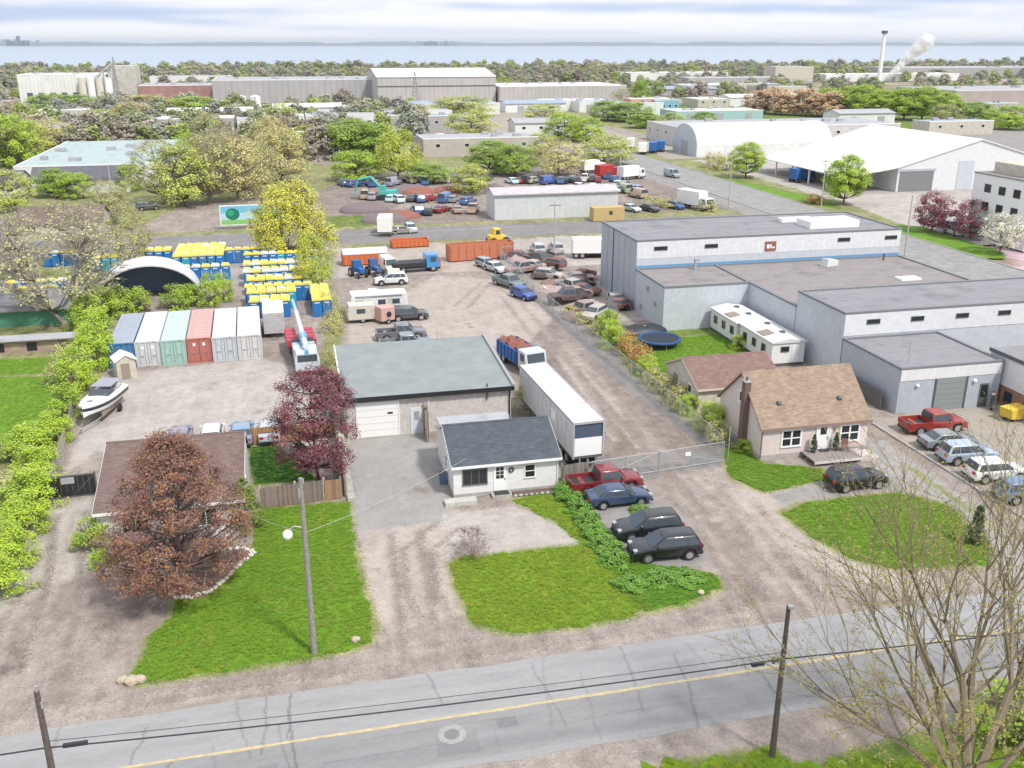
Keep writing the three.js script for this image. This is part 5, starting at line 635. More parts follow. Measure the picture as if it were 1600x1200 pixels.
{ // motor boat on its trailer, bow toward the street
  const o = thing('motor_boat', 'white motor boat with dark stripe on a trailer in the gravel yard', 'boat', -17.48, -85.07, -1.8);
  const st = []; for (let i = 0; i <= 14; i++) { const t = i / 14, x = -3.3 + 6.8 * t, w = 1.25 * Math.pow(1 - Math.pow(Math.max(0, t - 0.35) / 0.65, 2.4), 0.7), kz = 0.75 + 0.45 * Math.pow(t, 3), sh = 1.75 + 0.35 * t * t; st.push([x, w, kz, sh]); }
  const sec = (f) => { const P = [], fs = []; st.forEach(([x, w, k, s]) => { for (const [a, b] of f(w, k, s)) P.push([x, b, a]); }); const n = P.length / st.length; for (let i = 0; i + 1 < st.length; i++) for (let j = 0; j + 1 < n; j++) fs.push([i * n + j, i * n + j + 1, (i + 1) * n + j + 1, (i + 1) * n + j]); return [P, fs, n]; };
  const bld = (f, cr) => { const [P, fs] = sec(f); return toCreasedNormals(poly(P, fs), cr); };
  const h = mk('hull', bld((w, k, s) => [[-w, s], [-w * 0.97, s - 0.45], [-w * 0.8, k + 0.25], [0, k], [w * 0.8, k + 0.25], [w * 0.97, s - 0.45], [w, s]], 0.5), M.trim, o); for (const q of [1, -1]) mk('stripe', bld((w, k, s) => [[q * (w * 0.99 + 0.012), s - 0.12], [q * (w * 0.975 + 0.016), s - 0.4]], 0.5), mat(0.03, 0.035, 0.05, { rough: 0.3 }), h); mk('transom', poly([[-3.3, 1.75, -1.25], [-3.3, 1.3, -1.21], [-3.3, 1.0, -1.0], [-3.3, 0.75, 0], [-3.3, 1.0, 1.0], [-3.3, 1.3, 1.21], [-3.3, 1.75, 1.25]], [[0, 1, 2, 3, 4, 5, 6]]), M.trim, h);
  const dk = mk('deck', bld((w, k, s) => [[w, s], [w * 0.8, s + 0.1], [0, s + 0.16], [-w * 0.8, s + 0.1], [-w, s]], 0.6), M.trim, o); mk('hatch', bx(0.5, 0.05, 0.5, 2.0, 2.12, 0), mat(0.2, 0.2, 0.22), dk); mk('cockpit', bb(-2.9, -0.3, 1.86, 1.99, -0.85, 0.85), mat(0.32, 0.32, 0.36), dk); const ws = mk('windshield', [poly([[0.3, 1.95, 0.9], [0.3, 1.95, -0.9], [-0.2, 2.45, -0.75], [-0.2, 2.45, 0.75]], [[0, 1, 2, 3]])], CM.glass, dk); for (const q of [1, -1]) mk('side_glass', poly([[0.3, 1.95, q * 0.9], [-0.2, 2.45, q * 0.75], [-1.2, 2.1, q * 0.95]], [[0, 1, 2]]), CM.glass, dk); mk('canopy', prism([[-2.9, 2.5], [-0.4, 2.6], [-0.4, 2.66], [-2.9, 2.58]], 1.8, 0.02), mat(0.3, 0.31, 0.36), dk); for (const q of [1, -1]) for (const x of [-2.6, -0.7]) mk('canopy_frame', bar([x - 0.2, 1.9, q * 0.88], [x, 2.55, q * 0.85], 0.025, 0.025, 5), M.galv, dk); for (const q of [1, -1]) mk('bow_rail', [bar([3.3, 2.45, 0], [2.2, 2.5, q * 0.7], 0.02, 0.02, 5), bar([2.2, 2.5, q * 0.7], [0.9, 2.4, q * 1.05], 0.02, 0.02, 5), bar([2.2, 2.0, q * 0.75], [2.2, 2.5, q * 0.7], 0.018, 0.018, 5)], M.galv, dk); mk('seat', [bb(-2.6, -2.1, 1.99, 2.3, -0.8, 0.8)], mat(0.6, 0.58, 0.55), dk);
  const t = thing('boat_trailer', 'galvanised trailer carrying the white motor boat', 'trailer', -17.48, -85.07, -1.8); mk('frame', [bar([-3.4, 0.5, 0.6], [2.4, 0.55, 0.6], 0.05), bar([-3.4, 0.5, -0.6], [2.4, 0.55, -0.6], 0.05), bar([2.4, 0.55, 0.6], [4.4, 0.5, 0], 0.05), bar([2.4, 0.55, -0.6], [4.4, 0.5, 0], 0.05), bar([-2.5, 0.5, -0.9], [-2.5, 0.5, 0.9], 0.05), bar([0.5, 0.52, -0.7], [0.5, 0.52, 0.7], 0.05), bar([4.2, 0, 0], [4.2, 0.5, 0], 0.04)], M.galv, t); for (const q of [1, -1]) { mk('bunk', bb(-2.8, 1.6, 0.55, 0.98, q * 0.7, q * 0.82), M.greyWood, t); const w = mk('wheel', new THREE.CylinderGeometry(0.33, 0.33, 0.22, 14).rotateX(Math.PI / 2), CM.tyre, t); w.position.set(-1.2, 0.33, q * 1.12); mk('fender', new THREE.TorusGeometry(0.4, 0.05, 5, 10, Math.PI).translate(-1.2, 0.36, q * 1.12), CM.trim, w).position.set(1.2, -0.33, -q * 1.12); }
}
{ // truck crane
  const o = thing('truck_crane', 'truck crane with blue and white boom and red outriggers beside the containers', 'crane', 0.57, -91.90, 0.06);
  mk('carrier', [bb(-1.2, 1.2, 0.6, 1.1, -11, -0.4)], CM.trim, o); mk('cab', prism([[-1.2, 0.6], [1.2, 0.6], [1.2, 1.9], [1.0, 2.5], [-1.0, 2.5], [-1.2, 1.9]], 1.7, 0.08).translate(0, 0, -0.6), paint(0.55, 0.62, 0.68), o); mk('windscreen', bb(-0.95, 0.95, 1.6, 2.3, 0.252, 0.27), CM.glass, o); mk('cab', prism([[-1.15, 1.1], [1.15, 1.1], [1.15, 2.3], [-1.15, 2.4]], 1.6, 0.1).translate(0, 0, -2.6), paint(0.5, 0.6, 0.68), o); for (const s of [1, -1]) mk('dark_panel', bb(s * 0.35, s * 1.1, 2.35, 2.45, -5.3, -4.0), CM.trim, o);
  mk('turret', bb(-1.1, 1.1, 1.2, 2.4, -5.4, -3.6), paint(0.45, 0.6, 0.7), o);
  const b = mk('boom', bar([0, 2.9, -0.6], [0, 3.4, -12.5], 0.32, 0.26, 4), mat(0.62, 0.66, 0.74, { rough: 0.5 }), o); mk('boom_tip', bar([0, 3.4, -12.5], [0, 3.55, -17], 0.22, 0.18, 4), mat(0.32, 0.47, 0.7), b); mk('boom_collar', bx(0.7, 0.8, 1.6, 0, 2.9, -3.8), M.skyBlue, b); mk('boom_hook', [bx(0.3, 0.5, 0.5, 0, 2.5, 0.1)], M.skyBlue, b);
  for (let i = 0; i < 4; i++) for (const s of [1, -1]) { const r = mk('outrigger_box', bx(1.1, 0.8, 1.0, s * 0.95, 1.6, -6.6 - i * 1.25), mat(0.42, 0.05, 0.08, { rough: 0.5 }), o); }
  mk('rear_deck', bb(-1.2, 1.2, 1.1, 1.2, -11, -6), mat(0.3, 0.05, 0.07), o); for (const z of [-0.9, -2.4, -8, -9.4]) for (const s of [1, -1]) { const q = mk('wheel', new THREE.CylinderGeometry(0.52, 0.52, 0.35, 16).rotateZ(Math.PI / 2), CM.tyre, o); q.position.set(s * 1.05, 0.52, z); mk('rim', new THREE.CylinderGeometry(0.3, 0.3, 0.37, 10).rotateZ(Math.PI / 2), CM.rim, q); }
}
{ // portable toilets, blue with yellow or white roofs
  const bm = mat(0.02, 0.16, 0.44, { rough: 0.5 }), tm = mat(0.03, 0.32, 0.42, { rough: 0.5 }), ym = mat(0.80, 0.66, 0.10, { rough: 0.5 }), wm = mat(0.72, 0.74, 0.66, { rough: 0.5 });
  const body = geo([bb(-0.54, 0.54, 0.1, 2.0, -0.54, 0.54), bb(-0.5, 0.5, 0, 0.1, -0.5, 0.5)]), roof = geo(toCreasedNormals(prism([[-0.58, 2.0], [0.58, 2.0], [0.56, 2.14], [0.3, 2.3], [-0.3, 2.3], [-0.56, 2.14]], 1.16, 0.03), 0.3)), door = geo(bb(-0.36, 0.36, 0.15, 1.9, 0.54, 0.565)), slot = geo(bb(-0.3, 0.3, 1.7, 1.82, 0.566, 0.575)), pipe = geo(cyl(0.05, 0.05, 0.35, -0.4, 2.1, -0.4, 6));
  [body, roof, door, slot, pipe].forEach((g) => { g.userData.done = true; });
  const proto = (b, r, l) => { const o = thing('portable_toilet', l, 'portable toilet'); mk('body', body, b, o); mk('roof', roof, r, o); const d = mk('door', door, b, o); mk('vent_slot', slot, wm, d); mk('vent_pipe', pipe, wm, o); return o; };
  const P = [proto(bm, ym, 'x'), proto(bm, wm, 'x'), proto(tm, ym, 'x'), proto(mat(0.05, 0.2, 0.42, { tex: 'rust', m: 2, rough: 0.6 }), mat(0.74, 0.66, 0.24, { tex: 'rust', m: 1.5, rough: 0.6 }), 'x')]; const r = rng(17), used = [false, false, false, false]; const what = ['yellow roofed blue portable toilet', 'white roofed blue portable toilet', 'yellow roofed teal portable toilet', 'faded yellow roofed portable toilet'];
  const place = (k, where, x, z, t) => { const label = `${what[k]}, ${where}`, grp = `portable toilets, ${where.split(',')[0]}`; if (!used[k]) { used[k] = true; const o = P[k]; o.position.set(x, 0, z); o.rotation.y = t; o.userData.label = label; o.userData.group = grp; } else dup(P[k], label, x, z, t, grp); };
  const block = (where, x, z, nx, nzz, dx, dz, pw = 0.1, turn = 0) => { for (let i = 0; i < nx; i++) for (let j = 0; j < nzz; j++) place(r() < pw ? 1 : r() < 0.1 ? 2 : r() < 0.3 ? 3 : 0, `${where}, ${ord(i)} from left${nzz > 1 ? `, ${ord(j)} row` : ''}`, x + i * dx + (r() - 0.5) * 0.12, z - j * dz + (r() - 0.5) * 0.25, turn + (r() - 0.5) * 0.16); };
  block('big block by the arched shelter', -16.4, -144.2, 6, 7, 1.18, 1.3, 0.04);
  block('long row by the willow foot', -6.5, -143.4, 9, 1, 1.2, 1.3, 0.35); block('row before the big block', -14.5, -136.5, 5, 1, 1.3, 1.3, 0.6); block('far double row behind the containers', -6.4, -136.2, 8, 2, 1.2, 1.3, 0.35); block('near double row behind the containers', -5.6, -126.6, 6, 2, 1.2, 1.3, 0.2); block('row left of the crane boom', -5.4, -119.6, 5, 2, 1.2, 1.3, 0.1); block('cluster right of the crane boom', 2.3, -114.5, 2, 6, 1.2, 1.3, 0); block('middle row behind the containers', -6.2, -131.5, 8, 2, 1.22, 1.3, 0.25); block('low row behind the containers', -5.8, -122.8, 7, 1, 1.22, 1.3, 0.15); block('row at the container backs', -5.0, -115.2, 4, 2, 1.22, 1.3, 0.1); block('row right of the big block', -9.2, -147.5, 6, 1, 1.22, 1.3, 0.3);
  block('group behind the budding tree', -35.3, -151, 4, 1, 1.25, 1.3, 0.1); block('group left of the arched shelter', -27.6, -146, 3, 2, 1.25, 1.3, 0); block('group behind the arched shelter', -22.0, -149, 4, 2, 1.25, 1.3, 0, 0.1); block('row at the left edge', -39.5, -132, 9, 1, 1.25, 1.3, 0.5); block('nearer row at the left edge', -38.5, -128, 8, 1, 1.25, 1.3, 0.4);
}
{ // bins, containers and site clutter of the middle yard
  const bin = (label, x, z, w, h, m, turn = 0.05, capM) => { const o = thing('roll_off_bin', label, 'bin', x, z, turn, 'roll off bins'); const g = [bb(-w / 2, w / 2, 0.15, 0.25, -1.15, 1.15), bb(-w / 2, w / 2, 0.25, h, 1.05, 1.15), bb(-w / 2, w / 2, 0.25, h, -1.15, -1.05), bb(-w / 2, -w / 2 + 0.1, 0.25, h, -1.05, 1.05), bb(w / 2 - 0.1, w / 2, 0.25, h, -1.05, 1.05)]; mk('shell', g, m, o); for (let i = 0; i < 9; i++) mk('rib', bb(-w / 2 + 0.2 + i * (w - 0.4) / 8 - 0.05, -w / 2 + 0.2 + i * (w - 0.4) / 8 + 0.05, 0.2, h - 0.05, 1.15, 1.24), m, o); if (capM) mk('cover', prism([[-1.2, h], [1.2, h], [1.1, h + 0.5], [0, h + 0.65], [-1.1, h + 0.5]], w, 0.05).rotateY(Math.PI / 2), capM, o); mk('runner', [bb(-w / 2, w / 2, 0, 0.15, -0.6, -0.45), bb(-w / 2, w / 2, 0, 0.15, 0.45, 0.6)], CM.trim, o); return o; };
  bin('orange bin under a white cover at the yard back left', 10.33, -142.51, 6.6, 1.7, M.orange, 0.05, M.fabric); bin('orange open bin at the middle of the yard back', 18.50, -153.93, 6, 1.2, M.orange, 0.05); bin('long orange bin right end of the yard back', 27.81, -142.20, 10.2, 2.5, mat(0.55, 0.2, 0.11, { tex: 'rust', m: 3 }), 0.12); bin('small orange bin beside the blue truck cab', 19.73, -137.67, 2.2, 1.5, M.orange);
  const o = thing('tan_container', 'tan yellow container beside the white metal shed', 'container', 57.38, -170.13, 0.02); mk('shell', bb(-3, 3, 0.1, 2.5, -1.2, 1.2), mat(0.56, 0.42, 0.18, { tex: 'ribs', m: 2 }), o); mk('window', bb(0, 0.7, 1.2, 1.9, 1.2, 1.23), CM.glass, o); mk('base_frame', bb(-3, 3, 0, 0.1, -1.1, 1.1), CM.trim, o);
  const ld = thing('yellow_loader', 'yellow wheel loader on top of the far side of the orange bin', 'loader', 32.78, -152.25, 0.2); mk('body', prism([[-1.6, 0.8], [1.2, 0.8], [1.2, 1.5], [0.3, 1.6], [0.2, 2.7], [-0.9, 2.7], [-1.0, 1.7], [-1.6, 1.6]], 1.5, 0.06), M.yellow, ld); mk('cab_glass', bb(-0.7, 0.1, 1.8, 2.5, -0.77, 0.77), CM.glass, ld); mk('bucket', prism([[1.6, 0.2], [2.4, 0.1], [2.3, 1.0], [1.7, 1.1]], 2, 0.03), M.steel, ld); mk('lift_arm', bar([0.6, 1.4, 0.6], [1.8, 0.7, 0.6], 0.1), M.yellow, ld); for (const a of [-1, 1]) for (const s of [-1, 1]) wheelAt(ld, a * 1.1, 0.65, s * 0.85, 0.65, 0.4);
  const ex = thing('excavator', 'teal excavator with bent boom in the salvage yard', 'excavator', 20.18, -204.25, 2.8); mk('track', prism([[-1.8, 0.1], [1.8, 0.1], [2.1, 0.5], [1.8, 0.95], [-1.8, 0.95], [-2.1, 0.5]], 0.6, 0.06).translate(0, 0, 1.1), CM.trim, ex); mk('track', prism([[-1.8, 0.1], [1.8, 0.1], [2.1, 0.5], [1.8, 0.95], [-1.8, 0.95], [-2.1, 0.5]], 0.6, 0.06).translate(0, 0, -1.1), CM.trim, ex); mk('house', prism([[-2.2, 1.1], [1.2, 1.1], [1.2, 1.9], [-0.2, 2.0], [-2.2, 2.2]], 2.6, 0.08), M.teal, ex); const cb = mk('cab', bb(0.0, 1.3, 1.9, 3.1, -1.2, -0.2), M.teal, ex); mk('cab_glass', bb(0.1, 1.32, 2.2, 3.0, -1.1, -0.3), CM.glass, cb); mk('boom', [bar([0.8, 1.8, 0.3], [3.4, 4.6, 0.3], 0.32, 0.28, 4), bar([3.4, 4.6, 0.3], [6.2, 4.0, 0.3], 0.28, 0.22, 4)], M.teal, ex); mk('stick', bar([6.2, 4.2, 0.3], [7.0, 1.4, 0.3], 0.2, 0.16, 4), M.teal, ex); mk('bucket', prism([[6.4, 0.6], [7.3, 0.4], [7.4, 1.4], [6.8, 1.5]], 1.1, 0.05).translate(0, 0, 0.3), M.steel, ex);
  const tr = thing('travel_trailer', 'white travel trailer parked across the middle yard', 'trailer', 9.58, -113.22, 0.03); mk('shell', prism([[-3.4, 0.45], [3.4, 0.45], [3.5, 1.2], [3.3, 2.9], [-3.3, 2.95], [-3.5, 1.4]], 2.3, 0.15), mat(0.74, 0.74, 0.73, { tex: 'soft', m: 3 }), tr); mk('roof_unit', bx(1.1, 0.3, 0.8, -0.6, 3.1, 0), M.trim, tr); for (const x of [-2.4, 0.3, 2.0]) mk('window', bb(x - 0.45, x + 0.45, 1.6, 2.2, 1.15, 1.17), CM.glass, tr); mk('awning', bar([-2.8, 2.7, 1.25], [2.8, 2.7, 1.25], 0.08), M.lightRoof, tr); mk('door', bb(1.0, 1.55, 0.6, 2.3, 1.15, 1.18), M.cream, tr); for (const x of [-0.5, 0.5]) for (const s of [-1, 1]) wheelAt(tr, x, 0.35, s * 0.95, 0.35, 0.22);
  const ct = thing('camper', 'small beige camper in front of the white travel trailer', 'trailer', 7.38, -110.81, 0.05); mk('shell', prism([[-1.7, 0.4], [1.7, 0.4], [1.8, 1.4], [1.4, 2.2], [-1.6, 2.25], [-1.8, 1.2]], 1.9, 0.12), mat(0.6, 0.58, 0.52, { tex: 'rust', m: 3 }), ct); mk('window', bb(-0.7, 0.3, 1.2, 1.75, 0.95, 0.97), CM.glass, ct); for (const s of [-1, 1]) wheelAt(ct, 0, 0.32, s * 0.8, 0.32, 0.2);
  const pk = thing('pink_box_trailer', 'small pinkish trailer box right of the beige camper', 'trailer', 9.98, -109.64, 0.4); mk('box', prism([[-0.9, 0.4], [0.9, 0.4], [0.9, 2.0], [-0.9, 2.0]], 1.6, 0.05), mat(0.58, 0.38, 0.33, { tex: 'rust', m: 2 }), pk); mk('spare_wheel', new THREE.CylinderGeometry(0.3, 0.3, 0.15, 14).rotateX(Math.PI / 2).translate(0.1, 1.2, 0.86), CM.tyre, pk); for (const s of [-1, 1]) wheelAt(pk, 0, 0.3, s * 0.8, 0.3, 0.2);
  for (const [x, z, c, l] of [[8.75, -134.30, M.blue, 'blue garden tractor at the left of the yard back'], [11.11, -134.57, mat(0.06, 0.12, 0.25), 'dark blue farm tractor left of the white van']]) { const t = thing('tractor', l, 'tractor', x, z, -1.2); mk('hood', prism([[0, 0.7], [1.5, 0.7], [1.5, 1.3], [0, 1.4]], 0.8, 0.06), c, t); mk('cab', prism([[-1.0, 0.7], [0, 0.7], [-0.1, 2.3], [-0.9, 2.3]], 1.2, 0.05), c, t); mk('cab_glass', bb(-0.85, -0.15, 1.4, 2.1, -0.62, 0.62), CM.glass, t); for (const s of [-1, 1]) { wheelAt(t, -0.6, 0.65, s * 0.8, 0.65, 0.35); wheelAt(t, 1.2, 0.38, s * 0.65, 0.38, 0.22); } }
  const tp = thing('covered_trampoline', 'dark round trampoline in the grass behind the cream garage', 'trampoline', 38.09, -93.75, 0); mk('mat', cyl(2.2, 2.2, 0.08, 0, 0.75, 0, 24), mat(0.02, 0.03, 0.05), tp); mk('rim', new THREE.TorusGeometry(2.2, 0.16, 8, 28).rotateX(Math.PI / 2).translate(0, 0.8, 0), mat(0.03, 0.08, 0.2), tp); for (let i = 0; i < 8; i++) { const a = i * Math.PI / 4; mk('leg', bar([2.1 * Math.cos(a), 0, 2.1 * Math.sin(a)], [2.1 * Math.cos(a), 0.8, 2.1 * Math.sin(a)], 0.03), M.steel, tp); }
  const tp2 = thing('tarp_pile', 'low black tarpaulin covered pile behind the garden grass', 'pile', 37.76, -98.86, 0.1); { const g = new THREE.SphereGeometry(1, 18, 9, 0, 6.283, 0, 1.57).scale(3.4, 0.9, 1.3), p = g.attributes.position; for (let i = 0; i < p.count; i++) p.setY(i, p.getY(i) * (0.7 + 0.7 * nz(p.getX(i) / 5, p.getZ(i) / 5))); g.computeVertexNormals(); mk('tarp', g, mat(0.025, 0.03, 0.04, { rough: 0.5 }), tp2); mk('weight', bx(0.5, 0.2, 0.4, 0.6, 0.75, 0.2), M.concrete, tp2); }
  const yb = thing('yellow_bin', 'small yellow tilted bin beside the brick wall', 'bin', 60.28, -66.33, 0.2); mk('tub', prism([[-0.9, 0.3], [0.6, 0.1], [1.0, 1.2], [-1.1, 1.2]], 1.3, 0.05), M.yellow, yb); mk('base', bb(-0.6, 0.6, 0, 0.2, -0.5, 0.5), CM.trim, yb);
  const sp = rng(41); for (let i = 0; i < 7; i++) { const g = new THREE.SphereGeometry(1, 16, 8, 0, 6.283, 0, 1.57), s = 1.6 + sp() * 1.8, p = g.attributes.position; g.scale(s * 1.6, s * 0.55, s); for (let k = 0; k < p.count; k++) { const q = 0.7 + 0.6 * nz(p.getX(k) / 6 + i, p.getZ(k) / 6); p.setY(k, p.getY(k) * q); } g.computeVertexNormals(); tag(mk('scrap_heap', g.translate(0, -0.05, 0), i % 2 ? M.rustRed : mat(0.2, 0.16, 0.17, { tex: 'rust', m: 1.2 })), `${['dark', 'reddish'][i % 2]} scrap metal mound in the salvage yard, ${['behind the excavator', 'right of the excavator', 'behind the white box truck', 'beside the white box truck', 'left by the willow', 'centre right', 'by the metal shed'][i]}`, 'scrap heap', `${i % 2 ? 'reddish' : 'dark'} scrap heaps`).position.set([26.18, -214.25, 27.99, -211.85, 16.90, -178.77, 20.20, -181.57, 14.34, -190.47, 34.47, -212.34, 42.76, -210.42][i * 2], 0, [26.18, -214.25, 27.99, -211.85, 16.90, -178.77, 20.20, -181.57, 14.34, -190.47, 34.47, -212.34, 42.76, -210.42][i * 2 + 1]); }
}
// ---------- trees and plants ----------
class Buf { // fast triangle collector with colours
  constructor() { this.p = []; this.c = []; this.n = []; }
  tri(a, b, c, col) { const ux = b[0] - a[0], uy = b[1] - a[1], uz = b[2] - a[2], vx = c[0] - a[0], vy = c[1] - a[1], vz = c[2] - a[2]; let nx = uy * vz - uz * vy, ny = uz * vx - ux * vz, nq = ux * vy - uy * vx; const l = Math.hypot(nx, ny, nq) || 1; nx /= l; ny /= l; nq /= l; this.p.push(...a, ...b, ...c); for (let i = 0; i < 3; i++) { this.n.push(nx, ny, nq); this.c.push(...col); } }
  geo() { const g = new THREE.BufferGeometry(), n = this.p.length / 3; g.setAttribute('position', new THREE.Float32BufferAttribute(this.p, 3)); g.setAttribute('normal', new THREE.Float32BufferAttribute(this.n, 3)); g.setAttribute('color', new THREE.Float32BufferAttribute(this.c, 3)); g.setAttribute('uv', new THREE.Float32BufferAttribute(new Float32Array(n * 2), 2)); g.userData.done = true; return g; }
  leaf(x, y, z, s, r, col, ox = 0, oy = 0, oz = 0) { // folded diamond, its face turned outward and to the sky
    let n = [ox * 0.7 + (r() - 0.5) * 1.3, oy * 0.7 + 0.75 + (r() - 0.5) * 1.1, oz * 0.7 + (r() - 0.5) * 1.3]; const ln = Math.hypot(...n) || 1; n = n.map((v) => v / ln); const a = r() * 6.283; let q0 = [Math.cos(a), 0.2, Math.sin(a)]; const dt = q0[0] * n[0] + q0[1] * n[1] + q0[2] * n[2]; let ax = q0.map((v, i) => v - dt * n[i]); const la = Math.hypot(...ax) || 1; ax = ax.map((v) => v / la); const b = [n[1] * ax[2] - n[2] * ax[1], n[2] * ax[0] - n[0] * ax[2], n[0] * ax[1] - n[1] * ax[0]], w = s * 0.42;
    const P0 = [x - ax[0] * s / 2, y - ax[1] * s / 2, z - ax[2] * s / 2], P1 = [x + ax[0] * s / 2, y + ax[1] * s / 2, z + ax[2] * s / 2], Q = [x + b[0] * w, y + b[1] * w + s * 0.08, z + b[2] * w], R = [x - b[0] * w, y - b[1] * w + s * 0.08, z - b[2] * w];
    this.tri(P0, P1, Q, col); this.tri(P0, R, P1, col);
  }
  limb(a, b, r0, r1, col, seg = 4) { const dx = b[0] - a[0], dy = b[1] - a[1], dz = b[2] - a[2], l = Math.hypot(dx, dy, dz) || 1; let u = Math.abs(dy / l) < 0.9 ? [-dz, 0, dx] : [0, dz, -dy]; const lu = Math.hypot(...u); u = u.map((v) => v / lu); const v = [(dy * u[2] - dz * u[1]) / l, (dz * u[0] - dx * u[2]) / l, (dx * u[1] - dy * u[0]) / l]; const ringp = (c, r) => Array.from({ length: seg }, (_, i) => { const t = i / seg * 6.283, cs = Math.cos(t) * r, sn = Math.sin(t) * r; return [c[0] + u[0] * cs + v[0] * sn, c[1] + u[1] * cs + v[1] * sn, c[2] + u[2] * cs + v[2] * sn]; }); const A = ringp(a, r0), B = ringp(b, r1); for (let i = 0; i < seg; i++) { const j = (i + 1) % seg; this.tri(A[i], B[i], A[j], col); this.tri(A[j], B[i], B[j], col); } }
}
const leafMat = new THREE.MeshPhysicalMaterial({ color: 0xffffff, vertexColors: true, roughness: 0.95, side: THREE.DoubleSide, transmission: 0.25, thickness: 0 }); leafMat.userData.m = 1;
const barkMat = new THREE.MeshPhysicalMaterial({ color: 0xffffff, vertexColors: true, roughness: 0.95 }); barkMat.userData.m = 1;
// unit crown recipes: height 1 = o.H metres
function growTree(o) {
  const r = rng(o.seed), W = new Buf(), L = new Buf(), bark = o.bark || [0.16, 0.13, 0.1], H = o.H, R = o.R, cb = o.base * H, ch = H - cb;
  const pick = () => { const c = o.cols[Math.floor(r() * o.cols.length)], v = 1.35 + 0.45 * r(); return c.map((x) => Math.min(0.8, x * v)); };
  const stems = o.stems || 1; const axis = [];
  for (let s = 0; s < stems; s++) { let p = [(r() - 0.5) * 0.3 * (stems > 1), 0, (r() - 0.5) * 0.3 * (stems > 1)], lean = stems > 1 ? 0.35 : 0.05, a = r() * 6.28, rad = o.trunk || H * 0.02; const n = 7; for (let i = 0; i < n; i++) { const q = [p[0] + Math.cos(a) * lean * H / n * (0.6 + r()) + (r() - 0.5) * 0.04 * H, p[1] + H * 0.86 / n, p[2] + Math.sin(a) * lean * H / n * (0.6 + r()) + (r() - 0.5) * 0.04 * H]; const r1 = rad * (1 - 0.11 * 1.15); W.limb(p, q, rad, Math.max(0.012 * H * 0.3, rad * 0.83), bark, 6); rad *= 0.83; axis.push([...q, rad]); p = q; } }
  const prof = o.profile || ((t) => Math.sqrt(Math.max(0, 1 - Math.pow((t - 0.42) / 0.6, 2))));
  const clumps = [];
  for (let i = 0; i < o.clumps; i++) { const t = Math.pow(r(), 0.85), a = r() * 6.283, w = prof(t) * R * (0.45 + 0.6 * Math.sqrt(r())) * (0.82 + 0.4 * nz(a / 6.283 * 2 + o.seed * 0.13, t * 1.3)), c = [Math.cos(a) * w, cb + t * ch * 0.95, Math.sin(a) * w]; clumps.push(c); let best = axis[0], bd = 1e9; for (const k of axis) { const d = Math.hypot(k[0] - c[0], k[2] - c[2]) + Math.abs(k[1] - (c[1] - w * 0.5)) * 1.4; if (d < bd) { bd = d; best = k; } } const m = [best[0] + (c[0] - best[0]) * 0.5, best[1] + (c[1] - best[1]) * 0.35, best[2] + (c[2] - best[2]) * 0.5], br = Math.min(best[3] * 0.6, 0.035 * R); W.limb([best[0], best[1], best[2]], m, br, br * 0.65, bark, 4); W.limb(m, c, br * 0.65, br * 0.2, bark, 3);
    const tw = o.twigs || 0; for (let k = 0; k < tw; k++) { const e = [c[0] + (r() - 0.5) * o.cr * 2.2, c[1] + (r() * (o.droop ? -2.2 : 1.6) - 0.3) * o.cr, c[2] + (r() - 0.5) * o.cr * 2.2]; W.limb(c, e, br * 0.25 + 0.006, 0.008, bark, 3); } }
  for (const c of clumps) { const tint = 0.88 + 0.24 * r(), cr = o.cr * (0.6 + 0.8 * r()); for (let k = 0; k < o.leaves; k++) { const a = r() * 6.283, e = Math.acos(2 * r() - 1), q = cr * Math.pow(r(), 0.45); let x = c[0] + Math.cos(a) * Math.sin(e) * q, y = c[1] + Math.cos(e) * q * (o.flat || 0.75), z = c[2] + Math.sin(a) * Math.sin(e) * q; if (o.droop) y -= r() * r() * o.droop; if (y < 0.05) continue; const col = pick().map((v) => v * tint); const ol = Math.hypot(x, y - cb - ch * 0.35, z) || 1; L.leaf(x, y, z, o.leaf * (0.6 + 0.8 * r()), r, col, x / ol, (y - cb - ch * 0.35) / ol, z / ol); } }
  return { W: W.geo(), L: L.geo(), H, R };
}
const lime = [[0.25, 0.35, 0.025], [0.2, 0.3, 0.025], [0.3, 0.37, 0.035]], green = [[0.15, 0.24, 0.025], [0.19, 0.28, 0.03], [0.22, 0.3, 0.035]], olive = [[0.33, 0.37, 0.08], [0.38, 0.39, 0.09], [0.28, 0.34, 0.07]], gold = [[0.42, 0.42, 0.06], [0.36, 0.39, 0.05], [0.45, 0.41, 0.08]], paleBud = [[0.33, 0.34, 0.15], [0.28, 0.3, 0.12], [0.36, 0.34, 0.18]], tanBud = [[0.45, 0.4, 0.19], [0.4, 0.35, 0.16], [0.42, 0.42, 0.13]], bronze = [[0.19, 0.085, 0.04], [0.15, 0.065, 0.065], [0.2, 0.115, 0.045], [0.13, 0.055, 0.065], [0.22, 0.12, 0.07]], plum = [[0.11, 0.025, 0.04], [0.15, 0.04, 0.05], [0.09, 0.025, 0.04], [0.2, 0.08, 0.09]], rusty = [[0.46, 0.31, 0.2], [0.42, 0.27, 0.2], [0.4, 0.34, 0.16]], pine = [[0.03, 0.06, 0.02], [0.04, 0.075, 0.025]], white_ = [[0.5, 0.48, 0.4], [0.42, 0.42, 0.3]];
const dome = (t) => Math.sqrt(Math.max(0, 1 - t * t * 0.92));
const cone = (t) => Math.max(0.04, Math.pow(1 - t, 0.75)) * (t < 0.12 ? 0.75 + t * 2 : 1);
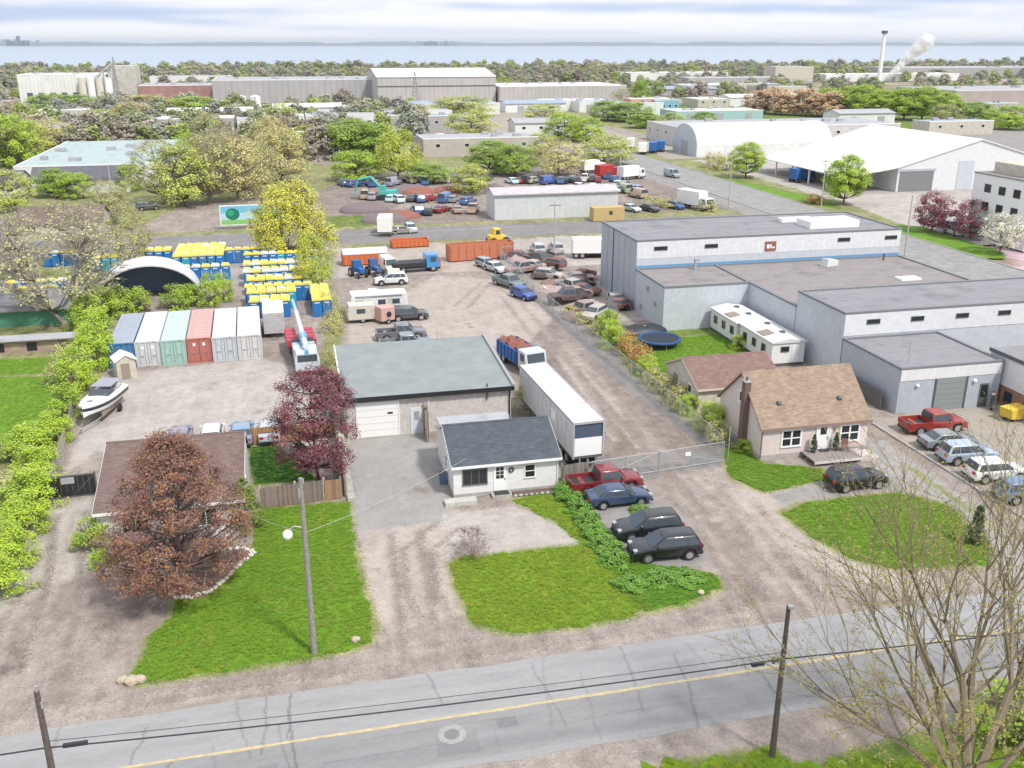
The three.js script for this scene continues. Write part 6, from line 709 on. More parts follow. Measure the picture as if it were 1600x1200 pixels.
const TREE = {
  bronze: growTree({ seed: 1, H: 10.6, R: 4.6, base: 0.13, clumps: 330, cr: 0.7, leaves: 90, leaf: 0.13, cols: bronze, profile: (t) => (t < 0.15 ? 0.72 + t * 1.9 : Math.max(0.12, 1 - Math.pow((t - 0.15) / 0.85, 2.1) * 0.86)), twigs: 3, trunk: 0.2, bark: [0.2, 0.15, 0.13] }),
  plum: growTree({ seed: 2, H: 8.8, R: 3.0, base: 0.16, clumps: 170, cr: 0.65, leaves: 110, leaf: 0.13, cols: plum, twigs: 3, trunk: 0.15, bark: [0.1, 0.07, 0.06] }),
  maroon: growTree({ seed: 12, H: 6.6, R: 3.1, base: 0.14, clumps: 80, cr: 0.8, leaves: 55, leaf: 0.26, cols: plum.map((c) => c.map((v) => v * 1.3)), twigs: 2 }),
  maple: growTree({ seed: 3, H: 9.6, R: 4.2, base: 0.2, clumps: 150, cr: 0.95, leaves: 95, leaf: 0.24, cols: lime, profile: (t) => (t < 0.3 ? 0.8 + t * 0.6 : Math.sqrt(Math.max(0.02, 1 - Math.pow((t - 0.3) / 0.72, 2)))), trunk: 0.22 }),
  round: growTree({ seed: 4, H: 9, R: 4, base: 0.12, clumps: 110, cr: 1.05, leaves: 85, leaf: 0.27, cols: green }),
  round2: growTree({ seed: 14, H: 9, R: 4.4, base: 0.08, clumps: 100, cr: 1.2, leaves: 85, leaf: 0.28, cols: lime }),
  olive: growTree({ seed: 5, H: 9, R: 4.4, base: 0.12, clumps: 100, cr: 1.1, leaves: 70, leaf: 0.25, cols: olive, twigs: 4 }),
  willow: growTree({ seed: 6, H: 12.2, R: 6.2, base: 0.2, clumps: 170, cr: 0.9, leaves: 130, leaf: 0.22, cols: gold, droop: 3.6, twigs: 4, flat: 1.0, stems: 2, trunk: 0.3, profile: dome }),
  willow2: growTree({ seed: 16, H: 11, R: 4.6, base: 0.25, clumps: 110, cr: 0.85, leaves: 100, leaf: 0.23, cols: [...gold, ...lime], droop: 3, twigs: 3, flat: 1.0, profile: dome }),
  sparse: growTree({ seed: 7, H: 11, R: 5, base: 0.22, clumps: 150, cr: 0.8, leaves: 18, leaf: 0.2, cols: paleBud, twigs: 11, stems: 3, trunk: 0.22, bark: [0.3, 0.27, 0.23] }),
  sparse2: growTree({ seed: 17, H: 10, R: 4.6, base: 0.18, clumps: 140, cr: 0.85, leaves: 24, leaf: 0.24, cols: [...olive, ...paleBud], twigs: 9, stems: 2, bark: [0.26, 0.22, 0.18] }),
  tan: growTree({ seed: 8, H: 9, R: 4.4, base: 0.12, clumps: 120, cr: 0.95, leaves: 48, leaf: 0.21, cols: tanBud, twigs: 8, bark: [0.26, 0.2, 0.15] }),
  rusty: growTree({ seed: 9, H: 9, R: 3.2, base: 0.1, clumps: 80, cr: 0.95, leaves: 40, leaf: 0.4, cols: rusty, twigs: 3 }),
  blossom: growTree({ seed: 10, H: 7, R: 3, base: 0.2, clumps: 80, cr: 0.7, leaves: 40, leaf: 0.24, cols: white_, twigs: 5 }),
  bush: growTree({ seed: 11, H: 3, R: 1.8, base: 0.03, clumps: 60, cr: 0.5, leaves: 80, leaf: 0.13, cols: lime, profile: dome, stems: 3, trunk: 0.05 }),
  bush2: growTree({ seed: 21, H: 3.2, R: 1.7, base: 0.02, clumps: 55, cr: 0.55, leaves: 46, leaf: 0.17, cols: [...green, ...lime], profile: dome, stems: 3, trunk: 0.05 }),
  scrub: growTree({ seed: 22, H: 2.6, R: 1.7, base: 0.02, clumps: 60, cr: 0.5, leaves: 22, leaf: 0.15, cols: [...olive, ...tanBud], profile: dome, stems: 4, trunk: 0.04, twigs: 6, bark: [0.26, 0.22, 0.18] }),
  orangeBush: growTree({ seed: 23, H: 2.6, R: 1.6, base: 0.02, clumps: 55, cr: 0.5, leaves: 36, leaf: 0.16, cols: [[0.4, 0.22, 0.07], [0.35, 0.26, 0.06], [0.3, 0.15, 0.06]], profile: dome, stems: 3, trunk: 0.04, twigs: 3 }),
  weeds: growTree({ seed: 24, H: 1.2, R: 1.1, base: 0.0, clumps: 50, cr: 0.3, leaves: 46, leaf: 0.13, cols: [[0.1, 0.21, 0.02], [0.13, 0.25, 0.03], [0.08, 0.17, 0.02]], profile: dome, stems: 3, trunk: 0.02 }),
  twiggy: growTree({ seed: 25, H: 2.0, R: 1.3, base: 0.1, clumps: 80, cr: 0.35, leaves: 4, leaf: 0.06, cols: [[0.3, 0.2, 0.17]], profile: dome, stems: 5, trunk: 0.03, twigs: 8, bark: [0.26, 0.2, 0.18] }),
  conifer: growTree({ seed: 26, H: 4, R: 0.85, base: 0.03, clumps: 90, cr: 0.3, leaves: 50, leaf: 0.14, cols: pine, profile: cone, trunk: 0.06 }),
  darkBush: growTree({ seed: 27, H: 4, R: 1.5, base: 0.03, clumps: 70, cr: 0.5, leaves: 50, leaf: 0.17, cols: green.map((c) => c.map((v) => v * 0.6)), profile: (t) => Math.sqrt(Math.max(0.03, 1 - t)), trunk: 0.06 }),
};
function plant(kind, label, x, z, h, rad, { group, cat = 'tree', name = 'tree', turn } = {}) {
  const t = TREE[kind], o = thing(name, label, cat, x, z, turn ?? (x * 1.7 + z) % 6.28, group); const a = new THREE.Mesh(t.W, barkMat), b = new THREE.Mesh(t.L, leafMat); a.name = 'trunk'; b.name = cat === 'tree' ? 'crown' : 'foliage'; if (cat !== 'tree') a.name = 'stem'; for (const q of [a, b]) { q.castShadow = q.receiveShadow = true; o.add(q); }
  o.scale.set(rad / t.R, h / t.H, rad / t.R); return o;
}
plant('bronze', 'broad bronze leaved tree in front of the brown roofed house', -7.9, -53.6, 10.3, 4.25, { name: 'bronze_tree' });
plant('plum', 'dark purple leaved tree left of the workshop door', 0.59, -67.13, 9.2, 3.0, { name: 'purple_tree' });
plant('willow', 'large golden green willow beside the billboard', -0.03, -149.58, 12.0, 6.4, { name: 'willow_tree', turn: 1 });
plant('willow2', 'slim yellow green tree at the foot of the big willow', 2.45, -126.98, 8, 2.6, { name: 'willow_tree' });
plant('willow2', 'tall golden willow standing behind the salvage yard', 26.16, -236.10, 12.6, 6, { name: 'willow_tree' });
plant('sparse', 'large pale budding tree with several bare grey limbs at left', -26.81, -117.57, 14, 7.5, { name: 'budding_tree', turn: 0.6 });
const treeList = [ // kind, label, x, z, height, radius
  ['sparse', 'pale budding tree at the far left edge above the toilets', -37.16, -141.72, 9.5, 5], ['sparse2', 'thin yellowish budding tree right of the pale limbed tree', -23.19, -146.70, 9.5, 3], ['sparse', 'whitish budding tree behind the pale limbed tree', -30.83, -152.93, 9, 4.6], ['sparse2', 'budding tree left of the grey parked van', -32.31, -186.69, 8, 4], ['olive', 'olive tree behind the left bungalow', -52.94, -206.00, 8, 4.5], ['round', 'dark green tree between the dark roofed houses', -48.89, -223.86, 6, 3.4], ['round2', 'bright green tree in front of the teal roofed building', -43.87, -220.85, 5.5, 3.6], ['round2', 'rounded lime tree right of the dark roof', -34.18, -230.20, 6, 3],
  ['sparse2', 'grey green tree left in the wood behind the billboard', -25.24, -209.45, 13, 6], ['olive', 'olive tree second in the wood behind the billboard', -20.46, -204.96, 12, 6], ['sparse2', 'tall thin leaved tree in the middle of the wood', -16.26, -207.38, 14, 6.5], ['tan', 'tan tree at the right of the wood', -10.43, -211.31, 13, 6.5], ['sparse', 'pale tree behind the wood', -14.67, -239.69, 13, 7], ['round2', 'narrow yellow green column tree in the wood', -22.49, -241.50, 12, 2.4], ['tan', 'grey brown tree left of the white van', -1.37, -236.62, 13, 7], ['sparse2', 'pale tree between the wood and the willow', -6.28, -221.74, 11, 5],
  ['round', 'green tree left of the tall golden willow', 18.08, -283.02, 11, 7.5], ['round', 'dark green tree directly left of the tall willow', 25.25, -278.09, 10, 6], ['round2', 'bright green low tree in front of the tall willow', 15.86, -236.11, 7, 6], ['round', 'dark shrub tree right of the tall willow', 32.89, -228.71, 4.5, 5], ['olive', 'grey olive tree left of the metal shed', 38.95, -209.32, 6.5, 4.5], ['round', 'green tree behind the metal shed, left', 50.27, -243.08, 8, 6], ['round', 'green tree behind the metal shed, second', 55.47, -236.72, 7.5, 5], ['tan', 'rounded tan tree behind the metal shed', 66.05, -234.27, 8.5, 6.5], ['olive', 'wide olive tree by the side street bend', 83.96, -252.10, 8, 8], ['round2', 'bright lime tree behind the tan tree, left one', 92.29, -320.87, 9, 7], ['round2', 'bright lime tree behind the tan tree, right one', 97.93, -314.98, 8, 6], ['olive', 'olive tree below the low factory wing', 64.84, -346.85, 9, 9], ['olive', 'yellow olive tree below the tallest hall', 78.90, -441.78, 9, 14], ['round', 'dark tree left of the pale office', 142.65, -396.16, 8, 9], ['round', 'dark tree by the orange far shed', 135.72, -405.10, 8, 8],
  ['maple', 'full lime green maple at the side street corner', 110.1, -176.5, 10, 4.3], ['maple', 'lime green maple in front of the arched building', 109.3, -219.3, 8.6, 4.2], ['maroon', 'maroon tree left of the office', 108.98, -146.30, 7, 3.2], ['maroon', 'maroon tree right beside the white office', 111.75, -139.65, 6.5, 3.4], ['blossom', 'pale blossoming tree in front of the white office', 107.88, -127.61, 6.5, 3], ['scrub', 'grey leafless shrub tree in front of the arched building', 110.27, -240.20, 4, 3], ['scrub', 'grey leafless shrub tree right of the arched building end', 111.23, -234.38, 4, 3],
  ['round2', 'yellow green tree at the upper left edge', -70.63, -281.96, 14, 7], ['olive', 'olive tree right of the upper left yellow green tree', -69.84, -300.04, 11, 6], ['tan', 'brown tree at upper left beside the track', -67.23, -316.60, 10, 7], ['tan', 'pale brown tree at the left edge below', -75.75, -293.51, 9, 5], ['olive', 'small olive tree by the left track', -66.23, -396.17, 8, 6], ['round', 'dark green tree before the white plant, left', -105.19, -501.42, 9, 10], ['round', 'dark green tree before the white plant, right', -91.91, -489.63, 9, 11], ['olive', 'olive tree below the red factory', -60.44, -482.37, 9, 12], ['round2', 'green tree below the red factory', -41.10, -486.62, 8, 12], ['olive', 'olive tree beside the glazed shed', -0.79, -367.25, 11, 6],
  ['round2', 'lime shrub tree at the right edge beyond the far lot', 270.77, -327.15, 9, 8], ['round', 'dark tree right of the lime row', 283.19, -363.71, 8, 8], ['sparse2', 'grey tree at right end of the lime row', 241.39, -325.15, 10, 6],
];
for (const [k, l, x, z, h, r] of treeList) plant(k, l, x, z, h, r);
for (let i = 0; i < 7; i++) { const p = [[243.46, -412.21], [247.58, -402.84], [251.00, -393.92], [255.40, -385.06], [261.31, -379.87], [266.59, -374.89], [270.06, -366.75]][i]; plant('maple', `lime tree ${['leftmost', 'second from left', 'third from left', 'in the middle', 'third from right', 'second from right', 'rightmost'][i]} in the far row below the chimney stack`, p[0], p[1], 12 + (i % 3), 8.5, { group: 'far lime tree row' }); }
for (let i = 0; i < 8; i++) { const p = [[219.33, -435.54], [222.00, -430.36], [224.62, -425.28], [225.14, -416.44], [229.72, -415.38], [232.20, -410.56], [235.21, -405.70], [238.43, -400.85]][i]; plant('rusty', `rust coloured tree ${['leftmost', 'second', 'third', 'fourth', 'fifth', 'sixth', 'seventh', 'rightmost'][i]} from the left in the far rust row`, p[0], p[1], 10 + (i % 3), 6, { group: 'far rust coloured tree row' }); }
// shrubs: rows [kind, label, x, z, h, r]
const S = (kind, label, list, group) => list.forEach(([x, z, h, r], i) => plant(kind, `${label}, ${['first', 'second', 'third', 'fourth', 'fifth', 'sixth', 'seventh', 'eighth', 'ninth', 'tenth', 'eleventh', 'twelfth'][i]} from the street side`, x, z, h, r, { cat: 'shrub', name: 'shrub', group }));
S('bush', 'bright green shrub in the left boundary hedge', [[-18.74, -55.37, 2.6, 1.8], [-18.84, -59.23, 2.8, 1.8], [-18.90, -63.59, 2.6, 1.7], [-19.23, -67.57, 3, 1.8], [-20.02, -72.70, 2.6, 1.7], [-21.57, -77.38, 2.6, 1.9], [-20.38, -79.80, 2.6, 1.6], [-20.84, -92.65, 4.2, 2], [-20.33, -99.38, 4.6, 2.1], [-21.12, -106.23, 4.4, 2.2], [-23.31, -113.49, 4.2, 2.4], [-22.32, -118.24, 4.0, 2.2]], 'left boundary hedge');
S('bush2', 'leafy green shrub beside the left boundary hedge', [[-20.10, -66.75, 2.2, 1.6], [-22.75, -76.37, 2.2, 1.6], [-20.51, -85.76, 3, 1.5], [-23.93, -121.55, 4, 2], [-21.36, -121.57, 3.4, 2], [-19.15, -121.67, 3, 1.9], [-14.67, -121.88, 3, 1.9], [-12.44, -122.63, 2.8, 1.8]], 'shrubs by the left hedge');
S('scrub', 'brownish scrub in the left boundary', [[-22.51, -94.90, 2.6, 1.6], [-23.39, -101.14, 2.4, 1.5], [-21.76, -70.27, 1.6, 1.4]], 'scrub on the left boundary');
S('bush', 'lime shrub along the right chain fence', [[33.47, -69.94, 2.6, 1.3], [33.21, -74.16, 1.8, 1.1], [33.32, -84.94, 2.0, 1.2], [32.96, -93.74, 2.6, 1.5], [33.81, -98.47, 3, 1.5]], 'lime shrubs on the right chain fence');
S('orangeBush', 'orange brown shrub along the right chain fence', [[33.61, -87.56, 2.4, 1.2], [33.48, -91.08, 2.6, 1.2]], 'orange shrubs on the right chain fence');
S('scrub', 'grey scrub along the right chain fence', [[32.95, -67.49, 1.8, 1.1], [33.18, -76.31, 2.0, 1.2], [33.12, -79.29, 2.0, 1.2], [32.92, -82.11, 1.8, 1.1], [32.80, -100.01, 1.6, 1.2], [32.54, -104.15, 1.4, 1.2], [32.33, -107.96, 1.3, 1.2]], 'grey scrub on the right chain fence');
S('weeds', 'lush weed clump in the strip beside the parked cars', [[18.43, -47.89, 0.50, 1.05], [18.47, -50.78, 0.56, 1.05], [18.39, -52.74, 0.62, 1.05], [18.31, -54.54, 0.62, 1.05], [18.35, -56.40, 0.62, 1.00], [18.30, -58.19, 0.68, 1.00], [18.19, -59.76, 0.74, 0.95], [18.14, -61.06, 0.81, 0.95], [20.40, -48.19, 0.37, 1.05], [21.93, -47.84, 0.37, 1.16], [22.37, -56.95, 0.43, 0.73]], 'weed strip beside the parked cars');
S('scrub', 'dry brush in the strip left of the workshop', [[3.58, -87.01, 1.8, 1.0], [3.62, -94.90, 2.2, 1.2], [3.73, -106.72, 2.6, 1.4], [3.79, -115.15, 2.8, 1.4]], 'dry brush left of the workshop');
S('bush', 'yellow green young tree before the double toilet row', [[-10.49, -122.18, 4.2, 1.5], [-9.06, -124.45, 3.6, 1.4]], 'young trees before the toilet rows');
S('scrub', 'brown weeds behind the white trailer', [[19.23, -78.20, 2.4, 0.9], [20.31, -81.36, 2.2, 0.9]], 'brown weeds behind the trailer');
S('bush', 'bright shrub beside the site offices', [[46.07, -90.71, 1.6, 1.0]], null); S('orangeBush', 'yellow flowering shrub on the side street verge', [[105.14, -179.35, 1.8, 2]], null); S('scrub', 'weedy scrub along the street before the big truck', [[71.65, -183.70, 2, 2.2], [73.90, -180.71, 2, 2], [79.78, -175.36, 2.2, 2]], 'scrub by the side street');
plant('darkBush', 'dark green upright shrub at the right corner of the brown roofed house', -4.48, -60.44, 3.9, 1.2, { cat: 'shrub', name: 'shrub' }); plant('bush2', 'leafy shrub at the left corner of the brown roofed house', -14.02, -59.96, 2.2, 1.3, { cat: 'shrub', name: 'shrub' }); plant('bush2', 'green shrub below the left shrub of the brown roofed house', -12.98, -57.55, 1.2, 0.9, { cat: 'shrub', name: 'shrub' });
plant('twiggy', 'bare twiggy shrub on the corner of the bungalow lawn', 9.76, -53.62, 1.9, 1.2, { cat: 'shrub', name: 'shrub' }); plant('conifer', 'small dark evergreen at the right end of the oval lawn', 42.06, -47.53, 2.9, 0.6, { cat: 'shrub', name: 'evergreen' }); plant('darkBush', 'dark shrub at the side of the pink house', 35.05, -70.17, 2.2, 0.9, { cat: 'shrub', name: 'shrub' }); plant('bush', 'shrub with pale flowers at the front left corner of the pink house', 34.38, -65.12, 1.0, 0.9, { cat: 'shrub', name: 'shrub' });
for (const [i, x] of [[0, 4.35], [1, 6.3]]) { plant('conifer', `small potted evergreen ${['left', 'right'][i]} of the pink house door`, 34.6 + x, -63.2 + 0.5, 1.3, 0.28, { cat: 'shrub', name: 'potted_evergreen' }).position.y = 0.72; const p = thing('plant_pot', `dark plant pot ${['left', 'right'][i]} of the pink house door`, 'pot', 34.6 + x, -63.2 + 0.5, 0, null, 0.465); mk('pot', new THREE.LatheGeometry([[0.001, 0], [0.16, 0], [0.22, 0.3], [0.24, 0.3], [0.24, 0.34], [0.19, 0.34], [0.18, 0.28], [0.001, 0.28]].map((v) => new THREE.Vector2(...v)), 14), M.darkGrey, p); }
{ // big bare tree in the foreground with opening buds
  const r = rng(77), W = new Buf(), L = new Buf(); const barkc = () => { const v = 0.8 + 0.4 * r(); return [0.2 * v, 0.165 * v, 0.11 * v]; }, buds = [[0.36, 0.34, 0.07], [0.29, 0.28, 0.07], [0.32, 0.27, 0.1]];
  function grow(p, d, len, rad, depth) {
    let q = p, dir = d.clone(); const n = depth > 2 ? 4 : 3;
    for (let i = 0; i < n; i++) { dir = dir.clone().add(new THREE.Vector3((r() - 0.5) * 0.24, 0.05 + (r() - 0.5) * 0.12, (r() - 0.5) * 0.24)).normalize(); const e = q.clone().addScaledVector(dir, len / n), r1 = rad * (1 - 0.38 / n); W.limb(q.toArray(), e.toArray(), rad, r1, barkc(), depth > 3 ? 6 : 3); rad = r1; q = e;
      if (depth < 3) for (let k = 0; k < 3; k++) if (r() < 0.9) { const c = buds[Math.floor(r() * 3)].map((v) => v * (0.7 + 0.6 * r())); L.leaf(q.x + (r() - 0.5) * 0.12, q.y + (r() - 0.5) * 0.12, q.z + (r() - 0.5) * 0.12, 0.045 + 0.055 * r(), r, c); }
      if (depth > 0 && i > 0 && r() < 0.9) { const s = dir.clone().applyAxisAngle(new THREE.Vector3(r() - 0.5, r() - 0.5, r() - 0.5).normalize(), 0.5 + 0.5 * r()); grow(q, s, len * (0.5 + 0.2 * r()), rad * 0.55, depth - 1 - (depth > 3 && r() < 0.4 ? 1 : 0)); } }
    if (depth > 0) for (let k = 0; k < 2; k++) { const s = dir.clone().applyAxisAngle(new THREE.Vector3(r() - 0.5, (r() - 0.5) * 0.4, r() - 0.5).normalize(), 0.25 + 0.35 * r()); grow(q, s, len * (0.68 + 0.16 * r()), rad * 0.72, depth - 1); }
  }
  const base = new THREE.Vector3(0, 0, 0); W.limb([0, -0.1, 0], [0.1, 1.6, 0], 0.42, 0.34, [0.26, 0.22, 0.15], 9); const top = new THREE.Vector3(0.1, 1.5, 0);
  for (const [x, y, z, l, w] of [[-0.95, 1, -0.2, 4.4, 0.15], [-0.7, 1, -0.5, 4.6, 0.16], [-0.4, 1, -0.3, 5.0, 0.18], [-0.12, 1, -0.2, 5.4, 0.2], [0.12, 1, -0.5, 5.4, 0.2], [0.35, 1, -0.2, 5.2, 0.18], [0.65, 1, -0.35, 5.0, 0.17], [-0.6, 1, 0.2, 4.4, 0.14], [0.95, 1, -0.15, 4.6, 0.15]]) grow(top, new THREE.Vector3(x, y, z).normalize(), l, w, 4);
  const o = thing('bare_tree', 'large leafless tree with pale buds in the right foreground by the street', 'tree', 25.4, -26.6, 0); const a = new THREE.Mesh(W.geo(), barkMat), b = new THREE.Mesh(L.geo(), leafMat); a.name = 'trunk'; b.name = 'crown'; o.add(a, b); a.castShadow = b.castShadow = true; console.log('bare', W.p.length / 9, L.p.length / 9);
  plant('bush2', 'yellow green shrub at the lower right corner under the bare tree', 31.5, -31, 2.6, 2.2, { cat: 'shrub', name: 'shrub' });
}
{ // far woods and scattered far trees, read as one mass
  const r = rng(55), far = growTree({ seed: 30, H: 9, R: 5, base: 0.02, clumps: 40, cr: 1.7, leaves: 36, leaf: 0.9, cols: [[1, 1, 1], [0.9, 0.92, 0.9], [1.1, 1.05, 1]], profile: dome }); const list = [];
  const pal = [[0.42, 0.44, 0.28], [0.46, 0.4, 0.33], [0.4, 0.46, 0.2], [0.52, 0.48, 0.33], [0.38, 0.41, 0.32], [0.44, 0.52, 0.14]];
  const put = (x, z, s) => list.push([x, z, s, pal[Math.floor(r() * 6)]]); const sector = (deg, d) => [Math.tan(deg * Math.PI / 180) * d * 0.97, -d * 0.97];
  for (let i = 0; i < 1900; i++) { const [x, z] = sector(-24 + r() * 68, 760 + 380 * Math.pow(r(), 0.55)); if (z < -1190) continue; put(x, z, 0.5 + r() * 0.6); }
  for (let i = 0; i < 900; i++) { const [x, z] = sector(-24 + r() * 68, 1080 + 110 * r()); if (z < -1192) continue; put(x, z, 0.6 + r() * 0.75); }
  for (let i = 0; i < 300; i++) { const [x, z] = sector(-24 + r() * 68, 560 + 200 * r()); if (x > -150 && x < 195 && z > -660) continue; put(x, z, 0.45 + r() * 0.5); }
  for (let i = 0; i < 760; i++) { const [x, z] = sector(-24 + r() * 32, 290 + 230 * r()); if (x > -64 && x < -20 && z > -306) continue; if (nz(x / 160, z / 160) < 0.36 || (x > 24 && z > -330)) continue; put(x, z, 0.35 + r() * 0.6); }
  const m = new THREE.InstancedMesh(far.L, leafMat, list.length), M4 = new THREE.Matrix4(), Q = new THREE.Quaternion(), E = new THREE.Euler(), C = new THREE.Color(); list.forEach(([x, z, s, c], i) => { M4.compose(new THREE.Vector3(x, -0.3, z), Q.setFromEuler(E.set(0, r() * 6.28, 0)), new THREE.Vector3(s * 1.1, s * (0.8 + 0.5 * r()), s * 1.1)); m.setMatrixAt(i, M4); const v = 0.8 + 0.5 * r(); m.setColorAt(i, C.setRGB(c[0] * v, c[1] * v, c[2] * v)); }); m.name = 'far_woodland'; tag(m, 'far belt of trees between the factories and the lake', 'woodland', null, 'stuff'); scene.add(m);
}
// ---------- poles, wires, fences, small things ----------
const poleM = mat(0.26, 0.235, 0.21, { tex: 'bark', m: 1.5, rough: 0.95 }), poleDark = mat(0.17, 0.14, 0.12, { tex: 'bark', m: 1.5, rough: 0.95 }), wireM = mat(0.03, 0.03, 0.035, { rough: 0.6 }), wirePale = mat(0.45, 0.46, 0.44, { rough: 0.6 });
function pole(label, x, z, h, m, r = 0.16) { const o = thing('utility_pole', label, 'utility pole', x, z, 0); mk('shaft', cyl(r, r * 0.62, h, 0, -0.1, 0, 12), m, o); return o; }
{ const o = pole('tall weathered utility pole with a street lamp on the left lawn', -0.5, -45.2, 10.5, mat(0.40, 0.38, 0.35, { tex: 'bark', m: 1.5, rough: 0.95 }), 0.17); const a = mk('lamp_arm', [bar([0, 7.6, 0], [-0.5, 7.75, 0], 0.03), bar([-0.5, 7.75, 0], [-0.8, 7.55, 0], 0.03)], M.galv, o); mk('lamp_head', new THREE.SphereGeometry(0.26, 14, 10).scale(1, 1.05, 1).translate(-0.85, 7.3, 0), M.trim, a); mk('insulator', cyl(0.05, 0.05, 0.25, 0.12, 10.1, 0, 8), M.galv, o); mk('bracket', bx(0.1, 0.5, 0.1, -0.1, 9.6, 0.1), M.steel, o); }
{ const o = pole('dark utility pole at the right beside the bare tree', 19.8, -32.4, 8.1, poleDark, 0.15); mk('bracket', [bx(0.5, 0.12, 0.12, -0.2, 5.3, 0), bx(0.12, 0.3, 0.12, -0.45, 5.3, 0)], M.darkGrey, o); mk('splice_box', bx(0.6, 0.14, 0.14, -1.2, 5.22, 0), wireM, o); mk('cap', cyl(0.13, 0.13, 0.12, 0.05, 7.95, 0.1, 8), M.galv, o); }
{ const o = pole('dark utility pole at the lower left corner', -10.7, -33.6, 8.0, poleDark, 0.17); mk('insulator', cyl(0.05, 0.06, 0.3, 0.0, 7.85, 0, 8), M.galv, o); mk('bracket', bx(0.1, 0.3, 0.15, 0.1, 7.3, 0), M.galv, o); mk('splice_box', bx(0.9, 0.14, 0.14, 1.0, 5.28, 0), wireM, o); }
const wire = (label, a, b, sag, r, m, name = 'overhead_cable') => { const pts = []; for (let i = 0; i <= 16; i++) { const t = i / 16; pts.push(new THREE.Vector3(a[0] + (b[0] - a[0]) * t, a[1] + (b[1] - a[1]) * t - sag * 4 * t * (1 - t), a[2] + (b[2] - a[2]) * t)); } tag(mk(name, new THREE.TubeGeometry(new THREE.CatmullRomCurve3(pts), 32, r, 5), m), label, 'cable'); };
wire('thick black overhead cable along the street between the two dark poles', [-10.7, 5.3, -33.6], [19.8, 5.3, -32.4], 0.25, 0.035, wireM); wire('black overhead cable continuing right behind the bare tree', [19.8, 5.3, -32.4], [62, 5.4, -31.5], 0.4, 0.035, wireM); wire('black overhead cable leaving the lower left corner', [-10.7, 5.3, -33.6], [-50, 5.4, -34.5], 0.3, 0.035, wireM); wire('thinner black overhead cable just above the thick one', [-10.7, 5.6, -33.6], [19.8, 5.65, -32.4], 0.2, 0.014, wireM);
wire('thin pale service wire from the lamp pole to the bungalow', [-0.5, 7.3, -45.2], [11, 2.9, -62.3], 0.25, 0.014, wirePale); wire('thin pale service wire from the lamp pole to the brown roofed house', [-0.5, 7.3, -45.2], [-6, 3.1, -59.4], 0.25, 0.014, wirePale);
for (const [l, x, z, h, lamp] of [['grey lamp pole beside the side street and grass strip', 84.48, -175.85, 10, 1], ['tall pole in front of the lime green maple', 104.83, -176.03, 9.5, 0], ['lamp pole behind the grey building roof', 89.85, -125.99, 10, 1], ['pole in the yard left of the grey building', 38.38, -137.87, 9, 0], ['thin pole in the salvage yard', 74.13, -211.45, 8, 0], ['thin pole among the left trees', -32.23, -193.68, 10, 0], ['pole beside the white trade sheds', -6.53, -267.16, 11, 0]]) { const o = pole(l, x, z, h, mat(0.4, 0.39, 0.37), 0.13); if (lamp) { const a = mk('lamp_arm', bar([0, h - 0.3, 0], [1.6, h, 0], 0.05), M.galv, o); mk('lamp_head', bx(0.7, 0.15, 0.3, 1.9, h, 0), M.lightRoof, a); } else mk('cross_arm', bx(1.8, 0.12, 0.12, 0, h - 0.6, 0), poleM, o); }
for (const [l, x, z, h] of [['lattice power mast in front of the tallest far hall', 67, -510, 17.5], ['lattice power mast beside the far white plant', -78.45, -523.43, 21]]) { const o = thing('lattice_mast', l, 'mast', x, z); const w = (y) => 1.6 * (1 - y / h) + 0.25; for (const [a, b] of [[1, 1], [1, -1], [-1, 1], [-1, -1]]) mk('leg', bar([a * w(0), 0, b * w(0)], [a * 0.25, h, b * 0.25], 0.14, 0.1, 4), M.steel, o); for (let i = 0; i < 8; i++) { const y0 = h * i / 8, y1 = h * (i + 1) / 8; for (const s of [1, -1]) { mk('brace', bar([-w(y0), y0, s * w(y0)], [w(y1), y1, s * w(y1)], 0.08, 0.08, 4), M.steel, o); mk('brace', bar([w(y0), y0, s * w(y0)], [-w(y1), y1, s * w(y1)], 0.08, 0.08, 4), M.steel, o); } } for (const q of [0.72, 0.9]) mk('cross_arm', bx(7, 0.25, 0.25, 0, h * q, 0), M.steel, o); }
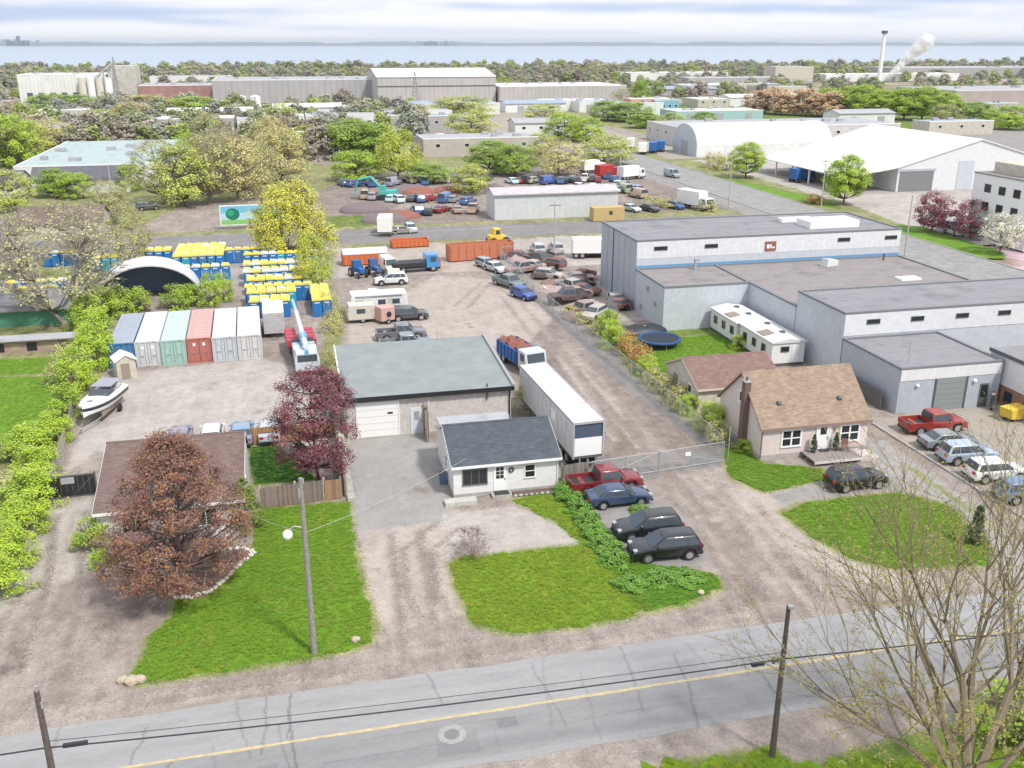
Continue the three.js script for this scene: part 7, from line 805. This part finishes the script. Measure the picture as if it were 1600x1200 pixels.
// chain link: posts, rails and woven wire
function chain(label, pts, h, { name = 'chain_fence', cat = 'fence', m = M.galv, braces = false } = {}) {
  const o = thing(name, label, cat, pts[0][0], pts[0][1]); const X0 = pts[0][0], Z0 = pts[0][1]; const wires = new Buf(), col = [1, 1, 1];
  for (let i = 0; i + 1 < pts.length; i++) { const [ax, az] = pts[i], [bx_, bz] = pts[i + 1], l = Math.hypot(bx_ - ax, bz - az), n = Math.max(1, Math.round(l / 3)), at = (d, y) => [ax - X0 + (bx_ - ax) * d / l, y, az - Z0 + (bz - az) * d / l];
    for (let k = i ? 1 : 0; k <= n; k++) mk('post', bar(at(l * k / n, -0.05), at(l * k / n, h + 0.06), 0.04, 0.04, 7), m, o); mk('top_rail', bar(at(0, h), at(l, h), 0.025, 0.025, 6), m, o); if (braces) { mk('bottom_rail', bar(at(0, 0.12), at(l, 0.12), 0.025, 0.025, 6), m, o); mk('brace', bar(at(0, 0.12), at(l, h), 0.02, 0.02, 6), m, o); }
    const st = 0.17; for (let d = -h; d < l; d += st) for (const s of [1, -1]) { let d0 = d, y0 = 0.06, d1 = d + h, y1 = h - 0.02; if (d0 < 0) { y0 += -d0; d0 = 0; } if (d1 > l) { y1 -= d1 - l; d1 = l; } if (y1 - y0 < 0.05) continue; if (s < 0) { const a = at(l - d0, y0), b = at(l - d1, y1); wires.limb(a, b, 0.0045, 0.0045, col, 3); } else wires.limb(at(d0, y0), at(d1, y1), 0.0045, 0.0045, col, 3); } }
  const w = new THREE.Mesh(wires.geo(), m); w.name = 'wire_mesh'; w.userData.kind = 'stuff'; w.castShadow = w.receiveShadow = true; o.add(w); return o;
}
chain('long chain link fence along the right side of the dirt lane', [[32.0, -64.5], [31.6, -81], [30.6, -100], [30.0, -118], [30.5, -140]], 1.8);
chain('left leaf of the chain link gate across the dirt lane', [[20.5, -62.3], [26.0, -62.9]], 1.7, { name: 'chain_gate', cat: 'gate', braces: true }); { const g = chain('right leaf of the chain link gate across the dirt lane', [[31.7, -63.6], [26.1, -62.92]], 1.7, { name: 'chain_gate', cat: 'gate', braces: true }); mk('sign_plate', bx(0.45, 0.3, 0.03, -3.2, 1.2, 0.5), M.trim, g); }
chain('chain link return beside the pink house', [[32.1, -63.6], [33.6, -66.5]], 1.8, { m: mat(0.25, 0.36, 0.32, { rough: 0.5 }) });
chain('chain link fence around the gravel lot left of the grey building', [[31, -141], [40, -141.5]], 1.9); chain('chain link fence behind the middle yard along the street', [[8, -156], [40, -157]], 1.9);
function boards(label, a, b, h, m, { name = 'wooden_fence', w = 0.16, postM = M.greyWood } = {}) { const o = thing(name, label, 'fence', a[0], a[1], -Math.atan2(b[1] - a[1], b[0] - a[0])); const l = Math.hypot(b[0] - a[0], b[1] - a[1]), r = rng(Math.round(l * 100)), n = Math.floor(l / w), ms = [m, mat(...m.color.toArray().map((v) => v * 0.82), { tex: 'wood', m: 0.9 }), mat(...m.color.toArray().map((v) => v * 1.14), { tex: 'wood', m: 1.1 })]; for (let i = 0; i < n; i++) mk('board', bb(i * w + 0.006, (i + 1) * w - 0.006, 0.03 + 0.02 * r(), h - 0.05 * r(), 0, 0.025), ms[Math.floor(r() * 3)], o); for (const y of [0.35, h - 0.35]) mk('rail', bb(0, l, y - 0.05, y + 0.05, -0.05, -0.002), postM, o); for (let i = 0; i <= Math.ceil(l / 2.4); i++) { const x = Math.min(l, i * 2.4); mk('post', bb(x - 0.06, x + 0.06, 0, h + 0.12, -0.17, -0.052), postM, o); } return o; }
boards('weathered grey wooden fence between the brown roofed house and the driveway', [-3.5, -63.4], [0.9, -63.75], 1.65, mat(0.30, 0.245, 0.225, { tex: 'wood', m: 1 }), { postM: mat(0.5, 0.44, 0.37) }); boards('short newer brown fence section beside the driveway', [0.95, -63.75], [2.1, -63.8], 1.6, mat(0.42, 0.27, 0.17, { tex: 'wood', m: 1 })); boards('orange brown wooden fence at the back of the small garden', [-4.4, -75.3], [2.2, -75.4], 1.5, mat(0.46, 0.26, 0.12, { tex: 'wood', m: 1 })); boards('dark brown wooden fence along the garden beside the driveway', [2.25, -75.2], [2.35, -64.0], 1.5, mat(0.22, 0.15, 0.11, { tex: 'wood', m: 1 })); boards('reddish wooden screen between the bungalow and the workshop', [9.75, -72.7], [9.8, -74.7], 2.6, mat(0.36, 0.235, 0.18, { tex: 'wood', m: 1 })); boards('whitish grey board fence along the left yard edge', [-18.7, -70.2], [-20.1, -88], 1.3, mat(0.5, 0.5, 0.47, { tex: 'wood', m: 1 })); boards('grey wooden panel behind the dark red pickup', [18.3, -62.6], [20.4, -62.9], 1.5, mat(0.3, 0.3, 0.28, { tex: 'wood', m: 1 }));
{ const o = thing('black_gate', 'solid black gate with a grey plate across the left driveway', 'gate', -19.1, -68.3, 0.05); for (let i = 0; i < 10; i++) mk('board', bb(i * 0.385 + 0.01, i * 0.385 + 0.375, 0.1, 1.65, -0.03, 0.03), M.black, o); mk('frame', [bb(0, 3.85, 1.65, 1.74, -0.05, 0.05), bb(0, 3.85, 0.04, 0.12, -0.05, 0.05), bb(-0.1, 0, 0, 1.85, -0.07, 0.07), bb(3.85, 3.95, 0, 1.85, -0.07, 0.07)], M.darkGrey, o); mk('brace', bar([2.3, 0.15, 0.05], [3.8, 1.55, 0.05], 0.03), M.darkGrey, o); mk('plate', bb(1.6, 2.5, 1.1, 1.6, 0.032, 0.045), M.lightRoof, o); }
{ // concrete kerb wall beside the driveway and lot kerb
  const m = mat(0.5, 0.485, 0.46, { tex: 'grain', m: 2 }); tag(mk('retaining_kerb', bb(2.5, 3.0, 0, 0.22, -76, -63.2), m), 'pale concrete strip along the left edge of the driveway', 'kerb'); const k = thing('lot_kerb', 'line of pale concrete kerb stones beside the parked row at right', 'kerb', 47.67, -68.16, 0); const [x0, z0, x1, z1] = [47.67, -68.16, 47.84, -49.31]; const l = Math.hypot(x1 - x0, z1 - z0), n = 9; for (let i = 0; i < n; i++) mk('kerb_stone', bx(0.16, 0.16, l / n - 0.12, (x1 - x0) * (i + 0.5) / n, 0.08, (z1 - z0) * (i + 0.5) / n), m, k);
  const r = rng(61), stone = (o, x, y, z, s, mm) => { const g = new THREE.DodecahedronGeometry(s, 0).scale(1 + 0.4 * r(), 0.7, 1); mk('stone', g.rotateY(r() * 6).translate(x, y, z), mm, o); };
  const sm = [mat(0.52, 0.48, 0.42), mat(0.44, 0.38, 0.32), mat(0.58, 0.55, 0.5)]; const b = thing('garden_bed', 'soil bed edged with pale stones under the bronze tree', 'garden bed', -6.45, -55.17); const bz = [-6.45, -55.17]; const ring = [[-8.93, -54.21], [-8.30, -52.60], [-7.37, -52.39], [-6.31, -52.86], [-5.44, -54.16], [-4.63, -55.95], [-3.86, -57.02], [-4.61, -57.79], [-6.21, -57.81], [-7.80, -57.84]].map(([x, z]) => [x - bz[0], z - bz[1]]); const sh = new THREE.Shape(ring.map(([x, z]) => new THREE.Vector2(x, -z))); mk('soil', new THREE.ExtrudeGeometry(sh, { depth: 0.08, bevelEnabled: false }).rotateX(-Math.PI / 2), mat(0.25, 0.175, 0.15, { tex: 'grain', m: 1 }), b); for (let i = 0; i < ring.length; i++) { const p = ring[i], q = ring[(i + 1) % ring.length], L = Math.hypot(q[0] - p[0], q[1] - p[1]), n = Math.max(1, Math.round(L / 0.38)); for (let k = 0; k < n; k++) stone(b, p[0] + (q[0] - p[0]) * k / n + (r() - 0.5) * 0.1, 0.1, p[1] + (q[1] - p[1]) * k / n + (r() - 0.5) * 0.1, 0.13 + 0.08 * r(), sm[Math.floor(r() * 3)]); }
  const w = thing('low_garden_wall', 'low pinkish white garden wall left of the bronze tree', 'wall', -10.70, -56.71, 0.06); for (let i = 0; i < 9; i++) mk('block', bx(0.5, 0.35, 0.3, -2.0 + i * 0.52, 0.175, 0), mat(0.56 + 0.05 * r(), 0.48 + 0.04 * r(), 0.46), w); for (let i = 0; i < 12; i++) stone(w, -2.2 + i * 0.4, 0.12, -0.7, 0.14 + 0.05 * r(), sm[i % 3]);
  const t = thing('round_tub', 'dark round tub by the left corner of the brown roofed house', 'tub', -12.62, -58.45); mk('tub', new THREE.LatheGeometry([[0.001, 0], [0.4, 0], [0.55, 0.5], [0.58, 0.5], [0.58, 0.56], [0.48, 0.56], [0.44, 0.42], [0.001, 0.42]].map((v) => new THREE.Vector2(...v)), 18), mat(0.07, 0.1, 0.1, { rough: 0.4 }), t); mk('soil', cyl(0.43, 0.43, 0.04, 0, 0.42, 0, 16), mat(0.1, 0.08, 0.06), t);
  for (const [x, z, s, l] of [[-10.20, -44.90, 0.26, 'left of three cream boulders at the lawn corner by the street'], [-9.73, -44.69, 0.3, 'middle of three cream boulders at the lawn corner by the street'], [-9.31, -44.75, 0.27, 'right of three cream boulders at the lawn corner by the street'], [1.76, -45.83, 0.22, 'pale boulder at the lawn end beside the driveway'], [22.18, -46.07, 0.18, 'pale stone in the weed strip end']]) { const g = new THREE.IcosahedronGeometry(s, 2), p = g.attributes.position; for (let k = 0; k < p.count; k++) { const q = 0.8 + 0.5 * nz(p.getX(k) * 0.6 + x, p.getY(k) * 0.6 + p.getZ(k) * 0.4); p.setXYZ(k, p.getX(k) * q * 1.2, p.getY(k) * q * 0.85, p.getZ(k) * q); } g.computeVertexNormals(); tag(mk('boulder', g.translate(0, s * 0.6, 0), mat(0.55, 0.47, 0.36, { tex: 'grain', m: 0.8 })), l, 'boulder', 'boulders').position.set(x, 0, z); }
  const mh = thing('manhole_cover', 'round pale manhole patch in the near lane of the street', 'manhole', 5.64, -37.16, 0, null, 0.034); mk('collar', new THREE.RingGeometry(0.36, 0.68, 32).rotateX(-Math.PI / 2), mat(0.40, 0.395, 0.385, { tex: 'grain', m: 1 }), mh); mk('cover', cyl(0.35, 0.35, 0.012, 0, 0, 0, 28), mat(0.24, 0.235, 0.23, { tex: 'grain', m: 0.6, rough: 0.7 }), mh); mk('patch', new THREE.PlaneGeometry(1.0, 0.7).rotateX(-Math.PI / 2).translate(2.75, 0.004, -0.25), mat(0.235, 0.235, 0.245, { tex: 'grain', m: 0.7 }), mh);
  for (const [x, z, l] of [[13.99, -71.86, 'dark garden bin beside the bungalow left wall'], [9.63, -64.70, 'small blue bin beside the bungalow left wall']].slice(1)) { const q = thing('small_bin', l, 'bin', x, z); mk('tub', prism([[-0.22, 0], [0.22, 0], [0.28, 0.8], [-0.28, 0.8]], 0.5, 0.03), mat(0.1, 0.16, 0.3), q); mk('lid', bx(0.6, 0.06, 0.56, 0, 0.83, 0), M.darkGrey, q); }
  const pp = thing('person', 'person in dark clothes standing by the grey building door', 'person', 60.02, -68.79, 0.4); { // small far figure
    const B = [[[0, 0.95, 0], [0, 1.42, 0], 0.15, 0.17], [[0, 1.42, 0], [0, 1.55, 0], 0.07, 0.06], [[0, 1.62, 0.01], [0, 1.7, 0.01], 0.1, 0.1], [[-0.09, 0.92, 0], [-0.11, 0.5, 0.02], 0.1, 0.075], [[-0.11, 0.5, 0.02], [-0.11, 0.08, 0], 0.07, 0.05], [[-0.11, 0.05, 0], [-0.12, 0.05, 0.16], 0.05, 0.045], [[0.09, 0.92, 0], [0.12, 0.5, -0.02], 0.1, 0.075], [[0.12, 0.5, -0.02], [0.12, 0.08, -0.04], 0.07, 0.05], [[0.12, 0.05, -0.04], [0.13, 0.05, 0.12], 0.05, 0.045], [[-0.2, 1.38, 0], [-0.26, 1.1, 0.02], 0.06, 0.05], [[-0.26, 1.1, 0.02], [-0.2, 0.88, 0.12], 0.045, 0.035], [[0.2, 1.38, 0], [0.27, 1.1, 0.0], 0.06, 0.05], [[0.27, 1.1, 0], [0.24, 0.86, 0.08], 0.045, 0.035], [[-0.2, 1.38, 0], [0.2, 1.38, 0], 0.08, 0.08]]; const sd = (x, y, z) => { let d = 9; for (const [a, b, r0, r1] of B) { const vx = b[0] - a[0], vy = b[1] - a[1], vz = b[2] - a[2], t = Math.max(0, Math.min(1, ((x - a[0]) * vx + (y - a[1]) * vy + (z - a[2]) * vz) / (vx * vx + vy * vy + vz * vz))), q = Math.hypot(x - a[0] - vx * t, y - a[1] - vy * t, z - a[2] - vz * t) - (r0 + (r1 - r0) * t), h = Math.max(0, Math.min(1, 0.5 + 0.5 * (d - q) / 0.05)); d = d * (1 - h) + q * h - 0.05 * h * (1 - h); } return d; };
    const mc = new MarchingCubes(72, barkMat, false, false, 60000); mc.isolation = 0; const n = 72; for (let k = 0; k < n; k++) for (let j = 0; j < n; j++) for (let i = 0; i < n; i++) mc.field[k * n * n + j * n + i] = -sd((i - n / 2) / (n / 2) * 0.95, (j - n / 2) / (n / 2) * 0.95 + 0.9, (k - n / 2) / (n / 2) * 0.95); mc.update(); const c = mc.count, P = mc.positionArray.slice(0, c * 3), NN = mc.normalArray.slice(0, c * 3), col = new Float32Array(c * 3); for (let i = 0; i < c; i++) { const y = P[i * 3 + 1] * 0.95 + 0.9; P[i * 3] *= 0.95; P[i * 3 + 1] = y; P[i * 3 + 2] *= 0.95; const q = y > 1.66 ? [0.06, 0.04, 0.03] : y > 1.47 ? [0.5, 0.33, 0.25] : y > 0.95 ? [0.05, 0.06, 0.09] : y > 0.1 ? [0.06, 0.06, 0.08] : [0.02, 0.02, 0.02]; col.set(q, i * 3); } const g = new THREE.BufferGeometry(); g.setAttribute('position', new THREE.BufferAttribute(P, 3)); g.setAttribute('normal', new THREE.BufferAttribute(NN, 3)); g.setAttribute('color', new THREE.BufferAttribute(col, 3)); const b_ = new THREE.Mesh(g, barkMat); b_.name = 'body'; b_.castShadow = b_.receiveShadow = true; pp.add(b_); }
}
// ---------- clutter of the trade yards in the middle distance ----------
[['olive', 'olive tree left of the white van on grass', 5.71, -289.23, 9, 5], ['tan', 'tan tree above the wood behind the billboard', -3.88, -301.97, 11, 6], ['sparse2', 'pale tree behind the teal roofed building, right', -21.58, -306.06, 12, 6], ['round2', 'lime tree between the trade sheds', -9.40, -326.67, 7, 5], ['olive', 'olive tree right of the cream walled shed', 73.82, -284.04, 6, 5], ['round', 'green tree left of the pale office wall', 136.51, -364.22, 6, 6], ['olive', 'olive shrub tree before the pale teal building', 152.12, -373.33, 5, 5], ['round', 'green tree before the pale teal building, right', 167.29, -376.49, 5, 5], ['tan', 'tan tree at the left of the red factory', -59.45, -422.18, 9, 8], ['olive', 'olive tree in front of the low factory wing', 109.01, -411.27, 7, 9], ['sparse2', 'pale tree at the right end of the low factory wing', 164.69, -467.29, 10, 8], ['round', 'tall dark tree beside the low factory wing', 172.39, -465.51, 14, 5]].forEach(([k, l, x, z, h, r]) => plant(k, l, x, z, h, r));
for (const [x, z, l] of [[-19.62, -519.97, 'left of two white storage tanks below the grey factory'], [-12.70, -518.38, 'right of two white storage tanks below the grey factory']]) { const o = thing('storage_tank', l, 'tank', x, z); mk('shell', cyl(2.6, 2.6, 6, 0, 0, 0, 18), M.trim, o); mk('roof', new THREE.ConeGeometry(2.7, 0.8, 18).translate(0, 6.4, 0), M.fabric, o); mk('ladder', bx(0.4, 6, 0.15, 0, 3, 2.68), M.steel, o); }
{ const r = rng(71), where = ['left of the glazed shed', 'below the white trade shed', 'right of the white trade shed', 'left under the pale shed', 'right under the pale shed', 'beside the dark far tree', 'by the cream walled shed', 'nearest the wood', 'behind the pale shed', 'right of the cream walled shed', 'farthest right before the lime trees', 'before the cream walled shed'], spots = [5.32, -336.36, 13.21, -348.68, 22.12, -367.37, 34.28, -348.79, 45.70, -367.49, 54.69, -383.11, 2.97, -395.05, -20.60, -361.46, 46.77, -418.30, 63.81, -293.78, 69.63, -288.68, 49.75, -317.27]; for (let i = 0; i < spots.length; i += 2) boxTruck(`white box truck among the far trade sheds, ${where[i / 2]}`, [0.7, 0.71, 0.72], M.trim, spots[i], spots[i + 1], r() * 3, { len: 5 + 2 * r(), H: 3.4, group: 'white trucks among the trade sheds' }); }
{ // low roofs packed between the trees and the far factory
  const r = rng(83), wallC = [['white', M.white], ['cream', M.cream], ['grey', M.farGrey], ['pale', M.fabric]], roofC = [['white', M.trim], ['grey', M.lightRoof], ['dark', M.flatRoof], ['blue grey', mat(0.34, 0.42, 0.5, { tex: 'membrane', m: 9 })]];
  const spots = [['left of the teal roofed building', -85.11, -344.15], ['at the left edge by the track', -95.76, -430.56], ['below the white plant, left', -118.97, -513.65], ['below the white plant, right', -79.22, -462.31], ['behind the teal roofed building', -59.63, -397.53], ['right behind the teal roofed building', -43.68, -377.15], ['left of the green fronted shed', -47.28, -440.01], ['right of the green fronted shed', -23.73, -401.21], ['left of the glazed shed', -16.34, -376.25], ['above the glazed shed', -3.67, -429.94], ['above the white trade shed', 15.84, -440.36], ['right of the white trade shed', 25.55, -389.83], ['under the tallest hall, left', 48.30, -457.26], ['under the tallest hall, right', 62.61, -453.96], ['right of the pale shed', 52.67, -365.88], ['before the low factory wing, left', 103.60, -462.26], ['before the low factory wing, middle', 123.74, -467.00], ['before the low factory wing, right', 137.72, -454.38], ['beside the lime trees', 79.28, -338.40], ['left of the orange shed', 141.59, -427.31], ['behind the pale teal building, left', 208.23, -477.90], ['behind the pale teal building, right', 228.88, -484.10], ['below the far cream block', 295.52, -575.69], ['left of the far cream block', 307.97, -663.81], ['right of the low factory wing', 227.12, -591.48], ['by the far grey warehouse', 252.89, -601.91], ['right of the lime row', 317.27, -403.89], ['behind the warehouse ridge', 217.22, -358.30], ['behind the far lot', 223.97, -310.11]];
  spots.forEach(([w, x, z], i) => { const a = wallC[Math.floor(r() * 4)], b = roofC[Math.floor(r() * 4)], d = Math.hypot(x, z) / 300; shed('low_building', `${a[0]} low building with ${b[0]} roof ${w}`, x, z, (10 + 14 * r()) * d, (7 + 6 * r()) * d, 3.6 + 2.2 * r(), a[1], b[1], { pitch: i % 3 ? 0 : 1.2, doors: i % 2 ? 2 : 0, windows: i % 2 ? 0 : 3, group: 'low buildings before the far factory' }); });
  for (let i = 0; i < 8; i++) { const g = new THREE.SphereGeometry(1, 16, 8, 0, 6.283, 0, 1.57), s = 0.8 + 0.7 * r(), p = g.attributes.position; g.scale(s * 1.8, s * 0.6, s * 1.2); for (let k = 0; k < p.count; k++) p.setY(k, p.getY(k) * (0.5 + nz(p.getX(k) / 4 + i, p.getZ(k) / 4))); g.computeVertexNormals(); const o = thing('scrap_heap', `${['pinkish', 'brown'][i % 2]} heap of car parts by the lane fence, ${ord(i)} from the back`, 'scrap heap', 32.4 + 4 * r(), -138 + i * 4.6, r() * 3, 'heaps of car parts by the fence'); mk('heap', g, i % 2 ? mat(0.26, 0.18, 0.16, { tex: 'rust', m: 1 }) : mat(0.45, 0.34, 0.33, { tex: 'rust', m: 1 }), o); for (let k = 0; k < 4; k++) mk('panel', bx(0.9 + 0.6 * r(), 0.04, 0.6, (r() - 0.5) * 2, 0.35 + 0.3 * r(), (r() - 0.5) * 1.4).rotateZ((r() - 0.5) * 0.7), [M.rustRed, M.trim, M.lightRoof, mat(0.3, 0.1, 0.12)][k], o); }
}
renderer.render(scene, camera);
